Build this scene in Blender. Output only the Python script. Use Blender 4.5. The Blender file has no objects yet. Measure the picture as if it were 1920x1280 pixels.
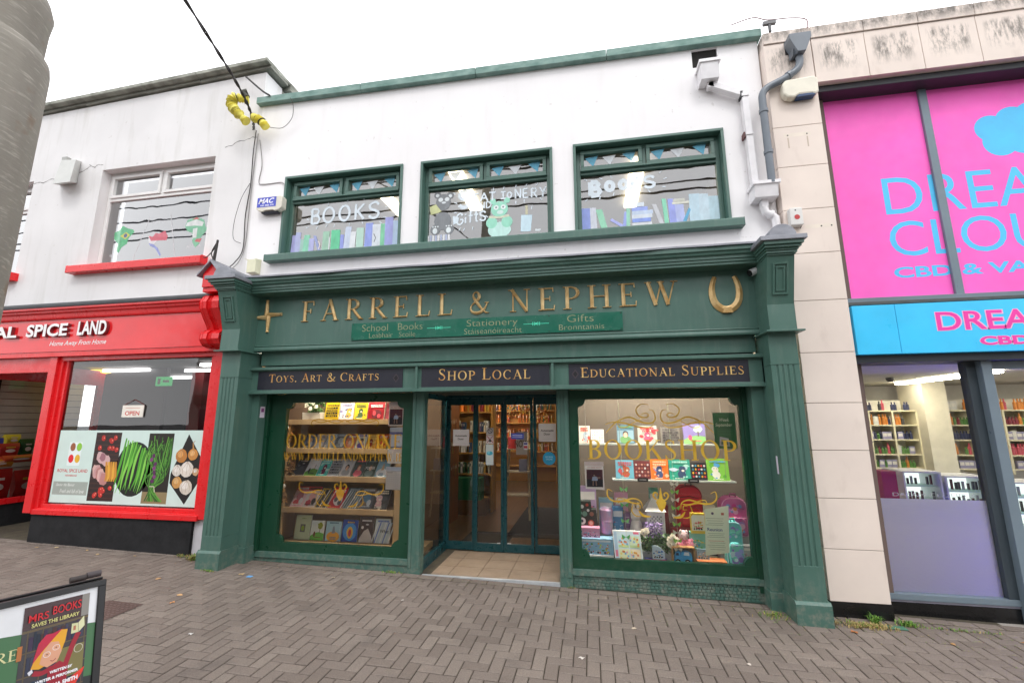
import bpy, math, random
from mathutils import Matrix, Vector
R = math.radians
S = bpy.context.scene
# ---------------------------------------------------------------- camera, world, sun, exposure
cd = bpy.data.cameras.new("camera")
cam = bpy.data.objects.new("camera", cd)
S.collection.objects.link(cam)
S.camera = cam
cd.sensor_width = 36.0
cd.lens = 815.0 / 1920.0 * 36.0
cd.clip_start = 0.05
cd.clip_end = 500
YAW, PIT, ROL = R(-10.2), R(10.1), R(-0.22)
_f = Vector((math.sin(YAW) * math.cos(PIT), math.cos(YAW) * math.cos(PIT), math.sin(PIT)))
_r0 = Vector((math.cos(YAW), -math.sin(YAW), 0))
_u0 = _r0.cross(_f)
_r = math.cos(ROL) * _r0 + math.sin(ROL) * _u0
_u = -math.sin(ROL) * _r0 + math.cos(ROL) * _u0
_m = Matrix((_r, _u, -_f)).transposed().to_4x4()
_m.translation = (0, 0, 1.8)
cam.matrix_world = _m

SUN_EL, SUN_AZ = R(52), R(160)      # high soft sun behind thick cloud, behind the camera
w = bpy.data.worlds.new("World")
S.world = w
w.use_nodes = True
nt = w.node_tree
nt.nodes.clear()
sky = nt.nodes.new("ShaderNodeTexSky")
sky.sky_type = 'NISHITA'
sky.sun_disc = False
sky.sun_elevation = SUN_EL
sky.sun_rotation = SUN_AZ
mx = nt.nodes.new("ShaderNodeMix")
mx.data_type = 'RGBA'
mx.inputs[0].default_value = 0.93   # cloud cover
mx.inputs[7].default_value = (17.5, 17.6, 18.0, 1)
bg = nt.nodes.new("ShaderNodeBackground")
bg.inputs[1].default_value = 0.115
out = nt.nodes.new("ShaderNodeOutputWorld")
nt.links.new(sky.outputs[0], mx.inputs[6])
nt.links.new(mx.outputs[2], bg.inputs[0])
nt.links.new(bg.outputs[0], out.inputs[0])

sd = bpy.data.lights.new("sun", 'SUN')
sd.energy = 0.8
sd.angle = R(14)
sd.color = (1, 0.97, 0.93)
sun = bpy.data.objects.new("sun", sd)
S.collection.objects.link(sun)
_d = Vector((math.sin(SUN_AZ) * math.cos(SUN_EL), math.cos(SUN_AZ) * math.cos(SUN_EL), math.sin(SUN_EL)))
sun.rotation_euler = _d.to_track_quat('Z', 'Y').to_euler()
sun.location = (0, -5, 20)

S.view_settings.view_transform = 'Standard'
S.view_settings.look = 'None'
S.view_settings.exposure = 0.15
S.view_settings.gamma = 1.0
S.view_settings.use_curve_mapping = False
S.cycles.use_denoising = True
S.cycles.max_bounces = 10
S.cycles.transparent_max_bounces = 16
S.cycles.sample_clamp_indirect = 6.0
rnd = random.Random(7)

# ---------------------------------------------------------------- materials
MATS = {}


def lin(h):
    if isinstance(h, (tuple, list)):
        return tuple(h)[:3] + (1,)
    h = h.lstrip('#')
    o = []
    for i in (0, 2, 4):
        c = int(h[i:i + 2], 16) / 255.0
        o.append(c / 12.92 if c <= 0.04045 else ((c + 0.055) / 1.055) ** 2.4)
    return tuple(o) + (1,)


class NG:
    def __init__(s, name):
        s.m = bpy.data.materials.new(name)
        s.m.use_nodes = True
        s.t = s.m.node_tree
        s.t.nodes.clear()
        s.out = s.n('OutputMaterial')

    def n(s, ty, **k):
        nd = s.t.nodes.new('ShaderNode' + ty)
        for a, b in k.items():
            setattr(nd, a, b)
        return nd

    def l(s, a, b):
        s.t.links.new(a, b)

    def put(s, sock, v):
        if hasattr(v, 'links') or isinstance(v, bpy.types.NodeSocket):
            s.l(v, sock)
        else:
            sock.default_value = v

    def math(s, op, a, b=0.0, c=None, clamp=False):
        nd = s.n('Math', operation=op, use_clamp=clamp)
        s.put(nd.inputs[0], a)
        s.put(nd.inputs[1], b)
        if c is not None:
            s.put(nd.inputs[2], c)
        return nd.outputs[0]

    def coord(s, kind='Object', scale=(1, 1, 1)):
        if kind == 'World':
            c = s.n('NewGeometry').outputs['Position']
        else:
            c = s.n('TexCoord').outputs[kind]
        mp = s.n('Mapping')
        mp.inputs['Scale'].default_value = scale
        s.l(c, mp.inputs[0])
        return mp.outputs[0]

    def noise(s, sc, det=4, scale=(1, 1, 1), rough=.55, kind='World'):
        nd = s.n('TexNoise')
        nd.inputs['Scale'].default_value = sc
        nd.inputs['Detail'].default_value = det
        nd.inputs['Roughness'].default_value = rough
        s.l(s.coord(kind, scale), nd.inputs['Vector'])
        return nd.outputs['Fac']

    def ramp(s, v, a, b, lo=0.0, hi=1.0):
        nd = s.n('MapRange')
        s.put(nd.inputs[0], v)
        for i, x in enumerate((a, b, lo, hi)):
            nd.inputs[i + 1].default_value = x
        return nd.outputs[0]

    def mix(s, f, a, b, mode='MIX'):
        nd = s.n('Mix', data_type='RGBA', blend_type=mode)
        s.put(nd.inputs[0], f)
        s.put(nd.inputs[6], a)
        s.put(nd.inputs[7], b)
        return nd.outputs[2]

    def bump(s, h, strength=.3, dist=.01):
        nd = s.n('Bump')
        nd.inputs['Strength'].default_value = strength
        nd.inputs['Distance'].default_value = dist
        s.l(h, nd.inputs['Height'])
        return nd.outputs[0]

    def pbr(s, col, rough=.6, metal=0.0, normal=None, spec=.5, coat=0.0, emis=None, estr=0.0):
        p = s.n('BsdfPrincipled')
        s.put(p.inputs['Base Color'], col)
        s.put(p.inputs['Roughness'], rough)
        p.inputs['Metallic'].default_value = metal
        p.inputs['Specular IOR Level'].default_value = spec
        p.inputs['Coat Weight'].default_value = coat
        if normal is not None:
            s.l(normal, p.inputs['Normal'])
        if emis is not None:
            p.inputs['Emission Color'].default_value = emis
            p.inputs['Emission Strength'].default_value = estr
        s.l(p.outputs[0], s.out.inputs[0])
        return p


def M(h, rough=.55, var=.07, spec=.5, metal=0.0, bump=0.0, sc=6.0):
    """plain painted / printed surface with a little procedural unevenness"""
    key = (h, rough, var, spec, metal, bump, sc)
    if key in MATS:
        return MATS[key]
    g = NG('surface_' + h.strip('#'))
    c = lin(h)
    nz = g.noise(sc, 3)
    f = g.ramp(nz, .3, .7, 1 - var, 1 + var)
    cc = g.mix(1.0, c, f, 'MULTIPLY')
    nrm = g.bump(g.noise(sc * 12, 3), bump, .004) if bump else None
    r2 = g.ramp(nz, .3, .7, max(.03, rough - .06), min(1, rough + .08))
    g.pbr(cc, r2, metal, nrm, spec)
    MATS[key] = g.m
    return g.m


def paint(name, h, rough=.42, dirt=.18, coat=0.0):
    g = NG(name)
    c = lin(h)
    big = g.ramp(g.noise(2.2, 4), .3, .7, .92, 1.08)
    streak = g.ramp(g.noise(5, 5, (3.2, 3.2, .5)), .52, .80, 0, dirt)
    fade = g.mix(1.0, c, big, 'MULTIPLY')
    col = g.mix(streak, fade, g.mix(.35, c, lin('A8ACA4')))
    sp = g.n('SeparateXYZ')
    g.l(g.n('NewGeometry').outputs['Position'], sp.inputs[0])
    splash = g.math('MULTIPLY', g.ramp(sp.outputs[2], .02, .42, 1, 0), g.ramp(g.noise(16, 6, rough=.7), .46, .66, 0, 1))
    col = g.mix(g.math('MULTIPLY', splash, dirt * 2.0, clamp=True), col, lin('8E8A7E'))
    chips = g.ramp(g.noise(46, 3, rough=.7), .745, .765, 0, dirt * 1.6)
    col = g.mix(chips, col, lin('B4B8AE'))
    fine = g.noise(70, 2)
    g.pbr(col, g.ramp(g.noise(9, 3), .3, .7, rough - .08, rough + .12), 0, g.bump(fine, .12, .002), .5, coat)
    MATS[name] = g.m
    return g.m


GREEN = paint('green_gloss_paint', '48695F', .36, .28)
DGREEN = paint('dark_green_paint', '103D2A', .35, .05)
TEAL = paint('teal_door_paint', '0A4148', .3, .05)
RED = paint('red_gloss_paint', 'E01C22', .3, .05)
SIGNRED = paint('red_sign_panel', 'E3262C', .10, .02)
PINK = paint('pink_vinyl', 'FF66C8', .55, .02)
BLUE = paint('blue_sign_panel', '3CC8FB', .35, .02)
GREYFR = paint('grey_aluminium', '6E7D88', .35, .06)
BLACKP = paint('black_signboard', '1E1F2B', .5, .04)
UPVC = paint('white_upvc', 'E4E2E0', .35, .10)


def m_render_wall(name='white_render', a='EFEDEE', b='F6F4F5', amt=.16):
    g = NG(name)
    big = g.noise(.7, 5)
    streak = g.noise(2.4, 6, (2.2, 2.2, .28))
    base = g.mix(g.ramp(big, .35, .7, 0, 1), lin(a), lin(b))
    st = g.ramp(streak, .53, .80, 0, amt)
    spots = g.ramp(g.noise(14, 2), .72, .76, 0, .35)
    c = g.mix(st, base, lin('BDBAB3'))
    c = g.mix(spots, c, lin('BDB8B2'))
    h = g.math('ADD', g.noise(90, 3), g.math('MULTIPLY', g.noise(3, 2), 2.0))
    g.pbr(c, .85, 0, g.bump(h, .22, .006), .25)
    return g.m


WALL = m_render_wall()
WALL2 = m_render_wall('aged_white_render', 'DEDCDC', 'ECEAEA', .5)


def m_stone():
    g = NG('pink_beige_stone_cladding')
    pos = g.n('NewGeometry').outputs['Position']
    sp = g.n('SeparateXYZ')
    g.l(pos, sp.inputs[0])
    x, z = sp.outputs[0], sp.outputs[2]
    fr = g.math('FRACT', g.math('DIVIDE', g.math('SUBTRACT', x, 2.69), .55))
    mxx = g.math('MULTIPLY', g.ramp(fr, .10, .22, 0, 1), g.ramp(fr, .78, .92, 1, 0))
    mz = g.math('MULTIPLY', g.ramp(z, 5.72, 5.90, 0, 1), g.ramp(z, 6.08, 6.14, 1, 0))
    st = g.ramp(g.noise(6, 8, (3.4, 3.4, .9), .75), .44, .60, 0, .75)
    m1 = g.math('MULTIPLY', g.math('MULTIPLY', mxx, mz), st)
    top = g.math('MULTIPLY', g.ramp(z, 6.17, 6.29, 0, 1), g.ramp(g.noise(7, 7, (2, 2, 1), .7), .34, .6, 0, .85))
    dirt = g.math('MAXIMUM', m1, top)
    base = g.mix(g.ramp(g.noise(1.8, 5), .3, .7, 0, 1), lin('E0D2C8'), lin('EBDDD2'))
    base = g.mix(g.ramp(g.noise(3.2, 6, (2, 2, .8)), .58, .8, 0, .35), base, lin('B8A498'))
    c = g.mix(dirt, base, lin('4E4A45'))
    g.pbr(c, .6, 0, g.bump(g.noise(55, 3), .12, .003), .4)
    return g.m


STONE = m_stone()


def m_lead(name='lead_sheet', a='7E8087', b='9A9CA4', rough=.55):
    g = NG(name)
    c = g.mix(g.ramp(g.noise(5, 6, (1, 1, 2)), .3, .7, 0, 1), lin(a), lin(b))
    g.pbr(c, rough, .3, g.bump(g.noise(14, 4), .4, .01), .5)
    return g.m


LEAD = m_lead()
CONC = m_lead('weathered_concrete', '77786F', 'B9BAB0', .9)
GCOPE = m_lead('green_painted_coping', '64857D', '94ADA6', .8)
ALUTRIM = m_lead('aluminium_trim', 'B8BCC0', 'D6D9DC', .35)


def m_gold(name, a, b, metal=.55):
    g = NG(name)
    c = g.mix(g.ramp(g.noise(9, 5), .35, .65, 0, 1), lin(a), lin(b))
    g.pbr(c, .38, metal, g.bump(g.noise(60, 3), .15, .002), .5)
    return g.m


GOLD = m_gold('gilded_carved_lettering', 'B8935A', 'DCC08C', .3)
GOLDL = m_gold('gold_leaf_lettering', 'C98E52', 'F0CE86', .4)
def m_dimmed_gold():
    g = NG('dimmed_gold_window_vinyl')  # gold dulled and thinned: dimming behind glass put into the vinyl
    d = g.n('BsdfDiffuse')
    d.inputs[0].default_value = lin('B58A2C')
    t = g.n('BsdfTransparent')
    ms = g.n('MixShader')
    g.l(g.ramp(g.noise(14, 4), .3, .7, .55, .85), ms.inputs[0])
    g.l(t.outputs[0], ms.inputs[1])
    g.l(d.outputs[0], ms.inputs[2])
    g.l(ms.outputs[0], g.out.inputs[0])
    return g.m


GOLD_DIM = m_dimmed_gold()
GOLDV = m_gold('gold_window_vinyl', 'B98F20', 'D2AE3E', .15)


def m_glass(name, tint=(1, 1, 1), boost=1.0, rough=0.0):
    g = NG(name)
    fr = g.n('Fresnel')
    fr.inputs[0].default_value = 1.52
    # pane is single-sided geometry with two reflecting faces
    f = g.math('MULTIPLY', fr.outputs[0], 1.75 * boost, clamp=True)
    tr = g.n('BsdfTransparent')
    tr.inputs[0].default_value = tint + (1,)
    gl = g.n('BsdfGlossy')
    gl.inputs['Roughness'].default_value = rough
    wob = g.bump(g.noise(1.3, 2), .12, .02)
    g.l(wob, gl.inputs['Normal'])
    ms = g.n('MixShader')
    g.l(f, ms.inputs[0])
    g.l(tr.outputs[0], ms.inputs[1])
    g.l(gl.outputs[0], ms.inputs[2])
    g.l(ms.outputs[0], g.out.inputs[0])
    return g.m


GLASS = m_glass('window_glass', (.95, .96, .95), .95)
GLASSU = m_glass('upper_window_glass', (.75, .76, .76), 3.4)


def m_frost():
    g = NG('frosted_vinyl_glass')
    d = g.n('BsdfDiffuse')
    d.inputs[0].default_value = lin('F2F2FA')
    t = g.n('BsdfTranslucent')
    t.inputs[0].default_value = lin('F0F0F4')
    a = g.n('MixShader')
    a.inputs[0].default_value = .36
    g.l(d.outputs[0], a.inputs[1])
    g.l(t.outputs[0], a.inputs[2])
    gl = g.n('BsdfGlossy')
    gl.inputs['Roughness'].default_value = .12
    b = g.n('MixShader')
    b.inputs[0].default_value = .06
    g.l(a.outputs[0], b.inputs[1])
    g.l(gl.outputs[0], b.inputs[2])
    g.l(b.outputs[0], g.out.inputs[0])
    return g.m


FROST = m_frost()


def m_sticker(h, alpha):
    key = ('st', h, alpha)
    if key in MATS:
        return MATS[key]
    g = NG('window_paint_' + h)
    d = g.n('BsdfDiffuse')
    d.inputs[0].default_value = tuple(.82 * q + .16 for q in lin(h)[:3]) + (1,)  # lifted toward white: glass haze and overexposure put into the paint colour
    t = g.n('BsdfTransparent')
    ms = g.n('MixShader')
    f = g.ramp(g.noise(16, 4, (1, 1, .5)), .3, .7, alpha - .08, min(1, alpha + .14))
    g.l(f, ms.inputs[0])
    g.l(t.outputs[0], ms.inputs[1])
    g.l(d.outputs[0], ms.inputs[2])
    g.l(ms.outputs[0], g.out.inputs[0])
    MATS[key] = g.m
    return g.m


def m_emit(name, h, s):
    key = ('em', name, h, s)
    if key in MATS:
        return MATS[key]
    g = NG(name)
    e = g.n('Emission')
    e.inputs[0].default_value = lin(h)
    e.inputs[1].default_value = s
    g.l(e.outputs[0], g.out.inputs[0])
    MATS[key] = g.m
    return g.m


def m_wood(name, a, b, scale=(1, 1, 12), rough=.45):
    g = NG(name)
    n1 = g.noise(3.0, 6, scale)
    c = g.mix(g.ramp(n1, .3, .7, 0, 1), lin(a), lin(b))
    g.pbr(c, rough, 0, g.bump(n1, .08, .003), .4)
    return g.m


BEECH = m_wood('beech_shelving', 'A98B62', 'C3A67C', (1, 1, .12))
FLOORW = m_wood('shop_wood_floor', '4E3A28', '6A5036', (6, .4, 1), .3)
BROWN = m_wood('dark_wood_shelving', '5A3418', '7C4C26', (1, 1, .15))


def m_paver():
    g = NG('grey_brown_block_paving')
    isl = g.n('NewGeometry').outputs['Random Per Island']
    cr = g.n('ValToRGB')
    cr.color_ramp.elements[0].color = lin('736860')
    cr.color_ramp.elements[1].color = lin('82776E')
    e = cr.color_ramp.elements.new(.5)
    e.color = lin('7A6F67')
    g.l(isl, cr.inputs[0])
    big = g.ramp(g.noise(.55, 5), .32, .68, .84, 1.12)
    c = g.mix(1.0, cr.outputs[0], big, 'MULTIPLY')
    c = g.mix(g.ramp(g.noise(2.3, 6, rough=.7), .55, .72, 0, .4), c, lin('4B4643'))
    speck = g.ramp(g.noise(120, 3), .35, .65, .84, 1.16)
    c = g.mix(1.0, c, speck, 'MULTIPLY')
    vo = g.n('TexVoronoi')
    vo.inputs['Scale'].default_value = 2.3
    g.l(g.coord('World'), vo.inputs['Vector'])
    wob_ = g.math('ADD', vo.outputs['Distance'], g.math('MULTIPLY', g.noise(30, 2), .03))
    c = g.mix(g.ramp(wob_, .040, .052, .6, 0), c, lin('5A524C'))
    vo2 = g.n('TexVoronoi')
    vo2.inputs['Scale'].default_value = 3.7
    g.l(g.coord('World', (1, 1.2, 1)), vo2.inputs['Vector'])
    c = g.mix(g.ramp(vo2.outputs['Distance'], .022, .030, .3, 0), c, lin('A89E94'))
    moss = g.ramp(g.noise(1.1, 6, rough=.7), .66, .78, 0, .28)
    c = g.mix(moss, c, lin('5C6138'))
    g.pbr(c, g.ramp(g.noise(3, 4), .3, .7, .62, .9), 0, g.bump(g.noise(85, 5), .5, .004), .35)
    return g.m


PAVER = m_paver()


def m_ground(name, a, b, sc=5):
    g = NG(name)
    c = g.mix(g.ramp(g.noise(sc, 6, rough=.7), .3, .7, 0, 1), lin(a), lin(b))
    g.pbr(c, .9, 0, g.bump(g.noise(sc * 20, 4), .4, .005), .3)
    return g.m


JOINT = m_ground('sand_joint', '403A35', '585243', 8)
ASPHALT = m_ground('asphalt', '3B3B3C', '4E4E50', 3)
TILE = m_ground('beige_floor_tile', '84725F', '9A8875', 4)
BLACKB = m_ground('black_painted_plinth', '19191B', '2A2A2C', 5)


def m_brickwall(name, c1, c2, mortar):
    g = NG(name)
    b = g.n('TexBrick')
    b.inputs['Color1'].default_value = lin(c1)
    b.inputs['Color2'].default_value = lin(c2)
    b.inputs['Mortar'].default_value = lin(mortar)
    b.inputs['Scale'].default_value = 4.5
    mp = g.n('Mapping')
    mp.inputs['Rotation'].default_value = (R(90), 0, 0)
    g.l(g.n('NewGeometry').outputs['Position'], mp.inputs[0])
    g.l(mp.outputs[0], b.inputs['Vector'])
    g.pbr(b.outputs[0], .85, 0, g.bump(b.outputs['Fac'], .3, .01), .3)
    return g.m


# ---------------------------------------------------------------- object helpers
def tag(o, label=None, cat=None, group=None, kind=None):
    if label:
        o['label'] = label
    if cat:
        o['category'] = cat
    if group:
        o['group'] = group
    if kind:
        o['kind'] = kind
    return o


def thing(name, loc, label, cat, group=None):
    o = bpy.data.objects.new(name, None)
    o.empty_display_size = .1
    S.collection.objects.link(o)
    o.location = loc
    o['wo'] = list(loc)
    return tag(o, label, cat, group)


def sweep2d(pts, widths, cap=False):
    """quad strip along a polyline; returns list of (left,right) pairs"""
    n = len(pts)
    if not hasattr(widths, '__len__'):
        widths = [widths] * n
    o = []
    closed = math.dist(pts[0], pts[-1]) < 1e-6
    for i in range(n):
        if closed and i in (0, n - 1):
            a, b = pts[-2], pts[1]
        else:
            a, b = pts[max(0, i - 1)], pts[min(n - 1, i + 1)]
        dx, dy = b[0] - a[0], b[1] - a[1]
        l = math.hypot(dx, dy) or 1
        nx, ny = -dy / l, dx / l
        h = widths[i] / 2
        o.append(((pts[i][0] + nx * h, pts[i][1] + ny * h), (pts[i][0] - nx * h, pts[i][1] - ny * h)))
    return o


def spline(ctrl, n=8):
    """Catmull-Rom through control points"""
    p = [ctrl[0]] + list(ctrl) + [ctrl[-1]]
    o = []
    k = len(ctrl[0])
    for i in range(1, len(p) - 2):
        for j in range(n):
            t = j / n
            o.append(tuple(.5 * ((2 * p[i][c]) + (-p[i - 1][c] + p[i + 1][c]) * t + (2 * p[i - 1][c] - 5 * p[i][c] + 4 * p[i + 1][c] - p[i + 2][c]) * t * t + (-p[i - 1][c] + 3 * p[i][c] - 3 * p[i + 1][c] + p[i + 2][c]) * t ** 3) for c in range(k)))
    o.append(tuple(ctrl[-1]))
    return o


def arc(cx, cy, rx, ry, a0, a1, n=14):
    return [(cx + rx * math.cos(R(a0 + (a1 - a0) * i / n)), cy + ry * math.sin(R(a0 + (a1 - a0) * i / n))) for i in range(n + 1)]


def circ(cx, cz, r, n=20, rz=None):
    return arc(cx, cz, r, rz or r, 0, 360 - 360 / n, n - 1)


# serif capitals: strokes of varying width in cap-height units
ST, TH, SR = .15, .05, .036


def _stem(x, w=ST, s=.09):
    return [([(x, 0.02), (x, .98)], w), ([(x - w / 2 - s, SR / 2), (x + w / 2 + s, SR / 2)], SR), ([(x - w / 2 - s, 1 - SR / 2), (x + w / 2 + s, 1 - SR / 2)], SR)]


def _bw(a):
    return TH + (ST - TH) * math.cos(R(a)) ** 2


def _bowl(x, y0, y1, rx):
    cy, ry = (y0 + y1) / 2, (y1 - y0) / 2 - TH / 2
    xs = x + .12
    p = [(x, cy + ry), (xs, cy + ry)] + arc(xs, cy, rx - .12, ry, 84, -84, 12) + [(xs, cy - ry), (x, cy - ry)]
    wd = [TH, TH] + [_bw(84 - 168 * i / 12) for i in range(13)] + [TH, TH]
    return (p, wd)


def _O(cx, rx):
    n = 28
    return (arc(cx, .5, rx, .5 + .01 - TH / 2, 90, 450, n), [_bw(90 + 360 * i / n) for i in range(n + 1)])


def _foot(x, y=0.0):
    yy = SR / 2 if y == 0 else 1 - SR / 2
    return ([(x - .13, yy), (x + .13, yy)], SR)


GL = {
    'I': (.36, _stem(.18)),
    'F': (.64, _stem(.17) + [([(.17, .97), (.58, .97)], .055), ([(.57, 1), (.59, .78)], .04), ([(.17, .51), (.46, .51)], TH), ([(.45, .4), (.45, .62)], .035)]),
    'E': (.70, _stem(.17) + [([(.17, .97), (.60, .97)], .055), ([(.59, 1), (.61, .8)], .04), ([(.17, .51), (.48, .51)], TH), ([(.47, .4), (.47, .62)], .035), ([(.17, .03), (.64, .03)], .055), ([(.63, 0), (.66, .22)], .04)]),
    'L': (.66, _stem(.17) + [([(.17, .03), (.60, .03)], .055), ([(.59, 0), (.63, .24)], .04)]),
    'A': (.86, [([(.12, 0), (.43, .97)], .055), ([(.41, 1.02), (.74, 0)], ST), ([(.21, .34), (.63, .34)], .045), _foot(.12), _foot(.74)]),
    'V': (.82, [([(.12, 1), (.42, 0)], ST), ([(.42, 0), (.72, 1)], .055), _foot(.12, 1), _foot(.72, 1)]),
    'W': (1.2, [([(.12, 1), (.38, 0)], ST), ([(.38, 0), (.62, .95)], .055), ([(.58, 1), (.84, 0)], ST), ([(.84, 0), (1.1, 1)], .055), _foot(.12, 1), _foot(.60, 1), _foot(1.1, 1)]),
    'R': (.80, _stem(.17) + [_bowl(.17, .47, 1.0, .42), ([(.36, .5), (.52, .28), (.74, 0.02)], [.1, .14, .13]), ([(.64, SR / 2), (.86, SR / 2)], SR)]),
    'P': (.68, _stem(.17) + [_bowl(.17, .44, 1.0, .43)]),
    'B': (.72, _stem(.17) + [_bowl(.17, .5, 1.0, .39), _bowl(.17, 0, .54, .44)]),
    'D': (.86, _stem(.17) + [_bowl(.17, 0, 1.0, .60)]),
    'O': (.92, [_O(.46, .36)]),
    'C': (.82, [(arc(.46, .5, .36, .485, 48, 312, 22), [(_bw(48 + 264 * i / 22)) for i in range(23)]), ([(.70, .98), (.71, .74)], .035)]),
    'S': (.62, [(spline([(.49, .80), (.44, .93), (.31, .975), (.17, .92), (.13, .77), (.2, .62), (.33, .52), (.46, .40), (.52, .25), (.46, .09), (.31, .025), (.16, .07), (.10, .2)], 4), [TH + (.14 - TH) * math.exp(-((i / 48 - .5) / .22) ** 2) for i in range(49)]), ([(.50, .98), (.51, .76)], .035), ([(.09, .02), (.08, .24)], .035)]),
    'N': (.92, [([(.17, 0.02), (.17, 1)], .055), ([(.12, 1), (.74, 0)], ST * .95), ([(.75, -.01), (.75, .98)], .055), _foot(.17), _foot(.10, 1), _foot(.75, 1)]),
    'H': (.92, _stem(.17) + _stem(.75) + [([(.17, .51), (.75, .51)], TH)]),
    'K': (.84, _stem(.17) + [([(.24, .42), (.66, .97)], .055), _foot(.66, 1), ([(.38, .58), (.74, .02)], ST * .9), _foot(.76)]),
    'T': (.74, [([(.37, .02), (.37, .97)], ST), _foot(.37), ([(.05, .97), (.69, .97)], .055), ([(.05, 1), (.03, .78)], .04), ([(.69, 1), (.71, .78)], .04)]),
    'U': (.88, [([(.17, .98), (.17, .34), (.20, .16), (.30, .05), (.44, .02), (.58, .05), (.68, .16), (.71, .34), (.71, .98)], [ST, ST, ST * .9, .09, .06, .055, .055, .055, .055]), _foot(.17, 1), _foot(.71, 1)]),
    'Y': (.80, [([(.12, 1), (.40, .46)], ST), ([(.40, .46), (.68, 1)], .055), ([(.40, .02), (.40, .5)], ST), _foot(.40), _foot(.12, 1), _foot(.68, 1)]),
    '&': (.98, [(spline([(.90, .46), (.80, .24), (.62, .07), (.38, .02), (.18, .10), (.13, .28), (.25, .45), (.42, .58), (.52, .72), (.50, .88), (.40, .97), (.28, .92), (.25, .78), (.34, .60), (.52, .36), (.70, .14), (.88, .02)], 5), [TH + .09 * (.5 - .5 * math.cos(2 * math.pi * i / 27)) for i in range(81)]), ([(.78, .48), (.98, .48)], SR), ([(.80, .02), (.98, .02)], SR)]),
    '.': (.26, [([(.13, -.01), (.13, .13)], .14)]),
    ',': (.26, [([(.13, .13), (.13, .0), (.07, -.14)], [.13, .12, .02])]),
}


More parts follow.
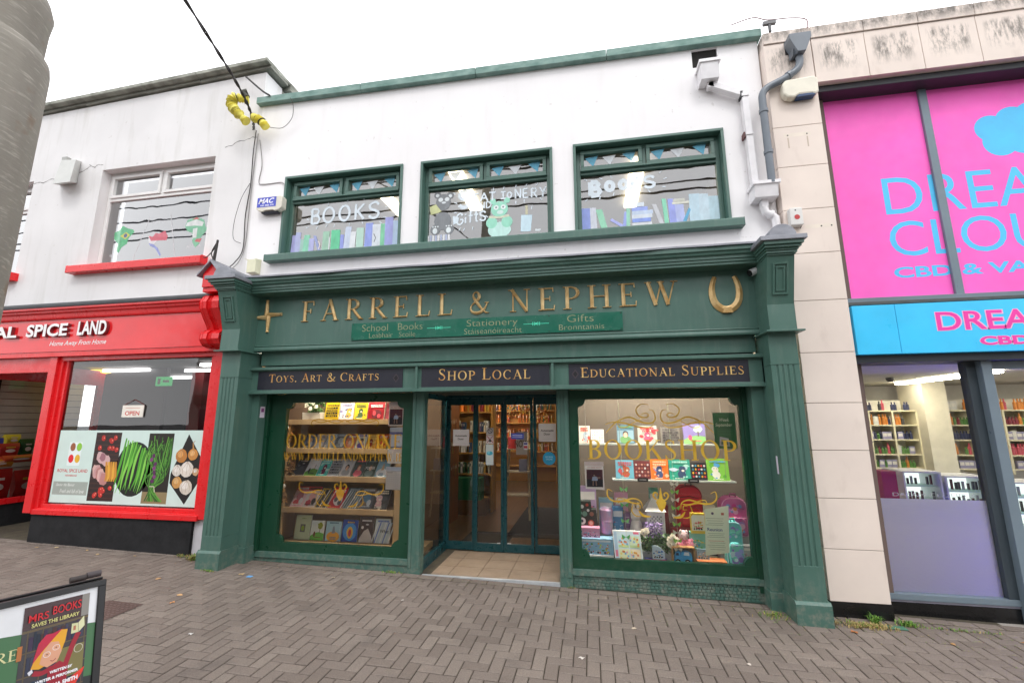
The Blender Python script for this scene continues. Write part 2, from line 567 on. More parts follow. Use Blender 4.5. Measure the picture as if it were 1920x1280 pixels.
class MB:
    def __init__(s, xf=None):
        s.v, s.f, s.fm, s.mats, s.xf = [], [], [], [], xf
        s.k = 0

    def mi(s, m):
        if isinstance(m, str):
            m = M(m)
        if m not in s.mats:
            s.mats.append(m)
        return s.mats.index(m)

    def add(s, verts, faces, m):
        b = len(s.v)
        s.v += [s.xf(*p) if s.xf else tuple(p) for p in verts]
        i = s.mi(m)
        for f in faces:
            s.f.append(tuple(b + q for q in f))
            s.fm.append(i)
        return s

    def box(s, x0, x1, y0, y1, z0, z1, m):
        v = [(x, y, z) for x in (x0, x1) for y in (y0, y1) for z in (z0, z1)]
        return s.add(v, [(0, 1, 3, 2), (4, 6, 7, 5), (0, 4, 5, 1), (2, 3, 7, 6), (0, 2, 6, 4), (1, 5, 7, 3)], m)

    def quad(s, pts, m):
        return s.add(pts, [tuple(range(len(pts)))], m)

    def prism(s, o, y0, y1, m):
        """outline in x,z pushed from y0 (front) to y1"""
        n = len(o)
        v = [(p[0], y0, p[1]) for p in o] + [(p[0], y1, p[1]) for p in o]
        f = [tuple(range(n)), tuple(range(2 * n - 1, n - 1, -1))] + [(i, i + n, (i + 1) % n + n, (i + 1) % n) for i in range(n)]
        return s.add(v, f, m)

    def prof(s, o, x0, x1, m):
        """profile in y,z run along x"""
        n = len(o)
        v = [(x0, p[0], p[1]) for p in o] + [(x1, p[0], p[1]) for p in o]
        f = [tuple(range(n)), tuple(range(2 * n - 1, n - 1, -1))] + [(i, (i + 1) % n, (i + 1) % n + n, i + n) for i in range(n)]
        return s.add(v, f, m)

    def flat(s, o, y, m):
        """flat decal facing -y; every decal a hair in front of the last"""
        s.k += 1
        yy = y - .00004 * s.k
        return s.add([(p[0], yy, p[1]) for p in o], [tuple(range(len(o)))], m)

    def rect(s, x0, x1, z0, z1, y, m):
        return s.flat([(x0, z0), (x1, z0), (x1, z1), (x0, z1)], y, m)

    def disc(s, cx, cz, r, y, m, rz=None, n=20):
        return s.flat(circ(cx, cz, r, n, rz), y, m)

    def stroke(s, pts, wd, y, m):
        s.k += 1
        yy = y - .00004 * s.k
        pr = sweep2d(pts, wd)
        v = []
        for a, b in pr:
            v += [(a[0], yy, a[1]), (b[0], yy, b[1])]
        return s.add(v, [(2 * i, 2 * i + 1, 2 * i + 3, 2 * i + 2) for i in range(len(pr) - 1)], m)

    def ridge(s, pts, wd, y, h, m):
        """carved letter stroke: bevelled to a central ridge"""
        s.k += 1
        h = h + .0002 * (s.k % 7)
        if not hasattr(wd, '__len__'):
            wd = [wd] * len(pts)
        pr = sweep2d(pts, wd)
        v = []
        for (a, b), c, q in zip(pr, pts, wd):
            hh = h * .45 + min(h * .55, q * .45)
            v += [(a[0], y, a[1]), (a[0], y - h * .45, a[1]), (c[0], y - hh, c[1]), (b[0], y - h * .45, b[1]), (b[0], y, b[1])]
        n = len(pr)
        f = [(5 * i + j, 5 * i + j + 1, 5 * i + j + 6, 5 * i + j + 5) for i in range(n - 1) for j in range(4)]
        f += [(0, 1, 2, 3, 4), tuple(5 * (n - 1) + j for j in (4, 3, 2, 1, 0))]
        return s.add(v, f, m)

    def serif(s, txt, x0, x1, z0, h, y, m, raised=0.0, space=.55, track=.12, small=.78, bold=1.0):
        tot = 0
        lay = []
        for ch in txt:
            if ch == ' ':
                tot += space
                continue
            sc = 1.0
            c = ch
            if ch.islower():
                c, sc = ch.upper(), small
            adv, st = GL[c]
            lay.append((tot, sc, st))
            tot += adv * sc + track
        tot -= track
        k = (x1 - x0) / tot
        for ox, sc, st in lay:
            for pts, wd in st:
                P = [(x0 + k * (ox + p[0] * sc), z0 + h * p[1] * sc) for p in pts]
                W = [q * bold * sc * (k + h) / 2 for q in wd] if hasattr(wd, '__len__') else [wd * bold * sc * (k + h) / 2] * len(P)
                if raised:
                    s.ridge(P, W, y, raised, m)
                else:
                    s.stroke(P, W, y, m)
        return s

    def text(s, txt, x0, x1, z0, z1, y, m, ext=0.0, shear=0.0, off=0.0, slope=0.0, sp=1.0):
        cu = bpy.data.curves.new('t', 'FONT')
        cu.body = txt
        cu.extrude = 0
        cu.shear = shear
        cu.offset = off
        cu.space_character = sp
        cu.resolution_u = 4
        ob = bpy.data.objects.new('t', cu)
        me = ob.to_mesh()
        vs = [v.co.copy() for v in me.vertices]
        fs = [tuple(p.vertices) for p in me.polygons]
        ob.to_mesh_clear()
        bpy.data.objects.remove(ob)
        bpy.data.curves.remove(cu)
        if not vs:
            return s
        ax, bx = min(v.x for v in vs), max(v.x for v in vs)
        ay, by = min(v.y for v in vs), max(v.y for v in vs)
        s.k += 1
        yy = y - .00004 * s.k
        kx, ky = (x1 - x0) / (bx - ax), (z1 - z0) / (by - ay)

        def mp(v, d):
            xx = x0 + (v.x - ax) * kx
            return (xx, yy - d, z0 + (v.y - ay) * ky + slope * (xx - x0))
        if ext:
            n = len(vs)
            V = [mp(v, ext) for v in vs] + [mp(v, 0) for v in vs]
            ec = {}
            for f in fs:
                for i in range(len(f)):
                    e = (f[i], f[(i + 1) % len(f)])
                    ec[e] = 1
            side = [(a, b, b + n, a + n) for (a, b) in ec if (b, a) not in ec]
            s.add(V, list(fs) + side, m)
        else:
            s.add([mp(v, 0) for v in vs], fs, m)
        return s

    def tube(s, pts, r, m, n=10, caps=True):
        """round tube through 3D points"""
        P = [Vector(p) for p in pts]
        rs = r if hasattr(r, '__len__') else [r] * len(P)
        v, f = [], []
        up = None
        for i, p in enumerate(P):
            d = (P[min(i + 1, len(P) - 1)] - P[max(i - 1, 0)]).normalized()
            if up is None:
                up = Vector((0, 0, 1)) if abs(d.z) < .9 else Vector((0, 1, 0))
            a = d.cross(up).normalized()
            b = a.cross(d).normalized()
            up = b
            for k in range(n):
                q = p + (a * math.cos(2 * math.pi * k / n) + b * math.sin(2 * math.pi * k / n)) * rs[i]
                v.append(tuple(q))
        for i in range(len(P) - 1):
            for k in range(n):
                f.append((i * n + k, i * n + (k + 1) % n, (i + 1) * n + (k + 1) % n, (i + 1) * n + k))
        if caps:
            f.append(tuple(range(n - 1, -1, -1)))
            f.append(tuple((len(P) - 1) * n + k for k in range(n)))
        return s.add(v, f, m)

    def lathe(s, cx, cy, prof, m, n=24):
        v = [(cx + r * math.cos(2 * math.pi * k / n), cy + r * math.sin(2 * math.pi * k / n), z) for r, z in prof for k in range(n)]
        f = [(i * n + k, i * n + (k + 1) % n, (i + 1) * n + (k + 1) % n, (i + 1) * n + k) for i in range(len(prof) - 1) for k in range(n)]
        f += [tuple(range(n - 1, -1, -1)), tuple((len(prof) - 1) * n + k for k in range(n))]
        return s.add(v, f, m)

    def build(s, name, parent=None, label=None, cat=None, group=None, kind=None, bevel=0.0, smooth=False, origin=None):
        if parent is not None:
            r = parent
            while r.parent:
                r = r.parent
            o0 = Vector(r['wo'])
        elif origin is not None:
            o0 = Vector(origin)
        else:
            xs, ys, zs = zip(*s.v)
            o0 = Vector(((min(xs) + max(xs)) / 2, (min(ys) + max(ys)) / 2, min(zs)))
        me = bpy.data.meshes.new(name)
        me.from_pydata([(a - o0.x, b - o0.y, c - o0.z) for a, b, c in s.v], [], s.f)
        for m in s.mats:
            me.materials.append(m)
        me.polygons.foreach_set('material_index', s.fm)
        if smooth:
            me.polygons.foreach_set('use_smooth', [True] * len(s.f))
        me.update()
        o = bpy.data.objects.new(name, me)
        S.collection.objects.link(o)
        if parent is not None:
            o.parent = parent
        else:
            o.location = o0
            o['wo'] = list(o0)
        if bevel:
            b = o.modifiers.new('bevel', 'BEVEL')
            b.width = bevel
            b.segments = 2
            b.limit_method = 'ANGLE'
            b.angle_limit = R(40)
        if smooth:
            try:
                me.set_sharp_from_angle(angle=R(40))
            except Exception:
                pass
        return tag(o, label, cat, group, kind)


def dup(root, loc, label=None):
    r = root.copy()
    S.collection.objects.link(r)
    r.location = loc
    if label:
        r['label'] = label
    for ch in list(root.children):
        c = ch.copy()
        S.collection.objects.link(c)
        c.parent = r
        for g in list(ch.children):
            d = g.copy()
            S.collection.objects.link(d)
            d.parent = c
    return r


def gz(x):
    return -0.022 * x

# ================================================================ the setting
def ground_sheet(name, x0, x1, y0, y1, dz, m, kind='structure'):
    b = MB()
    b.quad([(x0, y0, gz(x0) + dz), (x1, y0, gz(x1) + dz), (x1, y1, gz(x1) + dz), (x0, y1, gz(x0) + dz)], m)
    return b.build(name, kind=kind)


ground_sheet('ground', -60, 60, -60, 60, -.20, ASPHALT)
ground_sheet('road', -40, 40, -9.0, -1.2, -.13, ASPHALT)
ground_sheet('pavement_bed', -13, 9, -1.1, 6.3, -.012, JOINT)
b = MB()
W_ = .1
K = MB()
gap, ch = .0038, .006


def paver(mb, x0, x1, y0, y1):
    jz = rnd.uniform(-.0018, .0018)
    x0, x1, y0, y1 = x0 + gap, x1 - gap, y0 + gap, y1 - gap
    def Z(x, d):
        return gz(x) + jz - d
    c = ch
    v = [(x0, y0, Z(x0, .012)), (x1, y0, Z(x1, .012)), (x1, y1, Z(x1, .012)), (x0, y1, Z(x0, .012)),
         (x0, y0, Z(x0, .004)), (x1, y0, Z(x1, .004)), (x1, y1, Z(x1, .004)), (x0, y1, Z(x0, .004)),
         (x0 + c, y0 + c, Z(x0, 0)), (x1 - c, y0 + c, Z(x1, 0)), (x1 - c, y1 - c, Z(x1, 0)), (x0 + c, y1 - c, Z(x0, 0))]
    f = [(8, 9, 10, 11)]
    for a in (0, 4):
        for i in range(4):
            j = (i + 1) % 4
            f.append((a + i, a + j, a + 4 + j, a + 4 + i))
    mb.add(v, f, PAVER)


YE = 5.02
for j in range(8, 51):
    for i in range(-115, 72):
        q = (i + j) % 4
        x, y = i * W_, j * W_
        if q == 0 and y + W_ <= YE + .001:
            paver(b, x, x + 2 * W_, y, y + W_)
        elif q == 2:
            if y + 2 * W_ <= YE + .02:
                paver(b, x, x + W_, y, y + 2 * W_)
            elif y + W_ <= YE + .02:
                paver(b, x, x + W_, y, y + W_)
for i in range(-115, 60):
    if -58 < i < 36:
        paver(b, i * .2, i * .2 + .2, 5.02, 5.12)
b.build('pavement', kind='structure')
b = MB()
b.box(-40, 40, -1.2, -1.1, -1.0, -.02, CONC)
b.build('kerb', kind='structure')
ground_sheet('far_pavement', -40, 40, -12.5, -9.0, -.05, TILE)

# ================================================================ helpers for walls
def wallgrid(mb, x0, x1, z0, z1, holes, y0, y1, m):
    xs = sorted({x0, x1} | {h[0] for h in holes} | {h[1] for h in holes})
    for a, c in zip(xs, xs[1:]):
        hs = sorted([(h[2], h[3]) for h in holes if h[0] <= a + 1e-6 and h[1] >= c - 1e-6])
        z = z0
        for lo, hi in hs:
            if lo > z:
                mb.box(a, c, y0, y1, z, lo, m)
            z = hi
        if z < z1:
            mb.box(a, c, y0, y1, z, z1, m)


def ring(mb, x0, x1, z0, z1, t, y0, y1, m):
    mb.box(x0, x1, y0, y1, z0, z0 + t, m)
    mb.box(x0, x1, y0, y1, z1 - t, z1, m)
    mb.box(x0, x0 + t, y0, y1, z0 + t, z1 - t, m)
    mb.box(x1 - t, x1, y0, y1, z0 + t, z1 - t, m)


def extz(mb, o, z0, z1, m):
    n = len(o)
    v = [(p[0], p[1], z0) for p in o] + [(p[0], p[1], z1) for p in o]
    mb.add(v, [tuple(range(n)), tuple(range(2 * n - 1, n - 1, -1))] + [(i, (i + 1) % n, (i + 1) % n + n, i + n) for i in range(n)], m)


# ================================================================ the bookshop
shop = thing('shop_building', (-1.3, 5.1, 0.03), 'white rendered two-storey bookshop with dark green wooden shopfront', 'building')
W1, W2, W3 = (-4.225, -2.42), (-2.165, -.381), (-.118, 1.679)
ZB, ZT = 4.05, 5.243
b = MB()
wallgrid(b, -4.74, 2.165, 3.0, 6.39, [(W1[0], W1[1], ZB, ZT), (W2[0], W2[1], ZB, ZT), (W3[0], W3[1], ZB, ZT), (1.40, 1.70, 6.12, 6.37)], 5.1, 5.38, WALL)
b.prism([(-4.74, 6.39), (2.165, 6.39), (2.165, 6.40), (-4.74, 6.47)], 5.1, 5.38, WALL)
b.prism([(1.404, 6.124), (1.696, 6.124), (1.696, 6.366), (1.404, 6.366)], 5.125, 5.36, M('23211F', .9))  # near-black block paints in the shade inside the wall hole
b.build('wall', shop)
b = MB()
xs = [-4.79, -3.1, -1.4, .35, 2.2]
for a, c in zip(xs, xs[1:]):
    za, zc = 6.57 - .013 * (a + 4.79), 6.57 - .013 * (c + 4.79)
    b.prism([(a + .003, za - .105), (c - .003, zc - .105), (c - .003, zc), (a + .003, za)], 5.02, 5.46, GCOPE)
b.build('coping', shop, bevel=.006)
b = MB()
b.box(-4.6, 2.1, 5.38, 9.5, 3.06, 3.12, M('5A5754', .9))
b.box(-4.6, 2.1, 5.38, 9.5, 5.62, 5.7, M('A8A19A', .9))
b.box(-4.6, 2.1, 9.4, 9.5, 3.12, 5.62, M('857C74', .9))
b.box(-4.7, -4.6, 5.38, 9.5, 3.06, 5.7, M('8C847C', .9))
b.box(2.02, 2.1, 5.38, 9.4, 3.12, 5.62, M('8C847C', .9))
b.build('upper_room', shop)
# roof behind the parapet
b = MB()
b.box(-4.7, 2.1, 5.38, 12, 6.1, 6.2, LEAD)
b.build('roof', shop)

TRIW = m_sticker('ECF2F8', .9)
TRIB = m_sticker('3FB6DC', .82)


def upper_window(x0, x1, bunting, painter):
    b = MB()
    ring(b, x0, x1, ZB - .01, ZT, .035, 5.078, 5.20, GREEN)
    ring(b, x0 + .035, x1 - .035, ZB + .025, ZT - .035, .05, 5.19, 5.25, GREEN)
    xm = (x0 + x1) / 2 - .02
    b.box(x0 + .085, x1 - .085, 5.185, 5.25, 4.862, 4.915, GREEN)
    b.box(xm - .02, xm + .02, 5.192, 5.252, 4.915, ZT - .085, GREEN)
    for a, c in ((x0 + .085, xm - .02), (xm + .02, x1 - .085)):
        ring(b, a + .004, c - .004, 4.925, ZT - .06, .045, 5.165, 5.23, GREEN)
    b.box(x0 + .085, x1 - .085, 5.150, 5.188, 4.900, 4.921, GREEN)
    w = b.build('window', shop, bevel=.004)
    b = MB()
    b.quad([(x0 + .07, 5.222, 4.1), (x1 - .07, 5.222, 4.1), (x1 - .07, 5.222, 5.2), (x0 + .07, 5.222, 5.2)], GLASSU)
    b.build('pane', w)
    b = MB()
    L, Rr = (x0 + .135, xm - .07), (xm + .07, x1 - .135)
    for (a, c) in (L, Rr):
        for k, dz in enumerate((0, -.004, .008)):
            cx = a + (c - a) * (.14, .47, .84)[k]
            m = (TRIB, TRIW, TRIB)[k]
            z = 5.125 + dz
            sw = .085
            tilt = (.01, 0, .03)[k]
            b.flat([(cx - sw, z - .01), (cx + sw, z + tilt), (cx + .01 + tilt, z - .135)], 5.218, m)
    b.build('bunting', w, label='blue and white painted bunting triangles')
    painter(w, x0, x1)
    return w


SW = m_sticker('DFECF6', .9)


def dashes(b, pts):
    for x, z, a in pts:
        c, s_ = math.cos(R(a)) * .022, math.sin(R(a)) * .022
        b.stroke([(x - c, z - s_), (x + c, z + s_)], .012, 5.218, SW)


def hand_letter(b, ch, x, z, w, h, t, m):
    """brush painted capital in a box"""
    P = {
        'B': [[(0, 0), (0, 1)], [(0, .98), (.62, .95), (.8, .78), (.6, .56), (0, .52)], [(0, .52), (.75, .5), (.95, .28), (.7, .04), (0, .02)]],
        'O': [arc(.5, .5, .46, .48, 90, 450, 18)],
        'o': [arc(.5, .38, .4, .34, 90, 450, 16)],
        'K': [[(.05, 0), (.05, 1)], [(.85, .98), (.1, .45)], [(.25, .52), (.9, 0)]],
        'S': [spline([(.92, .82), (.6, 1.0), (.15, .86), (.18, .6), (.6, .47), (.9, .3), (.75, .04), (.35, .0), (.05, .16)], 4)],
        'T': [[(0, .97), (1, .97)], [(.5, .97), (.5, 0)]],
        'A': [[(0, 0), (.5, 1)], [(.5, 1), (1, 0)], [(.2, .38), (.8, .38)]],
        'I': [[(.1, .97), (.9, .97)], [(.5, .97), (.5, .03)], [(.1, .03), (.9, .03)]],
        'N': [[(.05, 0), (.05, 1)], [(.05, 1), (.9, 0)], [(.9, 0), (.9, 1)]],
        'E': [[(.05, 0), (.05, 1)], [(.05, .97), (.9, .97)], [(.05, .5), (.75, .5)], [(.05, .03), (.95, .03)]],
        'R': [[(.05, 0), (.05, 1)], [(.05, .98), (.7, .95), (.85, .74), (.65, .52), (.05, .5)], [(.4, .5), (.9, 0)]],
        'Y': [[(.0, 1), (.5, .5)], [(1, 1), (.5, .5), (.45, 0)]],
        'D': [[(.05, 0), (.05, 1)], spline([(.05, .98), (.6, .9), (.92, .5), (.6, .1), (.05, .02)], 4)],
        'G': [spline([(.9, .8), (.55, 1.0), (.1, .75), (.08, .25), (.5, .0), (.9, .2), (.92, .45)], 4), [(.95, .45), (.55, .45)]],
        'i': [[(.5, 0), (.5, .62)], [(.5, .8), (.5, .95)]],
        'f': [spline([(.9, .95), (.55, 1.0), (.45, .7), (.45, 0)], 3), [(.1, .6), (.85, .6)]],
        't': [[(.5, 1), (.5, .1), (.8, .0)], [(.1, .68), (.9, .68)]],
    }[ch]
    for st in P:
        b.stroke([(x + p[0] * w, z + p[1] * h) for p in st], t, 5.218, m)


def books_band(b, spec, z0, y=5.218):
    for x, w, h, col, tilt in spec:
        b.flat([(x, z0), (x + w, z0), (x + w + tilt, z0 + h), (x + tilt, z0 + h + .004)], y, m_sticker(col, .82))


def paint1(w, x0, x1):
    b = MB()
    xx = [-3.84, -3.67, -3.42, -3.17, -2.97]
    for ch, x, ww in zip('BOOKS', xx, (.13, .18, .17, .15, .17)):
        t = (x + 3.84)
        hand_letter(b, ch, x, 4.545 + .015 * t, ww, .235, .036, SW)
    dashes(b, [(-3.9, 4.62, -30), (-3.9, 4.5, 15), (-3.86, 4.74, 120), (-3.6, 4.83, 80), (-3.3, 4.85, 70), (-3.05, 4.86, 100), (-2.75, 4.86, 40), (-2.7, 4.7, 15), (-2.72, 4.55, -5), (-2.78, 4.48, -45), (-3.05, 4.5, 120), (-3.25, 4.49, 80), (-3.48, 4.49, 80), (-3.6, 4.5, 60), (-3.75, 4.48, 60)])
    b.build('lettering', w, label='white painted capital letters reading BOOKS')
    b = MB()
    sp = [(-4.14, .09, .27, 'AAA8E8', .01), (-4.07, .09, .31, 'B9C0F0', 0), (-3.98, .06, .2, 'A8D8CC', 0), (-3.93, .10, .26, '86DDB9', .01), (-3.83, .09, .2, 'B4B6EA', 0), (-3.66, .05, .24, '9AA6E0', -.09), (-3.60, .11, .29, '9CCFB4', .01), (-3.485, .02, .2, 'E8EEF2', 0), (-3.45, .15, .30, '3FCF95', 0), (-3.29, .06, .22, '8F9CF0', 0), (-3.23, .10, .33, 'D0DDF6', .02), (-3.13, .09, .25, 'F0F4FA', .01), (-3.02, .12, .3, 'B4DCCB', .0), (-2.88, .12, .36, '8CA0F2', .01), (-2.755, .13, .33, 'E4EBF4', .0), (-2.62, .1, .33, '74D4A4', .0), (-2.515, .0, .0, '74D4A4', 0)]
    sp = [(x * 1.0, wd, h, c, t) for x, wd, h, c, t in sp if wd] + [(-2.515 - .09, .0001, .1, 'C4D8F4', 0)]
    sp = [(-4.14 + (x + 4.14) * .9, wd * .92, h, c, t) for x, wd, h, c, t in sp if wd > .01] + [(-2.71, .12, .42, 'A4A8EE', .0), (-2.59, .10, .36, 'BCD6F6', .0)]
    books_band(b, sp, 4.125)
    b.stroke([(-2.86, 4.2), (-2.84, 4.26), (-2.87, 4.32)], .01, 5.2165, '555A60')
    b.stroke([(-3.70, 4.16), (-3.68, 4.22), (-3.71, 4.28)], .014, 5.2165, 'F0E4E0')
    b.build('painted_books', w, label='row of pastel painted book spines')


def paint2(w, x0, x1):
    b = MB()
    hand_letter(b, 'S', -1.66, 4.59, .15, .23, .052, SW)
    for ch, x, z, ww, hh in (('T', -1.475, 4.66, .09, .11), ('A', -1.36, 4.65, .10, .12), ('T', -1.24, 4.65, .09, .12), ('I', -1.09, 4.66, .08, .10), ('o', -1.0, 4.665, .07, .11), ('N', -.89, 4.65, .08, .13), ('E', -.785, 4.645, .075, .13), ('R', -.675, 4.64, .08, .13), ('Y', -.565, 4.635, .085, .14)):
        hand_letter(b, ch, x, z, ww, hh, .022, SW)
    for ch, x, z in (('A', -1.46, 4.545), ('N', -1.37, 4.55), ('D', -1.28, 4.55)):
        hand_letter(b, ch, x, z, .07, .09, .018, SW)
    for ch, x, z, ww, hh in (('G', -1.69, 4.345, .10, .16), ('i', -1.585, 4.36, .05, .14), ('f', -1.53, 4.36, .08, .17), ('t', -1.45, 4.37, .07, .15), ('S', -1.37, 4.38, .09, .13)):
        hand_letter(b, ch, x, z, ww, hh, .024, SW)
    dashes(b, [(-1.72, 4.80, 120), (-1.70, 4.66, -20), (-1.70, 4.52, 5), (-1.18, 4.81, 90), (-1.04, 4.81, 80), (-.88, 4.82, 70), (-.74, 4.82, 60), (-.6, 4.82, 55), (-.5, 4.71, -30), (-.55, 4.61, -50), (-.88, 4.59, 90), (-.77, 4.6, 90), (-.67, 4.5, 80), (-1.27, 4.43, -40), (-1.64, 4.28, 60), (-1.58, 4.27, 60), (-1.46, 4.28, 85)])
    b.build('lettering', w, label='white painted words STATIONERY AND Gifts')
    b = MB()
    G, LG = m_sticker('6F757C', .85), m_sticker('E4ECF0', .9)
    for x, z, r in ((-1.96, 4.80, .05), (-1.78, 4.78, .05)):
        b.disc(x, z, r, 5.218, G)
        b.disc(x, z - .005, r * .5, 5.218, LG)
    b.disc(-1.875, 4.69, .105, 5.218, G, .12)
    for x in (-1.915, -1.825):
        b.disc(x, 4.73, .034, 5.218, LG, .03)
    b.disc(-1.87, 4.685, .03, 5.218, LG, .016)
    b.disc(-1.88, 4.42, .12, 5.218, G, .13)
    b.flat([(-2.07, 4.64), (-1.98, 4.67), (-1.9, 4.56), (-1.95, 4.54), (-2.05, 4.52)], 5.218, m_sticker('D9DE9A', .85))
    for x in (-1.98, -1.79):
        b.disc(x, 4.30, .07, 5.218, G, .075)
        b.disc(x - .005, 4.285, .034, 5.218, LG, .042)
        for q in (-.035, 0, .035):
            b.disc(x + q, 4.345, .011, 5.218, LG)
    b.flat([(-1.74, 4.48), (-1.65, 4.45), (-1.66, 4.38), (-1.73, 4.35)], 5.218, m_sticker('DCEBF6', .9))
    for i in range(9):
        b.rect(-2.09 + i * .036, -2.062 + i * .036, 4.125, 4.225, 5.218, m_sticker(('F0F0F4', 'B4BEDE')[i % 2], .85))
    b.build('painted_bear', w, label='grey painted teddy bear above a striped box')
    b = MB()
    A, B_ = m_sticker('8FE0C4', .92), m_sticker('C4F0E8', .92)
    b.disc(-1.10, 4.23, .155, 5.218, B_, .11)
    for x in (-1.205, -1.0):
        b.disc(x, 4.335, .075, 5.218, A, .08)
    b.disc(-1.10, 4.52, .115, 5.218, A, .11)
    for x in (-1.19, -1.0):
        b.disc(x, 4.635, .042, 5.218, A)
    for x in (-1.145, -1.05):
        b.disc(x, 4.545, .034, 5.218, m_sticker('EAF4F4', .9))
        b.disc(x, 4.545, .012, 5.218, m_sticker('556468', .9))
    b.disc(-1.09, 4.475, .045, 5.218, m_sticker('DDF4F0', .9), .028)
    b.stroke([(-1.24, 4.42), (-1.1, 4.40), (-.97, 4.42)], .03, 5.218, m_sticker('D8DCC0', .85))
    b.build('painted_bear', w, label='mint green painted bear with round glasses')
    b = MB()
    b.flat([(-.82, 4.18), (-.69, 4.175), (-.665, 4.40), (-.81, 4.41)], 5.218, m_sticker('CBE8F6', .92))
    b.rect(-.755, -.725, 4.41, 4.54, 5.218, m_sticker('C8C4A0', .9))
    b.rect(-.63, -.56, 4.17, 4.20, 5.218, m_sticker('E8F0F4', .9))
    b.build('painted_paintbrush', w, label='pale blue painted pot with a brush')


def paint3(w, x0, x1):
    b = MB()
    for ch, x, z, ww, hh, t in (('B', .09, 4.585, .12, .19, .068), ('o', .27, 4.63, .11, .17, .055), ('o', .44, 4.64, .11, .16, .055), ('K', .575, 4.62, .12, .17, .045), ('S', .74, 4.63, .14, .15, .038)):
        hand_letter(b, ch, x, z, ww, hh, t, SW)
    dashes(b, [(.03, 4.81, -30), (.22, 4.81, -40), (.35, 4.82, -60), (.95, 4.82, 45), (1.0, 4.73, 20), (.98, 4.62, 0), (.80, 4.58, -50), (.37, 4.58, 70), (.20, 4.55, 70), (.03, 4.53, 40)])
    b.build('lettering', w, label='rounded white painted letters reading BOOKS')
    b = MB()
    Z = 4.13
    books_band(b, [(-.04, .11, .29, '8FA4F4', 0), (.075, .075, .29, 'DFE4F2', -.005), (.2, .08, .26, '94E0BC', -.06),
                   (.46, .045, .2, '9AAAF2', .03), (.505, .045, .24, '96DCC0', .01), (.90, .055, .27, 'CDCFD6', -.08), (.96, .05, .33, '7FDDB8', -.02), (1.02, .08, .32, '98A4F4', -.01), (1.10, .1, .24, 'B6C2F6', -.01),
                   (1.25, .12, .36, 'C6E4F4', .01), (1.37, .11, .35, 'CDE6F4', 0), (1.48, .12, .31, 'BFE0EE', 0)], Z)
    b.flat([(.31, Z + .10), (.33, Z + .13), (.47, Z + .03), (.45, Z)], 5.217, m_sticker('A9B0F4', .85))
    for i, (h, c, a, e) in enumerate(((.045, 'E0E2E8', .575, .81), (.055, '7F9CF2', .58, .80), (.055, 'DDE6F2', .575, .82), (.05, 'C4D6F0', .58, .83), (.05, '93A8F4', .58, .77))):
        zz = Z + .05 * i
        b.rect(a, e, zz, zz + h, 5.217, m_sticker(c, .85))
    b.rect(.62, .73, Z + .255, Z + .31, 5.217, m_sticker('DCE8F4', .85))
    b.rect(1.06, 1.26, Z + .245, Z + .275, 5.217, m_sticker('E2E2D4', .85))
    b.rect(1.07, 1.21, Z + .278, Z + .315, 5.217, m_sticker('CFD0C4', .85))
    b.flat([(1.17, Z + .02), (1.21, Z + .01), (1.27, Z + .16), (1.25, Z + .19)], 5.217, m_sticker('34A6D6', .85))
    b.build('painted_books', w, label='pastel painted books upright, leaning and stacked')


upper_window(W1[0], W1[1], 0, paint1)
upper_window(W2[0], W2[1], 0, paint2)
upper_window(W3[0], W3[1], 0, paint3)
b = MB()
b.prof([(4.985, 3.945), (4.985, 4.03), (5.0, 4.046), (5.078, 4.052), (5.1, 4.052), (5.1, 3.945)], -4.36, 1.78, GREEN)
b.build('window_sill', shop, bevel=.004)

# ---- shopfront joinery
b = MB()
b.prof([(5.1, 3.41), (4.77, 3.41), (4.76, 3.415), (4.76, 3.435), (4.745, 3.445), (4.745, 3.47), (4.73, 3.475), (4.73, 3.50), (4.705, 3.515), (4.70, 3.54), (4.68, 3.55), (4.68, 3.60), (5.1, 3.60)], -4.40, 1.80, GREEN)
b.build('cornice', shop)
b = MB()
n = 60
v, f = [], []
for i in range(n + 1):
    x = -4.5 + 6.4 * i / n
    wv = .006 * math.sin(i * .9) + .008 * math.sin(i * .37 + 1)
    v += [(x, 4.655 + wv, 3.592 + wv * .6), (x, 4.655 + wv, 3.612 + wv * .6), (x, 4.85, 3.638 + wv * .5), (x, 5.099, 3.70 + wv)]
for i in range(n):
    for j in range(3):
        a = 4 * i + j
        f.append((a, a + 4, a + 5, a + 1))
b.add(v, f, LEAD)
b.build('lead_flashing', shop)
b = MB()
b.box(-4.5, 1.875, 4.95, 5.06, 2.755, 3.41, GREEN)
b.prof([(5.06, 2.68), (4.93, 2.68), (4.925, 2.70), (4.93, 2.72), (4.94, 2.735), (4.93, 2.745), (4.935, 2.755), (5.06, 2.755)], -4.5, 1.875, GREEN)
b.build('fascia_board', shop, bevel=.002)
b = MB()
b.box(-4.27, 1.765, 5.02, 5.30, 2.50, 2.68, GREEN)
b.box(-4.27, 1.765, 5.10, 5.30, 2.44, 2.50, M('121614', .8))  # near-black strip paints the shade in the gap below the shutter box
b.build('shutter_box', shop)
b = MB()
b.box(-4.40, 1.81, 4.945, 5.30, 2.135, 2.455, GREEN)
b.box(-4.41, 1.82, 4.90, 4.95, 2.125, 2.160, GREEN)
b.box(-4.41, 1.82, 4.895, 4.95, 2.428, 2.465, GREEN)
for a, c in ((-4.41, -4.375), (-2.062, -2.034), (-.434, -.406), (1.785, 1.82)):
    b.box(a, c, 4.902, 4.95, 2.160, 2.428, GREEN)
for a, c in ((-4.375, -2.062), (-2.034, -.434), (-.406, 1.785)):
    b.box(a, c, 4.925, 4.946, 2.160, 2.175, GREEN)
    b.box(a, c, 4.925, 4.946, 2.413, 2.428, GREEN)
b.build('sign_frame', shop, bevel=.003)

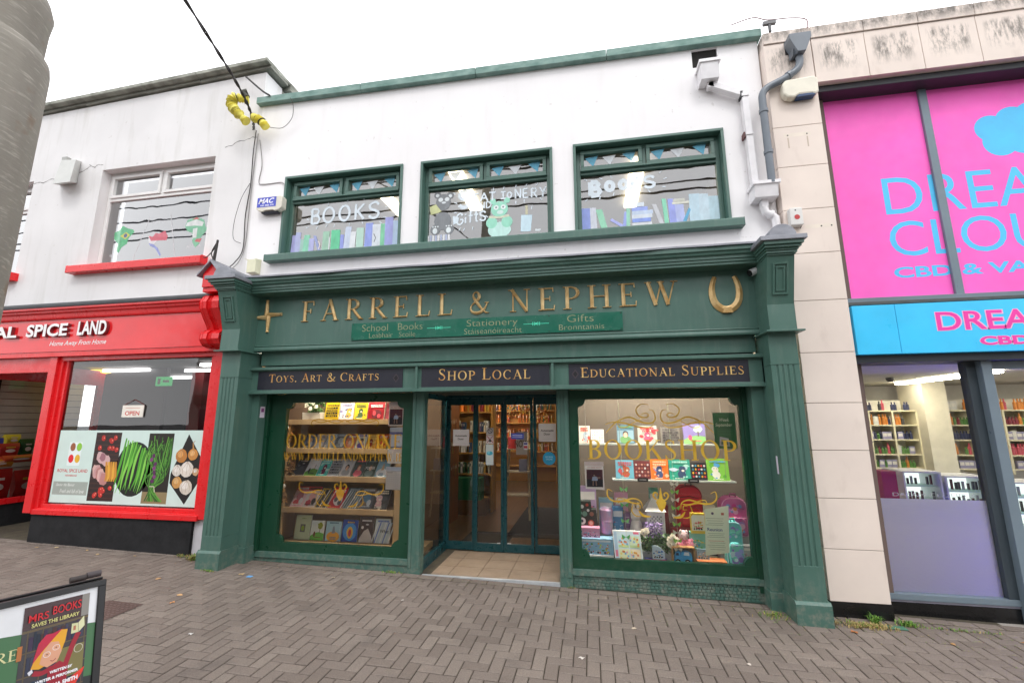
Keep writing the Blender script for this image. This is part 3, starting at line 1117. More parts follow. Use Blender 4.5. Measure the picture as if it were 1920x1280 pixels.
# pilasters
def pilaster(side, x0, x1, inner0, inner1, gh):
    b = MB()
    # shaft with four flutes between plain blocks
    for z0, z1 in ((gh + .12, .455), (2.325, 2.66)):
        b.box(x0, x1, 4.72, 5.1, z0, z1, GREEN)
    w = x1 - x0
    fw = .024
    cs = [x0 + w * (.22 + .187 * k) for k in range(4)]
    o = [(x0, 4.72)]
    for c in cs:
        o += [(c - fw / 2, 4.72), (c - fw / 4, 4.731), (c + fw / 4, 4.731), (c + fw / 2, 4.72)]
    o += [(x1, 4.72), (x1, 5.1), (x0, 5.1)]
    extz(b, o, .455, 2.325, GREEN)
    # inner stepped strip
    b.box(inner0, inner1, 4.985, 5.25, gh + .12, 2.135, GREEN)
    if side < 0:
        b.box(inner1, inner1 + .045, 5.12, 5.25, gh + .1, 2.135, DGREEN)
    else:
        b.box(inner0 - .045, inner0, 5.14, 5.25, gh + .1, 2.135, DGREEN)
    p = b.build('pilaster', shop, bevel=.003)
    b = MB()
    b.prof([(5.1, gh - .06), (4.695, gh - .06), (4.695, gh + .175), (4.705, gh + .19), (4.715, gh + .20), (5.1, gh + .20)], x0 - .02, x1 + .02, GREEN)
    b.box(inner0 - .01, inner1 + .01, 4.97, 5.2, gh - .06, gh + .17, GREEN)
    b.build('plinth', p, bevel=.003)
    # bracket block leaning out over the shaft, raised panel on it
    b = MB()
    xa, xb = x0 + .005, x1 - .005
    b.box(x0 - .04, x1 + .05, 4.62, 5.0, 2.645, 2.662, GREEN)
    b.prof([(5.1, 2.662), (4.665, 2.662), (4.672, 2.93), (4.53, 3.44), (4.53, 3.47), (5.1, 3.47)], xa, xb, GREEN)
    def fr(u0, u1, v0, v1, t, d):
        def P(u, v, dd):
            z = 2.93 + v
            y = 4.672 - (v / .51) * .142
            return (xa + u, y - dd, z)
        for (a0, a1, c0, c1) in ((u0, u1, v0, v0 + t), (u0, u1, v1 - t, v1), (u0, u0 + t, v0 + t, v1 - t), (u1 - t, u1, v0 + t, v1 - t)):
            vs = [P(a0, c0, d), P(a1, c0, d), P(a1, c1, d), P(a0, c1, d), P(a0, c0, -.002), P(a1, c0, -.002), P(a1, c1, -.002), P(a0, c1, -.002)]
            b.add(vs, [(0, 1, 2, 3), (0, 4, 5, 1), (1, 5, 6, 2), (2, 6, 7, 3), (3, 7, 4, 0)], GREEN)
    ww = xb - xa
    fr(ww * .20, ww * .78, .09, .40, .018, .014)
    fr(ww * .32, ww * .66, .125, .365, .016, .009)
    # cap mouldings
    for i, (dy, z0, z1) in enumerate(((.012, 3.40, 3.415), (.03, 3.415, 3.44), (.045, 3.44, 3.46), (.075, 3.46, 3.485), (.10, 3.485, 3.52))):
        b.box(xa - dy * .55, xb + dy * .55, 4.535 - dy, 5.1, z0, z1 - .0005, GREEN)
    b.build('bracket', p, bevel=.002)
    b = MB()
    cx = (x0 + x1) / 2
    b.box(x0 - .085, x1 + .075, 4.41, 5.09, 3.52, 3.565, LEAD)
    b.prism([(cx + .125 * math.cos(R(a)), 3.565 + .125 * math.sin(R(a))) for a in range(0, 181, 12)], 4.44, 5.09, LEAD)
    b.build('lead_cap', p, bevel=.004)
    return p


pilaster(-1, -4.585, -4.315, -4.315, -4.215, .098)
pilaster(1, 1.785, 2.045, 1.665, 1.785, -.042)


def display_window(x0, x1, ix0, ix1, name='display_window'):
    """green frame with rounded notches at the corners of the pane"""
    z0, z1, iz0, iz1 = .19, 2.13, .30, 2.02
    b = MB()
    y0, y1 = 5.165, 5.225
    b.box(x0, x1, y0, y1, z0, iz0, DGREEN)
    b.box(x0, x1, y0, y1, iz1, z1, DGREEN)
    b.box(x0, ix0, y0, y1, iz0, iz1, DGREEN)
    b.box(ix1, x1, y0, y1, iz0, iz1, DGREEN)
    r = .085
    for cx, cz, a0 in ((ix0, iz0, 0), (ix1, iz0, 90), (ix1, iz1, 180), (ix0, iz1, 270)):
        b.prism([(cx, cz)] + [(cx + r * math.cos(R(a0 + t)), cz + r * math.sin(R(a0 + t))) for t in range(0, 91, 10)], y0 + .002, y1 - .002, DGREEN)
    w = b.build(name, shop)
    b = MB()
    b.quad([(ix0 - .02, 5.2, iz0 - .02), (ix1 + .02, 5.2, iz0 - .02), (ix1 + .02, 5.2, iz1 + .02), (ix0 - .02, 5.2, iz1 + .02)], GLASS)
    b.build('pane', w)
    return w


dwl = display_window(-4.165, -2.175, -3.945, -2.31)
dwr = display_window(-.26, 1.665, -.155, 1.585)
GY = 5.196


def swirl(b, P, w0, w1, m=None, n=8):
    pts = spline(P, n)
    k = len(pts)
    b.stroke(pts, [w0 + (w1 * .78 - w0) * math.sin(math.pi * i / (k - 1)) for i in range(k)], GY, m or GOLDV)


def mirror(P, cx):
    return [(2 * cx - a, c) for a, c in P]


# gold writing on the right pane
b = MB()
b.serif('BOOKSHOP', -.06, 1.535, 1.348, .215, GY, GOLDV, track=.09)
b.build('lettering', dwr, label='large gold serif word BOOKSHOP')
b = MB()
cx = .735
top = [(.16, 1.70), (.20, 1.74), (.32, 1.755), (.45, 1.80), (.56, 1.79), (.66, 1.72), (.70, 1.69), (.695, 1.78), (.62, 1.87), (.64, 1.80)]
A = [(.155, 1.64), (.21, 1.70), (.29, 1.77), (.42, 1.815), (.55, 1.76), (.66, 1.75), (.705, 1.80), (.69, 1.88), (.64, 1.90)]
B_ = [(.15, 1.735), (.24, 1.76), (.36, 1.75), (.5, 1.71), (.63, 1.70), (.69, 1.74)]
C_ = [(.64, 1.955), (.56, 1.96), (.50, 1.90), (.53, 1.83), (.60, 1.81), (.635, 1.84), (.60, 1.86), (.55, 1.845)]
D_ = [(.29, 1.77), (.30, 1.71), (.37, 1.70), (.46, 1.75), (.56, 1.80)]
for P, w1 in ((A, .022), (B_, .02), (C_, .02), (D_, .014)):
    swirl(b, P, .005, w1)
    swirl(b, mirror(P, cx), .005, w1)
E1 = [(.20, 1.0), (.15, 1.02), (.145, .95), (.20, .90), (.30, .90), (.42, .93), (.50, .90), (.515, .83)]
E2 = [(.25, .88), (.33, .90), (.44, .88), (.50, .89)]
E3 = [(.24, .89), (.26, .93), (.33, .92), (.42, .88)]
E4 = [(.42, .885), (.40, .80), (.44, .75), (.50, .745)]
E5 = [(.47, .81), (.52, .755), (.60, .745)]
E6 = [(.44, .86), (.48, .87), (.49, .83), (.45, .83)]
cx = .715
for P, w1 in ((E1, .022), (E2, .02), (E3, .012), (E4, .016), (E5, .035), (E6, .012)):
    swirl(b, P, .004, w1)
    swirl(b, mirror(P, cx), .004, w1)
b.stroke([(.715, 1.05), (.715, .95), (.715, .86)], [.006, .035, .02], GY, GOLDV)
b.flat([(.66, .90), (.715, .96), (.77, .90), (.75, .84), (.72, .80), (.69, .82)], GY, GOLDV)
swirl(b, [(.70, .92), (.66, .93), (.635, .97), (.655, 1.0), (.68, .985), (.67, .96)], .008, .022)
swirl(b, [(.73, .92), (.77, .93), (.795, .97), (.775, 1.0), (.75, .985), (.76, .96)], .008, .022)
b.build('gold_scrollwork', dwr, label='gold painted flourishes above and below BOOKSHOP')

GOLDV = GOLD_DIM
b = MB()
b.serif('ORDER ONLINE', -3.935, -2.255 - .07, 1.442, .175, GY, GOLDV, track=.05, space=.45)
b.serif('WWW.FARRELLANDNEPHEW.IE', -3.955, -2.305, 1.293, .095, GY, GOLDV, track=.10)
b.build('lettering', dwl, label='gold serif words ORDER ONLINE and a web address')
b = MB()
cx = -3.12
F1 = [(-3.56, 1.71), (-3.59, 1.76), (-3.54, 1.80), (-3.42, 1.80), (-3.30, 1.765), (-3.20, 1.76), (-3.12, 1.80)]
F2 = [(-3.56, 1.79), (-3.45, 1.765), (-3.33, 1.79), (-3.22, 1.80), (-3.14, 1.77)]
for P in (F1, F2):
    swirl(b, P, .006, .022)
    swirl(b, mirror(P, cx), .006, .022)
cx = -3.12
for P, w1 in (([(q[0] - 3.835, q[1] + .0) for q in E1], .022), ([(q[0] - 3.835, q[1]) for q in E2], .02), ([(q[0] - 3.835, q[1]) for q in E4], .016), ([(q[0] - 3.835, q[1]) for q in E5], .035)):
    swirl(b, P, .004, w1)
    swirl(b, mirror(P, cx), .004, w1)
b.stroke([(-3.12, 1.06), (-3.12, .96), (-3.12, .87)], [.006, .035, .02], GY, GOLDV)
b.flat([(-3.18, .91), (-3.12, .97), (-3.06, .91), (-3.08, .85), (-3.12, .80), (-3.16, .85)], GY, GOLDV)
swirl(b, [(-3.14, .93), (-3.18, .94), (-3.2, .98), (-3.175, 1.01), (-3.15, .985)], .008, .022)
swirl(b, [(-3.10, .93), (-3.06, .94), (-3.04, .98), (-3.065, 1.01), (-3.09, .985)], .008, .022)
b.build('gold_scrollwork', dwl, label='gold painted flourishes around ORDER ONLINE')

# posts, stall risers
for x0, x1 in ((-2.175, -2.018), (-.40, -.262)):
    b = MB()
    b.box(x0, x1, 5.135, 5.24, gz(x0) - .03, 2.135, GREEN)
    b.box(x0 + .012, x0 + .042, 5.124, 5.136, .1, 2.135, GREEN)
    b.box(x1 - .05, x1 - .012, 5.124, 5.136, .1, 2.135, GREEN)
    b.build('window_post', shop, bevel=.003)
b = MB()
b.box(-4.2, -2.175, 5.155, 5.30, -.05, .125, GREEN)
b.box(-4.2, -2.175, 5.135, 5.30, .125, .192, GREEN)
b.build('stall_riser', shop, bevel=.002)
b = MB()
b.box(-.262, 1.70, 5.165, 5.30, -.12, .125, GREEN)
b.box(-.262, 1.70, 5.135, 5.30, .125, .188, GREEN)
for i in range(5):
    z = -.035 + i * .032
    for k in range(46):
        xa = -.255 + k * .0425 + (i % 2) * .012
        if z > gz(xa) - .02 and xa < 1.66:
            b.box(xa, xa + .036, 5.155, 5.166, z, z + .026, GREEN)
b.build('stall_riser', shop, bevel=.002)

# lobby
b = MB()
b.box(-2.06, -.30, 5.17, 6.30, -.03, .022, M('6F6355', .8))
nx, ny = 5, 3
for i in range(nx):
    for j in range(ny):
        xa, ya = -2.055 + i * .352, 5.19 + j * .315
        b.box(xa + .003, xa + .349, ya + .003, ya + .312, .02, .03, TILE)
b.box(-2.03, -.40, 5.145, 5.185, -.02, .032, ALUTRIM)
b.build('doorstep', shop)
b = MB()
for xg in (-2.06, -.34):
    b.box(xg - .025, xg + .025, 5.24, 6.12, .03, .15, TEAL)
    b.box(xg - .025, xg + .025, 5.24, 6.12, 2.06, 2.13, TEAL)
    b.box(xg - .025, xg + .025, 5.24, 5.28, .15, 2.06, TEAL)
for xa, xc in ((-2.17, -2.06), (-.40, -.30)):
    b.box(xa, xc, 6.09, 6.19, .03, 2.13, TEAL)
b.box(-2.06, -.34, 6.09, 6.19, 2.10, 2.30, TEAL)
sp = b.build('side_screen', shop, bevel=.003)
b = MB()
for xg in (-2.06, -.34):
    b = MB()
    b.quad([(xg, 5.28, .15), (xg, 6.09, .15), (xg, 6.09, 2.06), (xg, 5.28, 2.06)], GLASS)
    b.build('pane', sp)
b = MB()
b.box(-2.06, -.34, 5.30, 6.09, 2.135, 2.16, M('3A4440', .8))
b.build('lobby_ceiling', shop)
dx = [-2.06, -1.64, -1.225, -.81, -.40]
for i in range(4):
    a, c = dx[i], dx[i + 1]
    b = MB()
    yy = 6.12 + (.0 if i in (1, 2) else .035)
    b.box(a + .002, a + .040, yy, yy + .035, .04, 2.10, TEAL)
    b.box(c - .040, c - .002, yy, yy + .035, .04, 2.10, TEAL)
    b.box(a + .040, c - .040, yy + .002, yy + .033, .04, .145, TEAL)
    b.box(a + .040, c - .040, yy + .002, yy + .033, 2.0, 2.10, TEAL)
    if i in (1, 2):
        b.box((c - .09) if i == 1 else (a + .05), (c - .045) if i == 1 else (a + .10), yy - .006, yy, .148, .158, ALUTRIM)
    d = b.build('door', shop, bevel=.002)
    b = MB()
    b.quad([(a + .035, yy + .018, .14), (c - .035, yy + .018, .14), (c - .035, yy + .018, 2.02), (a + .035, yy + .018, 2.02)], GLASS)
    b.build('pane', d)

# ground-floor room of the bookshop
b = MB()
b.box(-4.7, 2.1, 6.19, 14.0, -.02, .034, FLOORW)
b.build('interior_floor', shop)
b = MB()
b.box(-4.7, 2.1, 5.30, 14.0, 2.75, 2.85, M('C9C0AE', .9))
b.box(-4.8, -4.7, 5.25, 14.0, 0, 2.85, M('8A6A48', .8))
b.box(2.1, 2.15, 5.25, 14.0, 0, 2.85, M('9A9286', .9))
b.box(-4.7, 2.1, 14.0, 14.1, 0, 2.85, M('A58A62', .9))
b.box(-.20, 2.09, 6.22, 6.27, .03, 2.74, M('4C453E', .9))
b.box(-.30, -.25, 6.2, 6.9, .03, 2.2, BROWN)
b.build('interior_wall', shop)
b = MB()
b.box(-4.2, -2.19, 5.23, 6.05, .10, .175, BEECH)
b.box(-.25, 2.05, 5.23, 6.2, .10, .215, M('E4E1DC', .7))
b.build('display_deck', shop)
b = MB()
b.box(-1.95, -1.25, 6.5, 7.15, .035, .042, M('2A2A2B', .95))
b.box(-1.35, -.25, 6.9, 9.2, .035, .042, M('2C2C2E', .95))
b.box(-2.0, -.35, 6.22, 6.42, .036, .043, M('1C1C1D', .95))
b.build('door_mat', shop)

# ---------------------------------------------------------------- signs on the bookshop
s1 = thing('fascia_sign', (-1.3, 4.95, 3.04), 'carved gilded name lettering FARRELL & NEPHEW on the green fascia', 'sign')
b = MB()
b.serif('FARRELL', -3.675, -1.625, 3.05, .272, 4.951, GOLD, raised=.03, track=.34, bold=.95)
b.build('lettering', s1, label='gilded raised capitals FARRELL')
b = MB()
b.serif('&', -1.43, -1.17, 3.052, .275, 4.951, GOLD, raised=.03, bold=.95)
b.build('lettering', s1, label='gilded raised ampersand')
b = MB()
b.serif('NEPHEW', -.925, .99, 3.05, .272, 4.951, GOLD, raised=.03, track=.30, bold=.95)
b.build('lettering', s1, label='gilded raised capitals NEPHEW')
b = MB()
c0, c1 = -4.178, 3.150
for a in range(4):
    dx_, dz_ = ((0, 1), (1, 0), (0, -1), (-1, 0))[a]
    ox, oz = ((-.016, 0), (0, .016), (.016, 0), (0, -.016))[a]
    P = [(c0 + ox, c1 + oz), (c0 + ox + dx_ * .19, c1 + oz + dz_ * .19), (c0 + ox * 1.2 + dx_ * .215, c1 + oz * 1.2 + dz_ * .215)]
    b.ridge(P, [.065, .034, .045], 4.951, .03, GOLD)
b.build('cross_emblem', label='gilded woven rush cross at the left end of the green fascia', cat='emblem')
b = MB()
cx, cz = 1.492, 3.12
hs = [(1.392, 3.335), (1.362, 3.25), (1.352, 3.15), (1.372, 3.05), (1.425, 2.985), (1.492, 2.962), (1.56, 2.985), (1.612, 3.05), (1.632, 3.15), (1.622, 3.25), (1.592, 3.335)]
pts = spline(hs, 5)
b.ridge(pts, [.045 + .035 * math.sin(math.pi * i / (len(pts) - 1)) for i in range(len(pts))], 4.951, .03, GOLD)
b.prism([(1.44, 2.925), (1.545, 2.925), (1.53, 2.985), (1.455, 2.985)], 4.915, 4.95, GOLD)
b.build('horseshoe_emblem', label='gilded horseshoe at the right end of the green fascia', cat='emblem')

MGREEN = paint('mid_green_panel', '1B6350', .22, .02)
ps = thing('panel_sign', (-1.28, 4.95, 2.78), 'bright green bilingual strip sign under the gilded name letters', 'sign')
b = MB()
b.box(-2.945, .383, 4.932, 4.95, 2.78, 2.995, MGREEN)
for x in (-2.925, -2.1, -1.28, -.45, .365):
    for z in (2.795, 2.98):
        b.disc(x, z, .008, 4.931, '101512')
b.build('board', ps, bevel=.001)
b = MB()
dull = '8F9572'
ln = '959A7A'
b.text('School   Books', -2.80, -2.00, 2.885, 2.972, 4.9305, dull, off=-.012)
b.text('Leabhair   Scoile', -2.70, -2.09, 2.800, 2.862, 4.9305, ln, off=-.014)
b.text('Stationery', -1.44, -.82, 2.868, 2.972, 4.9305, dull, off=-.012)
b.text('Stáiseanóireacht', -1.47, -.77, 2.800, 2.866, 4.9305, ln, off=-.014)
b.text('Gifts', -.24, .06, 2.895, 2.978, 4.9305, dull, off=-.012)
b.text('Bronntanais', -.335, .175, 2.805, 2.868, 4.9305, ln, off=-.014)
for cx in (-1.79, -.60):
    b.stroke([(cx - .15, 2.893), (cx + .15, 2.893)], .006, 4.9305, '4FE0B8')
    for q in (-.04, -.02, .02, .04):
        b.stroke([(cx + q, 2.872), (cx + q, 2.914)], .007, 4.9305, '4FE0B8')
    b.disc(cx, 2.893, .013, 4.9305, '4FE0B8')
b.build('lettering', ps)


def black_sign(x0, x1, txt, tx0, tx1, tz, th, label, dia=None, diam='3A3038'):
    t = thing('sign_board', ((x0 + x1) / 2, 4.94, 2.172), label, 'sign', 'black signboards over the windows')
    b = MB()
    b.box(x0, x1, 4.936, 4.945, 2.176, 2.412, BLACKP)
    if dia:
        b.flat([(dia - .04, 2.295), (dia, 2.24), (dia + .04, 2.295), (dia, 2.35)], 4.9355, diam)
        b.flat([(dia - .026, 2.295), (dia, 2.26), (dia + .026, 2.295), (dia, 2.33)], 4.9355, '0A0A10')
    b.build('board', t, bevel=.001)
    b = MB()
    b.serif(txt, tx0, tx1, tz, th, 4.934, GOLDL, small=.78, track=.10, space=.42, bold=.95)
    b.build('lettering', t)


black_sign(-4.22, -2.235, 'Toys. Art & Crafts', -4.06, -2.54, 2.272, .103, 'black signboard lettered TOYS, ART & CRAFTS in gold', -2.32)
black_sign(-1.994, -.456, 'Shop Local', -1.785, -.675, 2.255, .135, 'black signboard lettered SHOP LOCAL in gold')
black_sign(-.237, 1.65, 'Educational Supplies', -.105, 1.60, 2.255, .112, 'black signboard lettered EDUCATIONAL SUPPLIES in gold', -.165)

# ---------------------------------------------------------------- red shop on the left
rs = thing('shop_building', (-8, 5.1, .17), 'white rendered building with red shopfront under the long slate flashing', 'building')
b = MB()
wallgrid(b, -13.0, -4.74, 2.7, 6.72, [(-7.55, -5.465, 4.12, 5.735), (-11.0, -8.93, 4.09, 5.69)], 5.1, 5.45, WALL2)
b.prism([(-13, 6.72), (-4.74, 6.72), (-4.74, 7.06), (-13, 6.76)], 5.1, 5.45, WALL2)
b.box(-5.0, -4.745, 5.45, 6.4, 6.0, 7.04, CONC)
b.box(-5.08, -4.90, 5.101, 5.35, gz(-5) - .05, .57, M('C9C7CC', .8))
b.build('wall', rs)
b = MB()
xs = [-13, -11.2, -9.5, -8.1, -6.9, -5.9, -4.64]
for a, c in zip(xs, xs[1:]):
    za, zc = 7.21 + .039 * (a + 4.65), 7.21 + .039 * (c + 4.65)
    b.prism([(a + .004, za - .06), (c - .004, zc - .06), (c - .004, zc), (a + .004, za)], 4.98, 5.5, CONC)
    b.prism([(a + .004, za - .125), (c - .004, zc - .105), (c - .004, zc - .062), (a + .004, za - .062)], 5.07, 5.46, M('85857C', .9, .2))  # lower course toned darker to paint in the coping's shadow
b.box(-5.05, -4.63, 5.5, 6.45, 7.06, 7.2, CONC)
b.build('coping', rs, bevel=.006)
b = MB()
for pts in ([(-9.0, 5.62), (-8.85, 5.66), (-8.72, 5.64), (-8.6, 5.69), (-8.5, 5.68)], [(-8.05, 5.74), (-7.9, 5.78), (-7.8, 5.84), (-7.72, 5.80), (-7.68, 5.84), (-7.56, 5.83)], [(-7.8, 5.84), (-7.84, 5.87)], [(-5.32, 5.86), (-5.2, 5.88), (-5.12, 5.92), (-4.95, 5.94), (-4.86, 5.97), (-4.76, 5.96)]):
    P = spline(pts, 4)
    b.stroke([(x, z + rnd.uniform(-.008, .008)) for x, z in P], [.004 + .009 * rnd.random() for _ in P], 5.0985, '57504C')
b.build('crack', rs, label='dark hairline cracks in the render')
PANEG = m_glass('upvc_window_glass', (.55, .56, .58), 3.2)


def upvc_window(x0, x1, z0, z1, flags):
    b = MB()
    ring(b, x0, x1, z0, z1, .055, 5.235, 5.30, UPVC)
    zt = z0 + (z1 - z0) * .70
    b.box(x0 + .055, x1 - .055, 5.235, 5.30, zt, zt + .05, UPVC)
    xm = (x0 + x1) / 2
    b.box(xm - .03, xm + .03, 5.235, 5.30, zt + .05, z1 - .055, UPVC)
    for a, c in ((x0 + .055, xm - .03), (xm + .03, x1 - .055)):
        ring(b, a + .004, c - .004, zt + .052, z1 - .058, .045, 5.215, 5.28, UPVC)
    w = b.build('window', rs, bevel=.004)
    b = MB()
    b.quad([(x0 + .05, 5.262, z0 + .05), (x1 - .05, 5.262, z0 + .05), (x1 - .05, 5.262, z1 - .05), (x0 + .05, 5.262, z1 - .05)], PANEG)
    b.build('pane', w)
    b = MB()
    b.box(x0, x1, 5.5, 5.52, z0, z1, M('77767E', .9))
    b.build('blind', w)
    b = MB()
    b.prof([(4.98, z0 - .12), (4.98, z0 - .02), (5.0, z0 - .005), (5.235, z0 + .002), (5.235, z0 - .12)], x0 - .2, x1 + .085, RED)
    b.build('sill', w, bevel=.004)
    if flags:
        yy = 5.2612
        b = MB()
        b.stroke([(-6.70, 4.95), (-6.93, 4.19)], .014, yy, m_sticker('D8D8DC', .7))
        b.stroke([(-6.33, 4.97), (-6.13, 4.19)], .014, yy, m_sticker('D8D8DC', .7))
        b.text('BRAZIL', -7.36, -7.12, 4.325, 4.365, yy, m_sticker('E2E2E6', .7))
        b.text('CROATIA', -6.67, -6.40, 4.815, 4.86, yy, m_sticker('E2E2E6', .7))
        b.text('AFRICA', -5.96, -5.70, 4.365, 4.41, yy, m_sticker('E2E2E6', .7))
        b.flat([(-7.34, 4.73), (-7.25, 4.76), (-7.2, 4.83), (-7.10, 4.78), (-6.99, 4.75), (-6.96, 4.71), (-7.05, 4.62), (-7.07, 4.52), (-7.16, 4.47), (-7.2, 4.38), (-7.25, 4.41), (-7.24, 4.53), (-7.33, 4.62)], yy, m_sticker('35C07A', .7))
        b.flat([(-7.22, 4.66), (-7.12, 4.72), (-7.03, 4.66), (-7.12, 4.60)], yy, m_sticker('D8D648', .7))
        b.disc(-7.12, 4.66, .034, yy, m_sticker('39509A', .7))
        b.flat([(-6.68, 4.62), (-6.60, 4.60), (-6.55, 4.66), (-6.5, 4.64), (-6.38, 4.68), (-6.32, 4.58), (-6.34, 4.52), (-6.5, 4.53), (-6.62, 4.53)], yy, m_sticker('E2506A', .7))
        b.flat([(-6.68, 4.62), (-6.62, 4.53), (-6.5, 4.53), (-6.56, 4.47), (-6.62, 4.45), (-6.66, 4.52)], yy, m_sticker('EDEDF2', .7))
        b.flat([(-6.66, 4.50), (-6.62, 4.45), (-6.52, 4.40), (-6.42, 4.27), (-6.40, 4.29), (-6.47, 4.40), (-6.56, 4.47)], yy, m_sticker('8A9CE2', .7))
        b.flat([(-6.03, 4.72), (-6.0, 4.82), (-5.84, 4.86), (-5.70, 4.80), (-5.66, 4.68), (-5.60, 4.66), (-5.72, 4.52), (-5.74, 4.42), (-5.80, 4.36), (-5.86, 4.45), (-5.88, 4.6), (-5.98, 4.64)], yy, m_sticker('6FC79A', .7))
        b.flat([(-6.0, 4.78), (-5.84, 4.82), (-5.70, 4.76), (-5.72, 4.70), (-5.86, 4.72), (-6.02, 4.72)], yy, m_sticker('F0F0F2', .7))
        b.flat([(-5.88, 4.67), (-5.80, 4.68), (-5.80, 4.52), (-5.87, 4.52)], yy, m_sticker('F0F0F2', .7))
        b.flat([(-5.92, 4.82), (-5.84, 4.86), (-5.78, 4.82)], yy, m_sticker('D64A5A', .7))
        b.flat([(-5.80, 4.50), (-5.70, 4.50), (-5.73, 4.44), (-5.82, 4.46)], yy, m_sticker('D64A5A', .7))
        b.build('map_stickers', w, label='sticker maps captioned BRAZIL, CROATIA and AFRICA')
    return w


upvc_window(-7.55, -5.465, 4.12, 5.735, True)
upvc_window(-11.0, -8.93, 4.09, 5.69, False)
b = MB()
b.prof([(5.1, 3.43), (4.86, 3.43), (4.85, 3.455), (4.85, 3.485), (5.1, 3.56)], -13, -4.98, M('55585C', .6, .2))
b.build('flashing', rs)
b = MB()
b.prof([(5.1, 3.26), (4.95, 3.27), (4.94, 3.29), (4.93, 3.34), (4.905, 3.36), (4.90, 3.385), (4.87, 3.40), (4.87, 3.43), (5.1, 3.43)], -13, -5.06, RED)
b.build('cornice', rs)
b = MB()
b.box(-13, -4.98, 4.975, 5.08, 2.79, 3.27, SIGNRED)
b.box(-13, -4.74, 4.985, 5.12, 2.72, 2.788, RED)
b.build('fascia_board', rs)
# scroll console at the right end with a little gabled head
b = MB()
for k, (x0, x1, dy) in enumerate(((-5.06, -5.0, 0), (-5.0, -4.93, .025), (-4.93, -4.87, 0), (-4.87, -4.75, .02))):
    P = [(5.08, 3.47), (4.87, 3.47), (4.80 - dy, 3.42), (4.76 - dy, 3.34), (4.77 - dy, 3.25), (4.83 - dy, 3.15), (4.90 - dy, 3.05), (4.93 - dy, 2.99), (4.88 - dy, 2.97), (4.83 - dy, 2.92), (4.82 - dy, 2.85), (4.86 - dy, 2.79), (4.93 - dy, 2.76), (5.08, 2.76)]
    b.prof(P, x0, x1, RED)
b.build('console_bracket', rs, bevel=.006)
b = MB()
b.box(-5.02, -4.78, 4.72, 5.1, 3.53, 3.72, RED)
b.prism([(-5.02, 3.721), (-4.78, 3.721), (-4.78, 3.74), (-4.90, 3.87), (-5.02, 3.74)], 4.73, 5.1, RED)
for a, c in (((-5.08, 3.70), (-4.895, 3.905)), ((-4.90, 3.905), (-4.72, 3.70))):
    b.prism([a, c, (c[0], c[1] - .03), (a[0], a[1] - .03)], 4.68, 5.1, LEAD)
b.box(-5.02, -4.78, 4.74, 5.1, 3.47, 3.53, RED)
b.build('bracket_gable', rs, bevel=.003)
# display window of the red shop
b = MB()
b.box(-7.79, -7.655, 5.02, 5.2, .55, 2.72, RED)
ring(b, -7.655, -4.99, .555, 2.72, .06, 5.055, 5.16, RED)
b.box(-7.595, -7.53, 5.085, 5.15, .66, 2.66, RED)
b.box(-5.10, -5.05, 5.085, 5.15, .66, 2.66, RED)
b.box(-4.99, -4.86, 5.04, 5.2, .555, 2.72, RED)
b.box(-7.66, -4.99, 5.03, 5.2, .535, .60, RED)
b.box(-7.595, -5.05, 5.08, 5.15, .615, .665, RED)
rw = b.build('display_window', rs, bevel=.004)
b = MB()
b.quad([(-7.54, 5.12, .65), (-5.09, 5.12, .65), (-5.09, 5.12, 2.67), (-7.54, 5.12, 2.67)], GLASS)
b.build('pane', rw)
b = MB()
b.box(-7.68, -5.08, 5.06, 5.25, 0.0, .535, BLACKB)
b.build('plinth', rs)
b = MB()
b.box(-9.28, -9.08, 5.02, 5.18, .14, 2.72, RED)
b.box(-9.13, -9.07, 5.18, 6.75, .52, .61, RED)
b.box(-9.13, -9.07, 5.18, 6.75, 2.44, 2.72, RED)
b.box(-9.13, -9.07, 6.65, 6.75, .61, 2.44, RED)
b.box(-9.08, -7.79, 5.05, 5.11, 2.50, 2.72, RED)
b.box(-13, -9.28, 5.03, 5.11, 2.62, 2.72, RED)
b.box(-13, -9.28, 5.03, 5.11, .52, .62, RED)
b.build('shop_entrance', rs, bevel=.004)
b = MB()
b.box(-13, -9.10, 5.06, 5.2, .0, .52, BLACKB)
b.box(-9.14, -9.09, 5.2, 6.75, .0, .52, BLACKB)
b.build('entrance_plinth', rs)
b = MB()
b.quad([(-9.10, 5.18, .61), (-9.10, 6.65, .61), (-9.10, 6.65, 2.44), (-9.10, 5.18, 2.44)], GLASS)
b.build('entrance_pane', rs)
b = MB()
b.box(-9.08, -7.7, 6.75, 6.82, .13, 2.75, M('2A2426', .5))
b.build('entrance_door', rs)
b = MB()
b.box(-13, -4.85, 5.25, 9.6, 2.78, 2.85, M('5E5A5A', .9))
b.box(-13, -4.85, 9.6, 9.7, 0, 2.85, M('2E2A2C', .9))
b.box(-4.85, -4.80, 5.25, 9.6, 0, 2.85, M('55504E', .9))
b.box(-13, -4.85, 5.25, 9.6, .02, .10, M('4A4644', .7))
b.box(-7.62, -7.35, 7.2, 7.5, .1, 2.78, M('8E1220', .6))
b.box(-6.55, -6.35, 6.9, 7.1, .1, 2.78, M('8E1220', .6))
b.build('interior_room', rs)
b = MB()
b.box(-9.80, -9.74, 5.2, 6.9, .5, 2.7, M('C4C2BA', .7))
for k in range(15):
    b.box(-9.74, -9.735, 5.2, 6.9, .9 + k * .115, .908 + k * .115, '34322F')
b.box(-9.72, -9.70, 5.62, 5.65, .7, 2.6, '1E1D1C')
b.build('slatted_panel', rs)
b = MB()
b.box(-9.20, -7.66, 5.06, 6.8, 0, .14, M('8E8A85', .9))
b.build('doorstep', rs)
s2 = thing('fascia_sign', (-7.4, 4.97, 2.85), 'white raised shop name letters and script on glossy red fascia', 'sign')
b = MB()
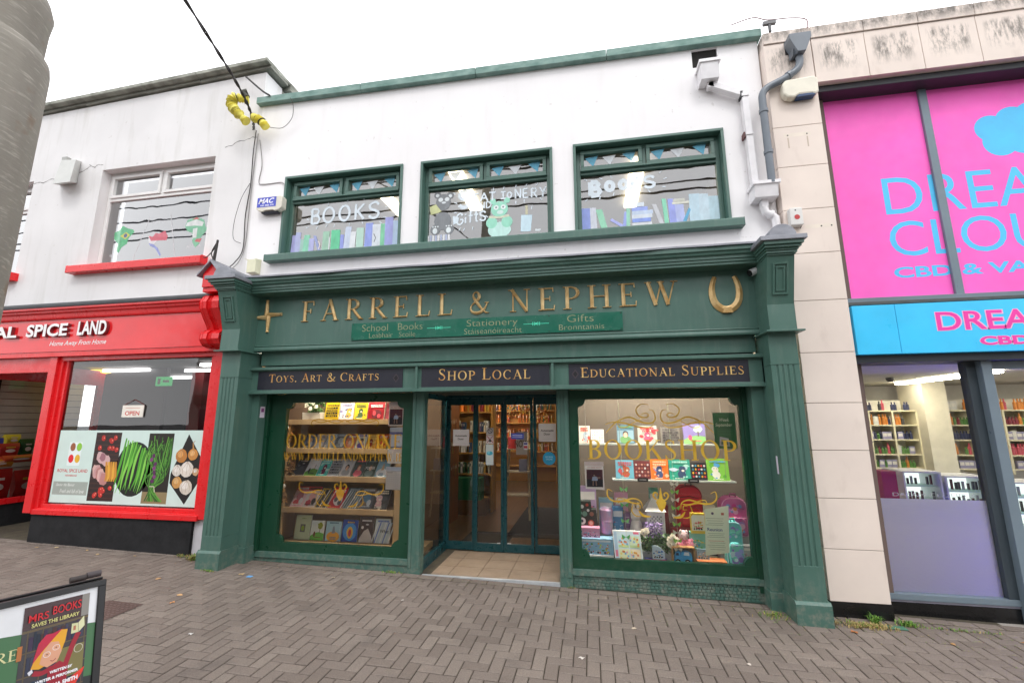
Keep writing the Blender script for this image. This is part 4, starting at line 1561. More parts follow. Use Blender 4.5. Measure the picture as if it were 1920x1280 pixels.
b.text('ROYAL', -9.55, -8.375, 3.015, 3.19, 4.935, 'F4F2F2', ext=.0, shear=.0, off=.03)
b.text('SPICE', -8.195, -7.445, 3.012, 3.20, 4.935, 'F4F2F2', off=.03)
b.text('LAND', -7.26, -6.755, 3.010, 3.215, 4.935, 'F4F2F2', off=.03)
for st, a, c, z0, z1 in (('ROYAL', -9.55, -8.375, 3.015, 3.19), ('SPICE', -8.195, -7.445, 3.012, 3.20), ('LAND', -7.26, -6.755, 3.010, 3.215)):
    b.text(st, a + .008, c + .008, z0 - .006, z1 - .006, 4.9745, '8A2A30', ext=.034, off=.03)
b.build('lettering', s2, label='white raised capitals')
b = MB()
b.text('Home Away From Home', -7.78, -6.77, 2.855, 2.945, 4.9735, 'F6F0F0', shear=.3, off=.008)
b.build('lettering', s2, label='small white brush script')

# poster across the lower half of the red shop window
po = thing('window_poster', (-6.3, 5.11, .68), 'pale green vegetable poster covering the lower half of the red-framed window', 'poster')
py = 5.112
b = MB()
b.box(-7.50, -5.105, 5.112, 5.116, .685, 1.665, M('CFE3DC', .5, .03))
b.build('sheet', po)
b = MB()
b.flat([(-7.30, 1.18), (-7.08, 1.18), (-7.08, 1.50), (-7.30, 1.50)], py, 'E6F0EE')
for x, z, c in ((-7.235, 1.435, '9A5A38'), (-7.125, 1.435, '8CC63F'), (-7.24, 1.275, 'E0242C'), (-7.13, 1.275, 'E2B02A')):
    b.disc(x, z, .045, py, c, .057)
b.text('ROYAL SPICE LAND', -7.44, -6.92, 1.09, 1.135, py, 'C43A3A', off=.02)
b.text('NEWBRIDGE', -7.29, -7.09, 1.035, 1.06, py, 'C43A3A', off=.02)
b.rect(-7.47, -6.88, .79, .965, py, '9FA8A0')
b.text('Savour the flavour', -7.42, -7.1, .905, .945, py, 'E8ECE8', shear=.3)
b.text('Fresh and full of love', -7.34, -6.93, .815, .865, py, 'E8ECE8', shear=.3)
b.build('logo', po, label='four coloured dots over the shop name')


def blob(b, x, z, r, m, k=.25, n=11, rz=None):
    b.flat([(x + r * (1 + rnd.uniform(-k, k)) * math.cos(2 * math.pi * i / n), z + (rz or r) * (1 + rnd.uniform(-k, k)) * math.sin(2 * math.pi * i / n)) for i in range(n)], py, m)


b = MB()
b.flat([(-6.86, .72), (-6.43, .72), (-6.43, 1.635), (-6.86, 1.635)], py, '2C1714')
for k in range(14):
    z = .75 + k * .064
    b.rect(-6.86, -6.43, z, z + .02, py, '3C211A')
for k in range(9):
    x, z = -6.78 + rnd.random() * .3, 1.40 + rnd.random() * .2
    blob(b, x, z, .034, 'B3261E', .1)
    blob(b, x + .008, z + .01, .01, 'E88A74', .1)
for k in range(8):
    x, z = -6.80 + rnd.random() * .33, .76 + rnd.random() * .14
    blob(b, x, z, .032, 'C22A22', .1)
    blob(b, x + .008, z + .01, .009, 'E88A74', .1)
for k in range(4):
    blob(b, -6.74 + .035 * k, 1.31 - .02 * k, .07, 'CDA8A8', .2)
blob(b, -6.7, 1.30, .05, '9C6A74')
for k in range(6):
    blob(b, -6.78 + .03 * k, 1.12 - .022 * k, .06, ('D8B0A8', 'C89A98', 'B97E7A')[k % 3], .2, rz=.09)
for k in range(5):
    b.stroke([(-6.62 + .04 * k, 1.24), (-6.58 + .035 * k, 1.05), (-6.60 + .035 * k, .98)], [.03, .045, .02], py, ('C9882E', 'E0A63A')[k % 2])
b.build('picture', po, label='dark photo strip of tomatoes and onions')
b = MB()
b.disc(-6.16, 1.15, .30, py, '11130F', .36, 26)
for k in range(13):
    x = -6.40 + k * .036
    h = .16 + rnd.random() * .12
    col = ('4FA02A', '6DBB3C', '3A7E20', '86CC50')[k % 4]
    zt = 1.56 - .015 * k + rnd.uniform(-.03, .03)
    P = spline([(x + .06, zt), (x + .03 + rnd.uniform(-.02, .02), 1.3), (x + rnd.uniform(-.03, .03), 1.05), (x - .03 - rnd.random() * .03, .82 + rnd.random() * .08)], 5)
    b.stroke(P, [.008 + .03 * math.sin(math.pi * min(1, (i + 2) / len(P))) for i in range(len(P))], py, col)
b.build('picture', po, label='photo of green chilli peppers in a black bowl')
b = MB()
b.rect(-5.97, -5.57, .71, 1.625, py, '221B12')
b.rect(-5.97, -5.57, .71, .86, py, '8C7B56')
for k in range(46):
    x = -5.95 + rnd.random() * .36
    P = spline([(x, 1.60 - rnd.random() * .2), (x + rnd.uniform(-.1, .1), 1.3), (-5.80 + rnd.uniform(-.14, .17), 1.05), (-5.83 + rnd.uniform(-.04, .04), .9), (-5.92 + rnd.random() * .28, .74)], 4)
    b.stroke([(min(-5.575, max(-5.965, p[0])), p[1]) for p in P], .009 + rnd.random() * .006, py, ('356B22', '4D8C2E', '244C18', '63A23C')[k % 4])
for k in range(7):
    blob(b, -5.90 + rnd.random() * .1, 1.0 + k * .055, .028, ('5A2456', '7E3A76')[k % 2], .2)
b.stroke([(-5.86, .93), (-5.79, .93), (-5.77, .86)], .012, py, 'D8CFB8')
b.build('picture', po, label='photo of tied yardlong beans')
b = MB()
b.flat([(-5.555, 1.10), (-5.34, 1.615), (-5.125, 1.33), (-5.125, .98), (-5.29, .715), (-5.555, .98)], py, '17110F')
for x, z, r, c in ((-5.42, 1.33, .09, 'C07C34'), (-5.24, 1.35, .075, 'CC8A40'), (-5.46, 1.14, .075, 'D9D2C8'), (-5.31, 1.16, .10, 'DDD3C8'), (-5.17, 1.13, .05, 'C9A27A'), (-5.44, .99, .075, 'C9934E'), (-5.29, .93, .095, 'D6CCBE')):
    blob(b, x, z, r, c, .06, 14)
    blob(b, x - r * .2, z + r * .25, r * .5, {'C07C34': 'DDA05C', 'CC8A40': 'E4B070', 'C9934E': 'DDB274'}.get(c, 'EBE4DC'), .12, 12)
    for a in (-1, 0, 1):
        b.stroke([(x + a * r * .5, z - r * .7), (x + a * r * .7, z), (x, z + r * .95)], .004, py, '9A7E66')
b.stroke([(-5.24, 1.41), (-5.26, 1.50), (-5.23, 1.53)], [.03, .012, .008], py, 'B98448')
b.build('picture', po, label='photo of onions and garlic in a black tray')

b = MB()
b.box(-6.475, -6.12, 5.100, 5.108, 1.845, 2.01, M('E9E2D8', .6))
b.text('OPEN', -6.42, -6.18, 1.87, 1.93, 5.0995, 'C43A2C', off=.02)
b.rect(-6.42, -6.18, 1.965, 1.975, 5.0995, 'D8B0A0')
b.tube([(-6.47, 5.112, 2.01), (-6.30, 5.112, 2.09), (-6.13, 5.112, 2.01)], .004, '7A3A34', 5)
b.build('open_sign', label='small cream card reading OPEN hung in the red-framed window', cat='sign')
b = MB()
b.box(-7.6, -7.28, 6.48, 6.51, 2.40, 2.56, m_emit('exit_sign_light', '3FA862', .8))
b.rect(-7.56, -7.50, 2.43, 2.53, 6.479, 'F0FAF0')
b.rect(-7.45, -7.32, 2.46, 2.50, 6.479, 'F0FAF0')
b.build('exit_sign', label='green emergency exit sign hanging inside the red shop', cat='sign')
b = MB()
b.lathe(-9.2, 6.9, [(.30, 2.74), (.28, 2.69), (.10, 2.66)], m_emit('warm_lamp', 'FFD54A', 2.2))
b.build('ceiling_light', label='round yellow ceiling lamp inside the red shop', cat='lamp')
for i, (x, y, a, lab) in enumerate(((-8.55, 6.7, .5, 'white ceiling tube beside the round yellow lamp'), (-8.6, 8.1, .5, 'white ceiling tube behind the round yellow lamp'), (-7.0, 7.0, .55, 'white ceiling tube beside the green exit sign'), (-6.1, 6.3, .4, 'short white ceiling tube at the window corner of the red shop'))):
    b = MB()
    b.box(x - a, x + a, y - .04, y + .04, 2.70, 2.75, m_emit('white_tube', 'FFFFFF', 4))
    b.build('ceiling_light', label=lab, cat='lamp', group='tube lights in the red shop')

# packets of food in the side window of the red shop entrance
for i, (yc, xc, z, ww, h, c, lab) in enumerate((
        (5.33, -9.24, .55, .38, .50, 'B8241E', 'large red rice sack with white oval, front of the side window'),
        (5.76, -9.24, .55, .34, .46, 'C02A22', 'second red rice sack nearest the door post, front row'),
        (5.36, -9.34, 1.07, .40, .13, 'D09028', 'yellow sack lying on top of the red rice sacks'),
        (5.62, -9.32, 1.13, .42, .12, 'C8502C', 'orange sack lying across the pile near the door post'),
        (5.42, -9.50, .95, .26, .58, '2A3A9A', 'tall blue packet standing behind the pile'),
        (5.62, -9.44, 1.22, .24, .22, 'B4302A', 'red bag with a white oval behind the orange sack'),
        (5.90, -9.46, 1.20, .16, .30, '1F5A2C', 'dark green packet at the back beside the door post'),
        (5.22, -9.44, .9, .18, .55, 'C8C020', 'lime yellow packet beside the tall blue packet'),
        (5.74, -9.55, 1.40, .18, .18, 'D8C83A', 'yellow green packet at the very top of the pile'))):
    b = MB(xf=lambda X, Y, Z: (xc - Y, yc + X, Z))
    n = 8
    for k in range(n):
        t0, t1 = k / n, (k + 1) / n
        d0, d1 = .05 * math.sin(math.pi * t0) + .008, .05 * math.sin(math.pi * t1) + .008
        b.prof([(-d0, z + h * t0), (d0, z + h * t0), (d1, z + h * t1), (-d1, z + h * t1)], .012 * math.sin(6 * t0), ww - .012 * math.sin(5 * t0), M(c, .35, .2))
    b.disc(ww / 2, z + h * .45, ww * .26, -.062, 'E8E0D8', h * .12)
    b.rect(ww * .25, ww * .75, z + h * .66, z + h * .74, -.062, 'E0C84A' if i % 2 else 'F0E8E0')
    b.build('food_packet', label=lab, cat='packet', group='packets piled in the red shop side window')

# ---------------------------------------------------------------- vape shop on the right
vs = thing('shop_building', (5.5, 5.0, -.1), 'pinkish stone-clad shop with bright pink and blue glazed front', 'building')
js = [.08, .55, 1.02, 1.48, 1.95, 2.47, 3.03, 3.56, 4.07, 4.59, 5.09, 5.615]
b = MB()
g_ = .0028
for z0, z1 in zip(js, js[1:]):
    b.box(2.178, 2.692, 4.98, 5.6, z0 + g_, z1 - g_, STONE)
hop = (2.46, 2.80)
b.box(2.178, 2.688, 4.98, 5.6, 5.615 + g_, 6.19, STONE)
for k in range(6):
    x = 2.695 + .55 * k
    b.box(x + g_, x + .55 - g_, 4.98, 5.6, 5.615, 6.19, STONE)
for k in range(-1, 6):
    x = 2.695 + .55 * k
    b.box(x + g_ - (.0 if k >= 0 else -.035), x + .55 - g_, 4.965, 5.7, 6.197, 6.345, STONE)
b.box(2.19, 6.0, 5.0, 5.6, 5.63, 6.34, M('5A4C46', .9))
b.box(2.19, 2.68, 4.988, 5.5, .0, 5.63, M('7E6E64', .9))
b.build('wall', vs, bevel=.0025)
b = MB()
b.box(2.18, 2.70, 4.972, 5.5, -.2, .078, M('151516', .25))
b.box(2.70, 3.88, 5.20, 5.5, -.25, .035, M('151516', .25))
b.build('plinth', vs)
b = MB()
b.box(2.695, 6.0, 5.05, 5.5, 5.535, 5.612, M('2F3236', .5))
b.box(2.695, 6.0, 5.16, 5.4, 3.00, 3.075, GREYFR)
b.box(2.695, 2.85, 5.20, 5.4, 3.075, 5.535, M('6A5A54', .8))
b.box(3.85, 3.93, 5.215, 5.4, 3.075, 5.535, GREYFR)
b.box(5.0, 5.08, 5.215, 5.4, 3.075, 5.535, GREYFR)
b.build('window_frame', vs, bevel=.004)
vp = thing('vinyl_sign', (4.4, 5.25, 3.07), 'bright pink upper window graphic with blue cloud and DREAM CLOUD lettering', 'sign')
b = MB()
b.box(2.85, 3.85, 5.245, 5.26, 3.076, 5.534, PINK)
b.box(3.93, 5.0, 5.245, 5.26, 3.076, 5.534, PINK)
b.box(5.08, 6.0, 5.245, 5.26, 3.076, 5.534, PINK)
b.build('panel', vp)
b = MB()
LB = '52C4F8'
yy = 5.2445
b.text('DREAM', 3.345, 5.27, 4.045, 4.485, yy, LB, off=.0)
b.text('CLOUD', 3.335, 5.27, 3.545, 3.955, yy, LB, off=.0)
b.text('CBD & VAPES', 3.325, 4.99, 3.30, 3.425, yy, LB, off=.03)
b.build('lettering', vp, label='blue capitals on pink')
b = MB()
for x, z, r in ((4.50, 4.97, .16), (4.56, 4.80, .17), (4.72, 5.04, .17), (4.92, 5.06, .19), (4.80, 4.85, .22), (5.0, 4.85, .20), (5.12, 4.95, .17)):
    b.disc(x, z, r, yy, LB, n=28)
b.build('cloud_emblem', vp)
bs = thing('fascia_sign', (4.4, 5.0, 2.43), 'bright blue sign strip with pink lettering under the pink window', 'sign')
b = MB()
b.box(2.72, 3.112, 4.985, 5.15, 2.437, 2.95, BLUE)
b.box(3.116, 6.0, 4.985, 5.15, 2.437, 2.95, BLUE)
b.build('panel', bs, bevel=.002)
b = MB()
b.text('DREAM CLOUD', 3.455, 5.72, 2.652, 2.855, 4.984, 'F7B7DD', off=.045)
b.text('DREAM CLOUD', 3.463, 5.712, 2.657, 2.850, 4.983, 'F03AA8', off=.012)
b.text('CBD & VAPES', 3.80, 5.05, 2.497, 2.59, 4.984, 'F7B7DD', off=.07)
b.text('CBD & VAPES', 3.805, 5.045, 2.500, 2.587, 4.983, 'F03AA8', off=.03)
b.build('lettering', bs, label='pink capitals with pale outline')
b = MB()
b.box(2.70, 6.0, 5.02, 5.4, 2.965, 2.998, M('4F4F4D', .7, .3))
b.box(2.70, 6.0, 5.06, 5.4, 2.36, 2.434, M('33393E', .5))
b.box(2.70, 3.885, 5.19, 5.30, .060, .115, GREYFR)
b.box(2.70, 3.885, 5.205, 5.33, .036, .058, M('8A8896', .5))
b.box(3.885, 3.975, 5.13, 5.30, -.16, 2.36, GREYFR)
b.box(3.80, 3.885, 5.20, 5.30, .115, 2.36, M('39434A', .5))
b.box(2.70, 2.85, 5.20, 5.3, .115, 2.36, M('6A5A54', .8))
b.box(3.975, 5.2, 5.20, 5.26, -.14, -.02, GREYFR)
b.box(3.975, 5.2, 5.20, 5.26, 2.28, 2.36, GREYFR)
b.box(5.1, 5.2, 5.20, 5.26, -.02, 2.28, GREYFR)
dw = b.build('display_window', vs, bevel=.003)
b = MB()
b.quad([(2.86, 5.25, .11), (3.82, 5.25, .11), (3.82, 5.25, 2.36), (2.86, 5.25, 2.36)], GLASS)
b.quad([(3.97, 5.235, -.03), (5.12, 5.235, -.03), (5.12, 5.235, 2.3), (3.97, 5.235, 2.3)], GLASS)
b.build('pane', dw)
b = MB()
b.quad([(2.86, 5.256, .115), (3.82, 5.256, .115), (3.82, 5.256, .99), (2.86, 5.256, .99)], FROST)
b.build('frosted_film', dw)
b = MB()
b.box(2.7, 6.5, 4.92, 5.2, -.4, gz(3.3) - .02, M('9C968F', .95))
b.box(3.9, 6.5, 4.70, 5.2, -.4, gz(3.9) + .0, M('A5A19C', .95))
b.build('threshold', vs)
CREAM = M('DAD7CE', .8)
b = MB()
b.box(2.75, 11, 5.32, 9.5, 2.385, 2.45, M('C9C4B6', .85))
b.box(2.6, 11, 9.4, 9.5, -.2, 2.4, CREAM)
b.box(2.62, 2.72, 5.32, 9.4, -.2, 2.4, CREAM)
b.box(2.6, 11, 5.3, 9.5, -.3, -.16, M('6A6660', .6))
b.box(5.38, 5.72, 8.30, 8.9, -.2, 2.385, M('D9D2C0', .8))
b.build('interior_room', vs)


def wall_shelf(x0, x1, n, zs, lab):
    t = thing('wall_shelf', ((x0 + x1) / 2, 8.6, 0), lab, 'shelving')
    b = MB()
    P = M('D8D0B4', .7)
    b.box(x0, x1, 8.84, 8.88, .9, 2.1, CREAM)
    b.build('back_panel', t)
    for z in zs:
        b = MB()
        b.box(x0, x1, 8.5, 8.84, z - .02, z, P)
        b.build('shelf', t)
    for k in range(n + 1):
        x = x0 + (x1 - x0) * k / n
        b = MB()
        b.box(x - .014, x + .014, 8.49, 8.838, .9, zs[-1], P)
        b.build('upright', t)


ZS = (.98, 1.20, 1.44, 1.68, 1.92)
wall_shelf(4.30, 5.37, 3, ZS, 'white wall shelving left of the cream column in the vape shop')
wall_shelf(5.74, 7.9, 5, ZS, 'white wall shelving right of the cream column in the vape shop')
bot = {}
for ci, c in enumerate(('7A2E3A', '2A3050', 'C8C8C4', 'C07830', '4E7A3A', '8E8AA8', '3A3A3C', 'B84A5A')):
    b = MB()
    h = .09 + .014 * (ci % 4)
    if ci % 3 == 2:
        b.box(-.03, .03, -.012, .03, 0, h * .9, M(c, .5))
        b.rect(-.024, .024, h * .35, h * .7, -.0125, 'D8D4CC')
    else:
        b.lathe(0, 0, [(.018, 0), (.020, .004), (.020, h * .65), (.009, h * .75), (.009, h)], M(c, .4), 8)
    o = b.build('small_bottle', label='tiny coloured bottle or carton on the white wall shelving of the vape shop', cat='bottle', group='bottles on the vape shop shelves')
    bot[ci] = o
first = set()
k = 0
for z in ZS:
    for x0, x1 in ((4.32, 5.34), (5.76, 7.6)):
        x = x0 + .05
        cc = rnd.randrange(8)
        while x < x1 - .03:
            if rnd.random() < .05:
                x += .10
                cc = rnd.randrange(8)
                continue
            ci = (cc + (rnd.random() < .3) * rnd.randrange(8)) % 8
            src = bot[ci]
            if ci in first:
                o = src.copy()
                S.collection.objects.link(o)
            else:
                o = src
                first.add(ci)
            o.location = (x, 8.54 + rnd.random() * .02, z)
            o.scale = (1.25, 1, 1.35)
            x += (.066 if ci % 3 == 2 else .041) + rnd.random() * .008
            k += 1
COUNTG = m_emit('lit_cabinet_back', 'EFFFF8', 1.25)
for x0, x1, zb, zt, rows, lab in ((3.85, 4.27, .76, 1.13, 2, 'lit glass display cabinet, left one behind the frosted window'), (4.31, 4.80, .70, 1.08, 2, 'lit glass display cabinet, right one behind the frosted window'), (4.90, 6.2, .46, 1.02, 3, 'long lit glass counter with black devices seen through the grey door')):
    t = thing('display_cabinet', ((x0 + x1) / 2, 6.65, -.16), lab, 'cabinet', 'lit cabinets in the vape shop')
    b = MB()
    ring(b, x0, x1, zb, zt, .018, 6.5, 6.9, M('C8CACC', .4))
    b.box(x0, x1, 6.5, 6.9, -.16, zb, M('8C8F96', .5))
    b.build('frame', t)
    b = MB()
    b.box(x0 + .02, x1 - .02, 6.86, 6.88, zb + .02, zt - .02, COUNTG)
    b.build('lit_panel', t)
    for r_ in range(1, rows):
        z = zb + (zt - zb) * r_ / rows
        b = MB()
        b.box(x0 + .018, x1 - .018, 6.55, 6.86, z - .006, z, 'BCD8D0')
        b.build('shelf', t)
    for r_ in range(rows):
        z = zb + .019 + (zt - zb - (.018 if r_ == 0 else 0)) * r_ / rows
        x = x0 + .06
        b = MB()
        while x < x1 - .05:
            h = .07 + rnd.random() * .06
            b.box(x, x + .02, 6.6, 6.62, z, z + h, M(('1E1E22', '3A2A30', '8E9096', '5A1E28', '22283A')[rnd.randrange(5)], .3))
            x += .03 + rnd.random() * .03 + (.08 if rnd.random() < .2 else 0)
        o = b.build('device_row', t)
        o['kind'] = 'stuff'
b = MB()
for x0, x1, z0, z1 in ((3.9, 4.8, .34, .37), (4.92, 6.2, .20, .24), (4.92, 6.2, -.02, .01)):
    b.box(x0, x1, 6.40, 6.42, z0, z1, m_emit('blue_led', '5048FF', 70))
b.build('led_strip', label='glowing blue light strips under the vape shop counters', cat='light strip')
b = MB()
b.box(3.5, 3.66, 6.3, 6.5, -.16, 1.15, M('A01E5A', .5))
b.build('display_stand', label='magenta stand just behind the pink-framed window edge', cat='stand')
for i, (x, y) in enumerate(((5.12, 7.8), (5.02, 7.0), (7.2, 7.6))):
    b = MB()
    b.box(x - .05, x + .05, y - .6, y + .6, 2.345, 2.383, m_emit('vape_tube', 'FFF6DC', 38))
    b.build('ceiling_light', label=('warm tube light on the ceiling, the far one by the cream column', 'warm tube light nearest the glass of the vape shop', 'warm tube light deep to the side in the vape shop')[i], cat='lamp', group='tube lights in the vape shop')
b = MB()
b.lathe(4.35, 7.3, [(.05, 2.38), (.05, 2.35), (.03, 2.32), (.005, 2.315)], '1E1E20', 14)
b.build('dome_camera', label='small dark dome camera on the vape shop ceiling', cat='camera')
b = MB()
b.text('DREAM CLOUD.IE', 2.99, 3.72, 1.015, 1.05, 5.2485, m_sticker('9A9CA8', .6))
b.build('window_lettering', label='small grey web address on the glass above the frosted film', cat='lettering')

# ---------------------------------------------------------------- street opposite (seen in the panes)
for i, (y, z) in enumerate(((-3.0, 9.0), (-3.4, 9.5), (-3.9, 10.3), (-4.6, 11.4))):
    b = MB()
    b.tube([(-30 + 5 * k, y, z - .25 * math.sin(math.pi * k / 12) + .02 * k) for k in range(13)], .03, M('1E1E20', .7), 6)
    b.build('overhead_wire', label=('lowest of the wires strung along the road', 'second wire up along the road', 'third wire up along the road', 'topmost wire strung along the road')[i], cat='wire', group='wires strung along the road')
BR = m_brickwall('brown_brick', '5A3A2C', '6E4A38', '7A7068')
for i, (x0, x1, h, m, lab) in enumerate(((-24, -13, 7.2, M('8E8A82', .9), 'grey rendered shop terrace across the road, beyond the brick one'), (-13, -3.5, 6.6, BR, 'brown brick shop terrace across the road'), (-3.5, 6, 7.0, M('6A6E66', .9), 'dark grey rendered shop terrace across the road'), (6, 20, 7.6, M('94887A', .9), 'tan rendered shop terrace across the road'))):
    t = thing('terrace_building', ((x0 + x1) / 2, -12.6, 0), lab, 'building')
    b = MB()
    b.box(x0, x1, -20, -12.6, -.2, h, m)
    b.build('wall', t)
    b = MB()
    b.prof([(-20, h), (-16, h + 2.2), (-12.3, h)], x0, x1, M('3C3C40', .8))
    b.build('roof', t)
    b = MB()
    b.box(x0 + .4, x1 - .4, -12.6, -12.45, 2.7, 3.3, M(('1E4A3A', '2A2A3A', '1F6A52', '5A2A22')[i], .5))
    b.build('fascia_board', t)
    n = 4
    for k in range(n):
        a = x0 + .6 + (x1 - x0 - 1.2) * k / n
        c = a + (x1 - x0 - 1.2) / n - .5
        b = MB()
        b.box(a, c, -12.595, -12.55, .5, 2.5, M('15181A', .15))
        b.build('shop_window', t)
        b = MB()
        b.box(a + .3, c - .3, -12.595, -12.55, 4.1, 5.5, M('2A2E32', .15))
        b.build('window', t)

# ---------------------------------------------------------------- lights inside the bookshop
for i, (x, y, lx, ly, z, lab) in enumerate((
        (-3.36, 6.75, .10, .40, 5.56, 'fluorescent panel on the ceiling behind the first upstairs BOOKS window'),
        (-1.95, 6.55, .11, .65, 5.56, 'long fluorescent panel behind the STATIONERY window'),
        (.82, 6.85, .11, .75, 5.56, 'long fluorescent panel behind the right-hand upstairs window'),
        (-3.2, 5.36, .9, .04, 2.68, 'added unseen strip light brightening the left window display'),  # added lamp, out of sight, to brighten the bookcase display
        (.70, 5.36, .9, .04, 2.68, 'added unseen strip light brightening the toy window display'),  # likewise added out of sight, to brighten the toys
        (-1.3, 7.6, .5, .05, 2.70, 'ceiling strip light just inside the glass doors'),
        (-2.4, 9.2, .5, .05, 2.70, 'ceiling strip light over the middle of the bookshop'),
        (-2.6, 11.6, .6, .05, 2.70, 'ceiling strip light deep at the back of the bookshop'))):
    b = MB()
    b.box(x - lx, x + lx, y - ly, y + ly, z, z + .045, m_emit('shop_light%d' % i, 'FFF3CF' if i < 3 else 'FFF1E0', (7, 7, 7, 85, 230, 30, 45, 60)[i]))
    b.build('ceiling_light', label=lab, cat='lamp', group='strip lights in the bookshop')


# ---------------------------------------------------------------- books
def cover(P, b, w, h, art, c1, c2, c3):
    """artwork on a cover; P(u, v) maps cover coordinates to space"""
    k = [0]

    def poly(pts, m):
        k[0] += 1
        b.add([P(u * w, v * h, .0010 + .00025 * k[0]) for u, v in pts], [tuple(range(len(pts)))], m)

    def rect(a, c, d, e, m):
        poly([(a, d), (c, d), (c, e), (a, e)], m)

    def blob_(cx, cy, rx, ry, m, n=12, q=.12):
        poly([(cx + rx * (1 + rnd.uniform(-q, q)) * math.cos(2 * math.pi * i / n), cy + ry * (1 + rnd.uniform(-q, q)) * math.sin(2 * math.pi * i / n)) for i in range(n)], m)

    def title(v, m, n=2, hgt=.07, a=.12, c=.88):
        for i in range(n):
            x = a + rnd.random() * .05
            while x < c - .05:
                ww = .05 + rnd.random() * .07
                rect(x, min(c, x + ww), v - i * hgt * 1.6, v - i * hgt * 1.6 + hgt, m)
                x += ww + .02
    if art == 'letters':
        for r in range(5):
            x = .1
            while x < .85:
                ww = .08 + rnd.random() * .08
                rect(x, x + ww, .78 - r * .16, .88 - r * .16, c1)
                if rnd.random() < .6:
                    rect(x + ww * .3, x + ww * .7, .81 - r * .16, .85 - r * .16, c2)
                x += ww + .03
    elif art == 'person':
        rect(.04, .96, .05, .7, c3)
        blob_(.5, .2, .36, .2, c2)
        blob_(.5, .52, .17, .17, c1, q=.05)
        blob_(.5, .46, .12, .14, 'D8AE94', q=.04)
        title(.84, c2, 1, .09)
    elif art == 'band':
        rect(0, 1, .72, 1, c1)
        title(.82, 'F2F0EE', 2, .05)
        blob_(.55, .35, .3, .25, c2)
        blob_(.4, .4, .12, .14, c3)
        blob_(.7, .25, .12, .12, c3)
    elif art == 'hill':
        poly([(0, 0), (1, 0), (1, .35), (.6, .42), (.3, .36), (0, .2)], c1)
        blob_(.68, .74, .2, .16, c2, q=.2)
        rect(.66, .70, .35, .65, '6A5A3A')
        blob_(.3, .3, .08, .14, c3)
        title(.12, c3, 1, .05, .3, .8)
    elif art == 'sun':
        blob_(.5, .22, .42, .26, c1, 18, .02)
        poly([(.4, .38), (.45, .7), (.5, .78), (.56, .68), (.62, .4)], c2)
        title(.88, c3, 1, .06, .2, .8)
        title(.16, c3, 2, .05, .3, .7)
    elif art == 'glow':
        blob_(.5, .45, .44, .4, c2, 20, .04)
        blob_(.5, .42, .2, .28, c1, 12, .05)
        blob_(.5, .4, .1, .18, c3, 10, .05)
        title(.86, c1, 1, .06, .25, .75)
    elif art == 'moon':
        poly([(0, 0), (1, 0), (.9, .25), (.62, .55), (.35, .45), (.1, .2)], c1)
        blob_(.22, .58, .09, .06, c2, 14, .02)
        blob_(.55, .70, .12, .03, c3)
        title(.82, 'D8D4D0', 1, .06, .15, .85)
    elif art == 'stripes':
        for i in range(7):
            u = -.2 + i * .18
            poly([(u, 0), (u + .07, 0), (u + .42, .85), (u + .34, .85)], (c1, c2, c3)[i % 3])
        title(.86, c2, 1, .07)
    elif art == 'mag':
        rect(0, 1, .80, 1, c1)
        title(.85, c2, 1, .09, .06, .94)
        blob_(.5, .5, .26, .24, c3)
        blob_(.35, .2, .22, .14, c1)
        blob_(.72, .28, .16, .16, c2)
        title(.08, c2, 1, .05)
    elif art == 'small':
        rect(.34, .66, .3, .62, c1)
        blob_(.5, .46, .1, .12, c2)
        title(.84, c3, 1, .03, .35, .65)
    elif art == 'animal':
        for _ in range(5):
            blob_(rnd.uniform(.1, .9), rnd.uniform(.1, .75), rnd.uniform(.08, .2), rnd.uniform(.05, .14), (c2, c3)[rnd.randrange(2)], q=.3)
        kx = rnd.uniform(-.14, .14)
        blob_(.5 + kx, .26, .2, .18, c1, q=.15)
        blob_(.5 + kx * 1.3, .5, .15 + rnd.random() * .08, .13 + rnd.random() * .05, c1, q=.1)
        blob_(.5 + kx * 1.3 + .03, .45, .07, .05, 'E8E0D4', q=.1)
        for e_ in (-.05, .07):
            blob_(.5 + kx * 1.3 + e_, .54, .02, .022, '101010', q=0)
        for _ in range(rnd.randrange(2, 5)):
            blob_(rnd.uniform(.1, .9), rnd.uniform(.08, .3), .05, .04, c3, q=.3)
        title(.82, c3, rnd.choice((1, 2)), .06 + rnd.random() * .03)
        title(.05, 'F0ECE4', 1, .035, .2, .7)
    elif art == 'animal_old':
        blob_(.5, .42, .28, .24, c1)
        blob_(.36, .66, .08, .09, c1)
        blob_(.62, .67, .08, .09, c1)
        blob_(.45, .48, .03, .03, '101010', q=0)
        blob_(.57, .48, .03, .03, '101010', q=0)
        rect(0, 1, 0, .2, c2)
        title(.84, c3, 1, .08)
    elif art == 'grid':
        for i in range(5):
            for j in range(4):
                blob_(.14 + .18 * i, .2 + .2 * j, .06, .06, (c1, c2, c3, 'D8D8D8')[(i * 3 + j) % 4])


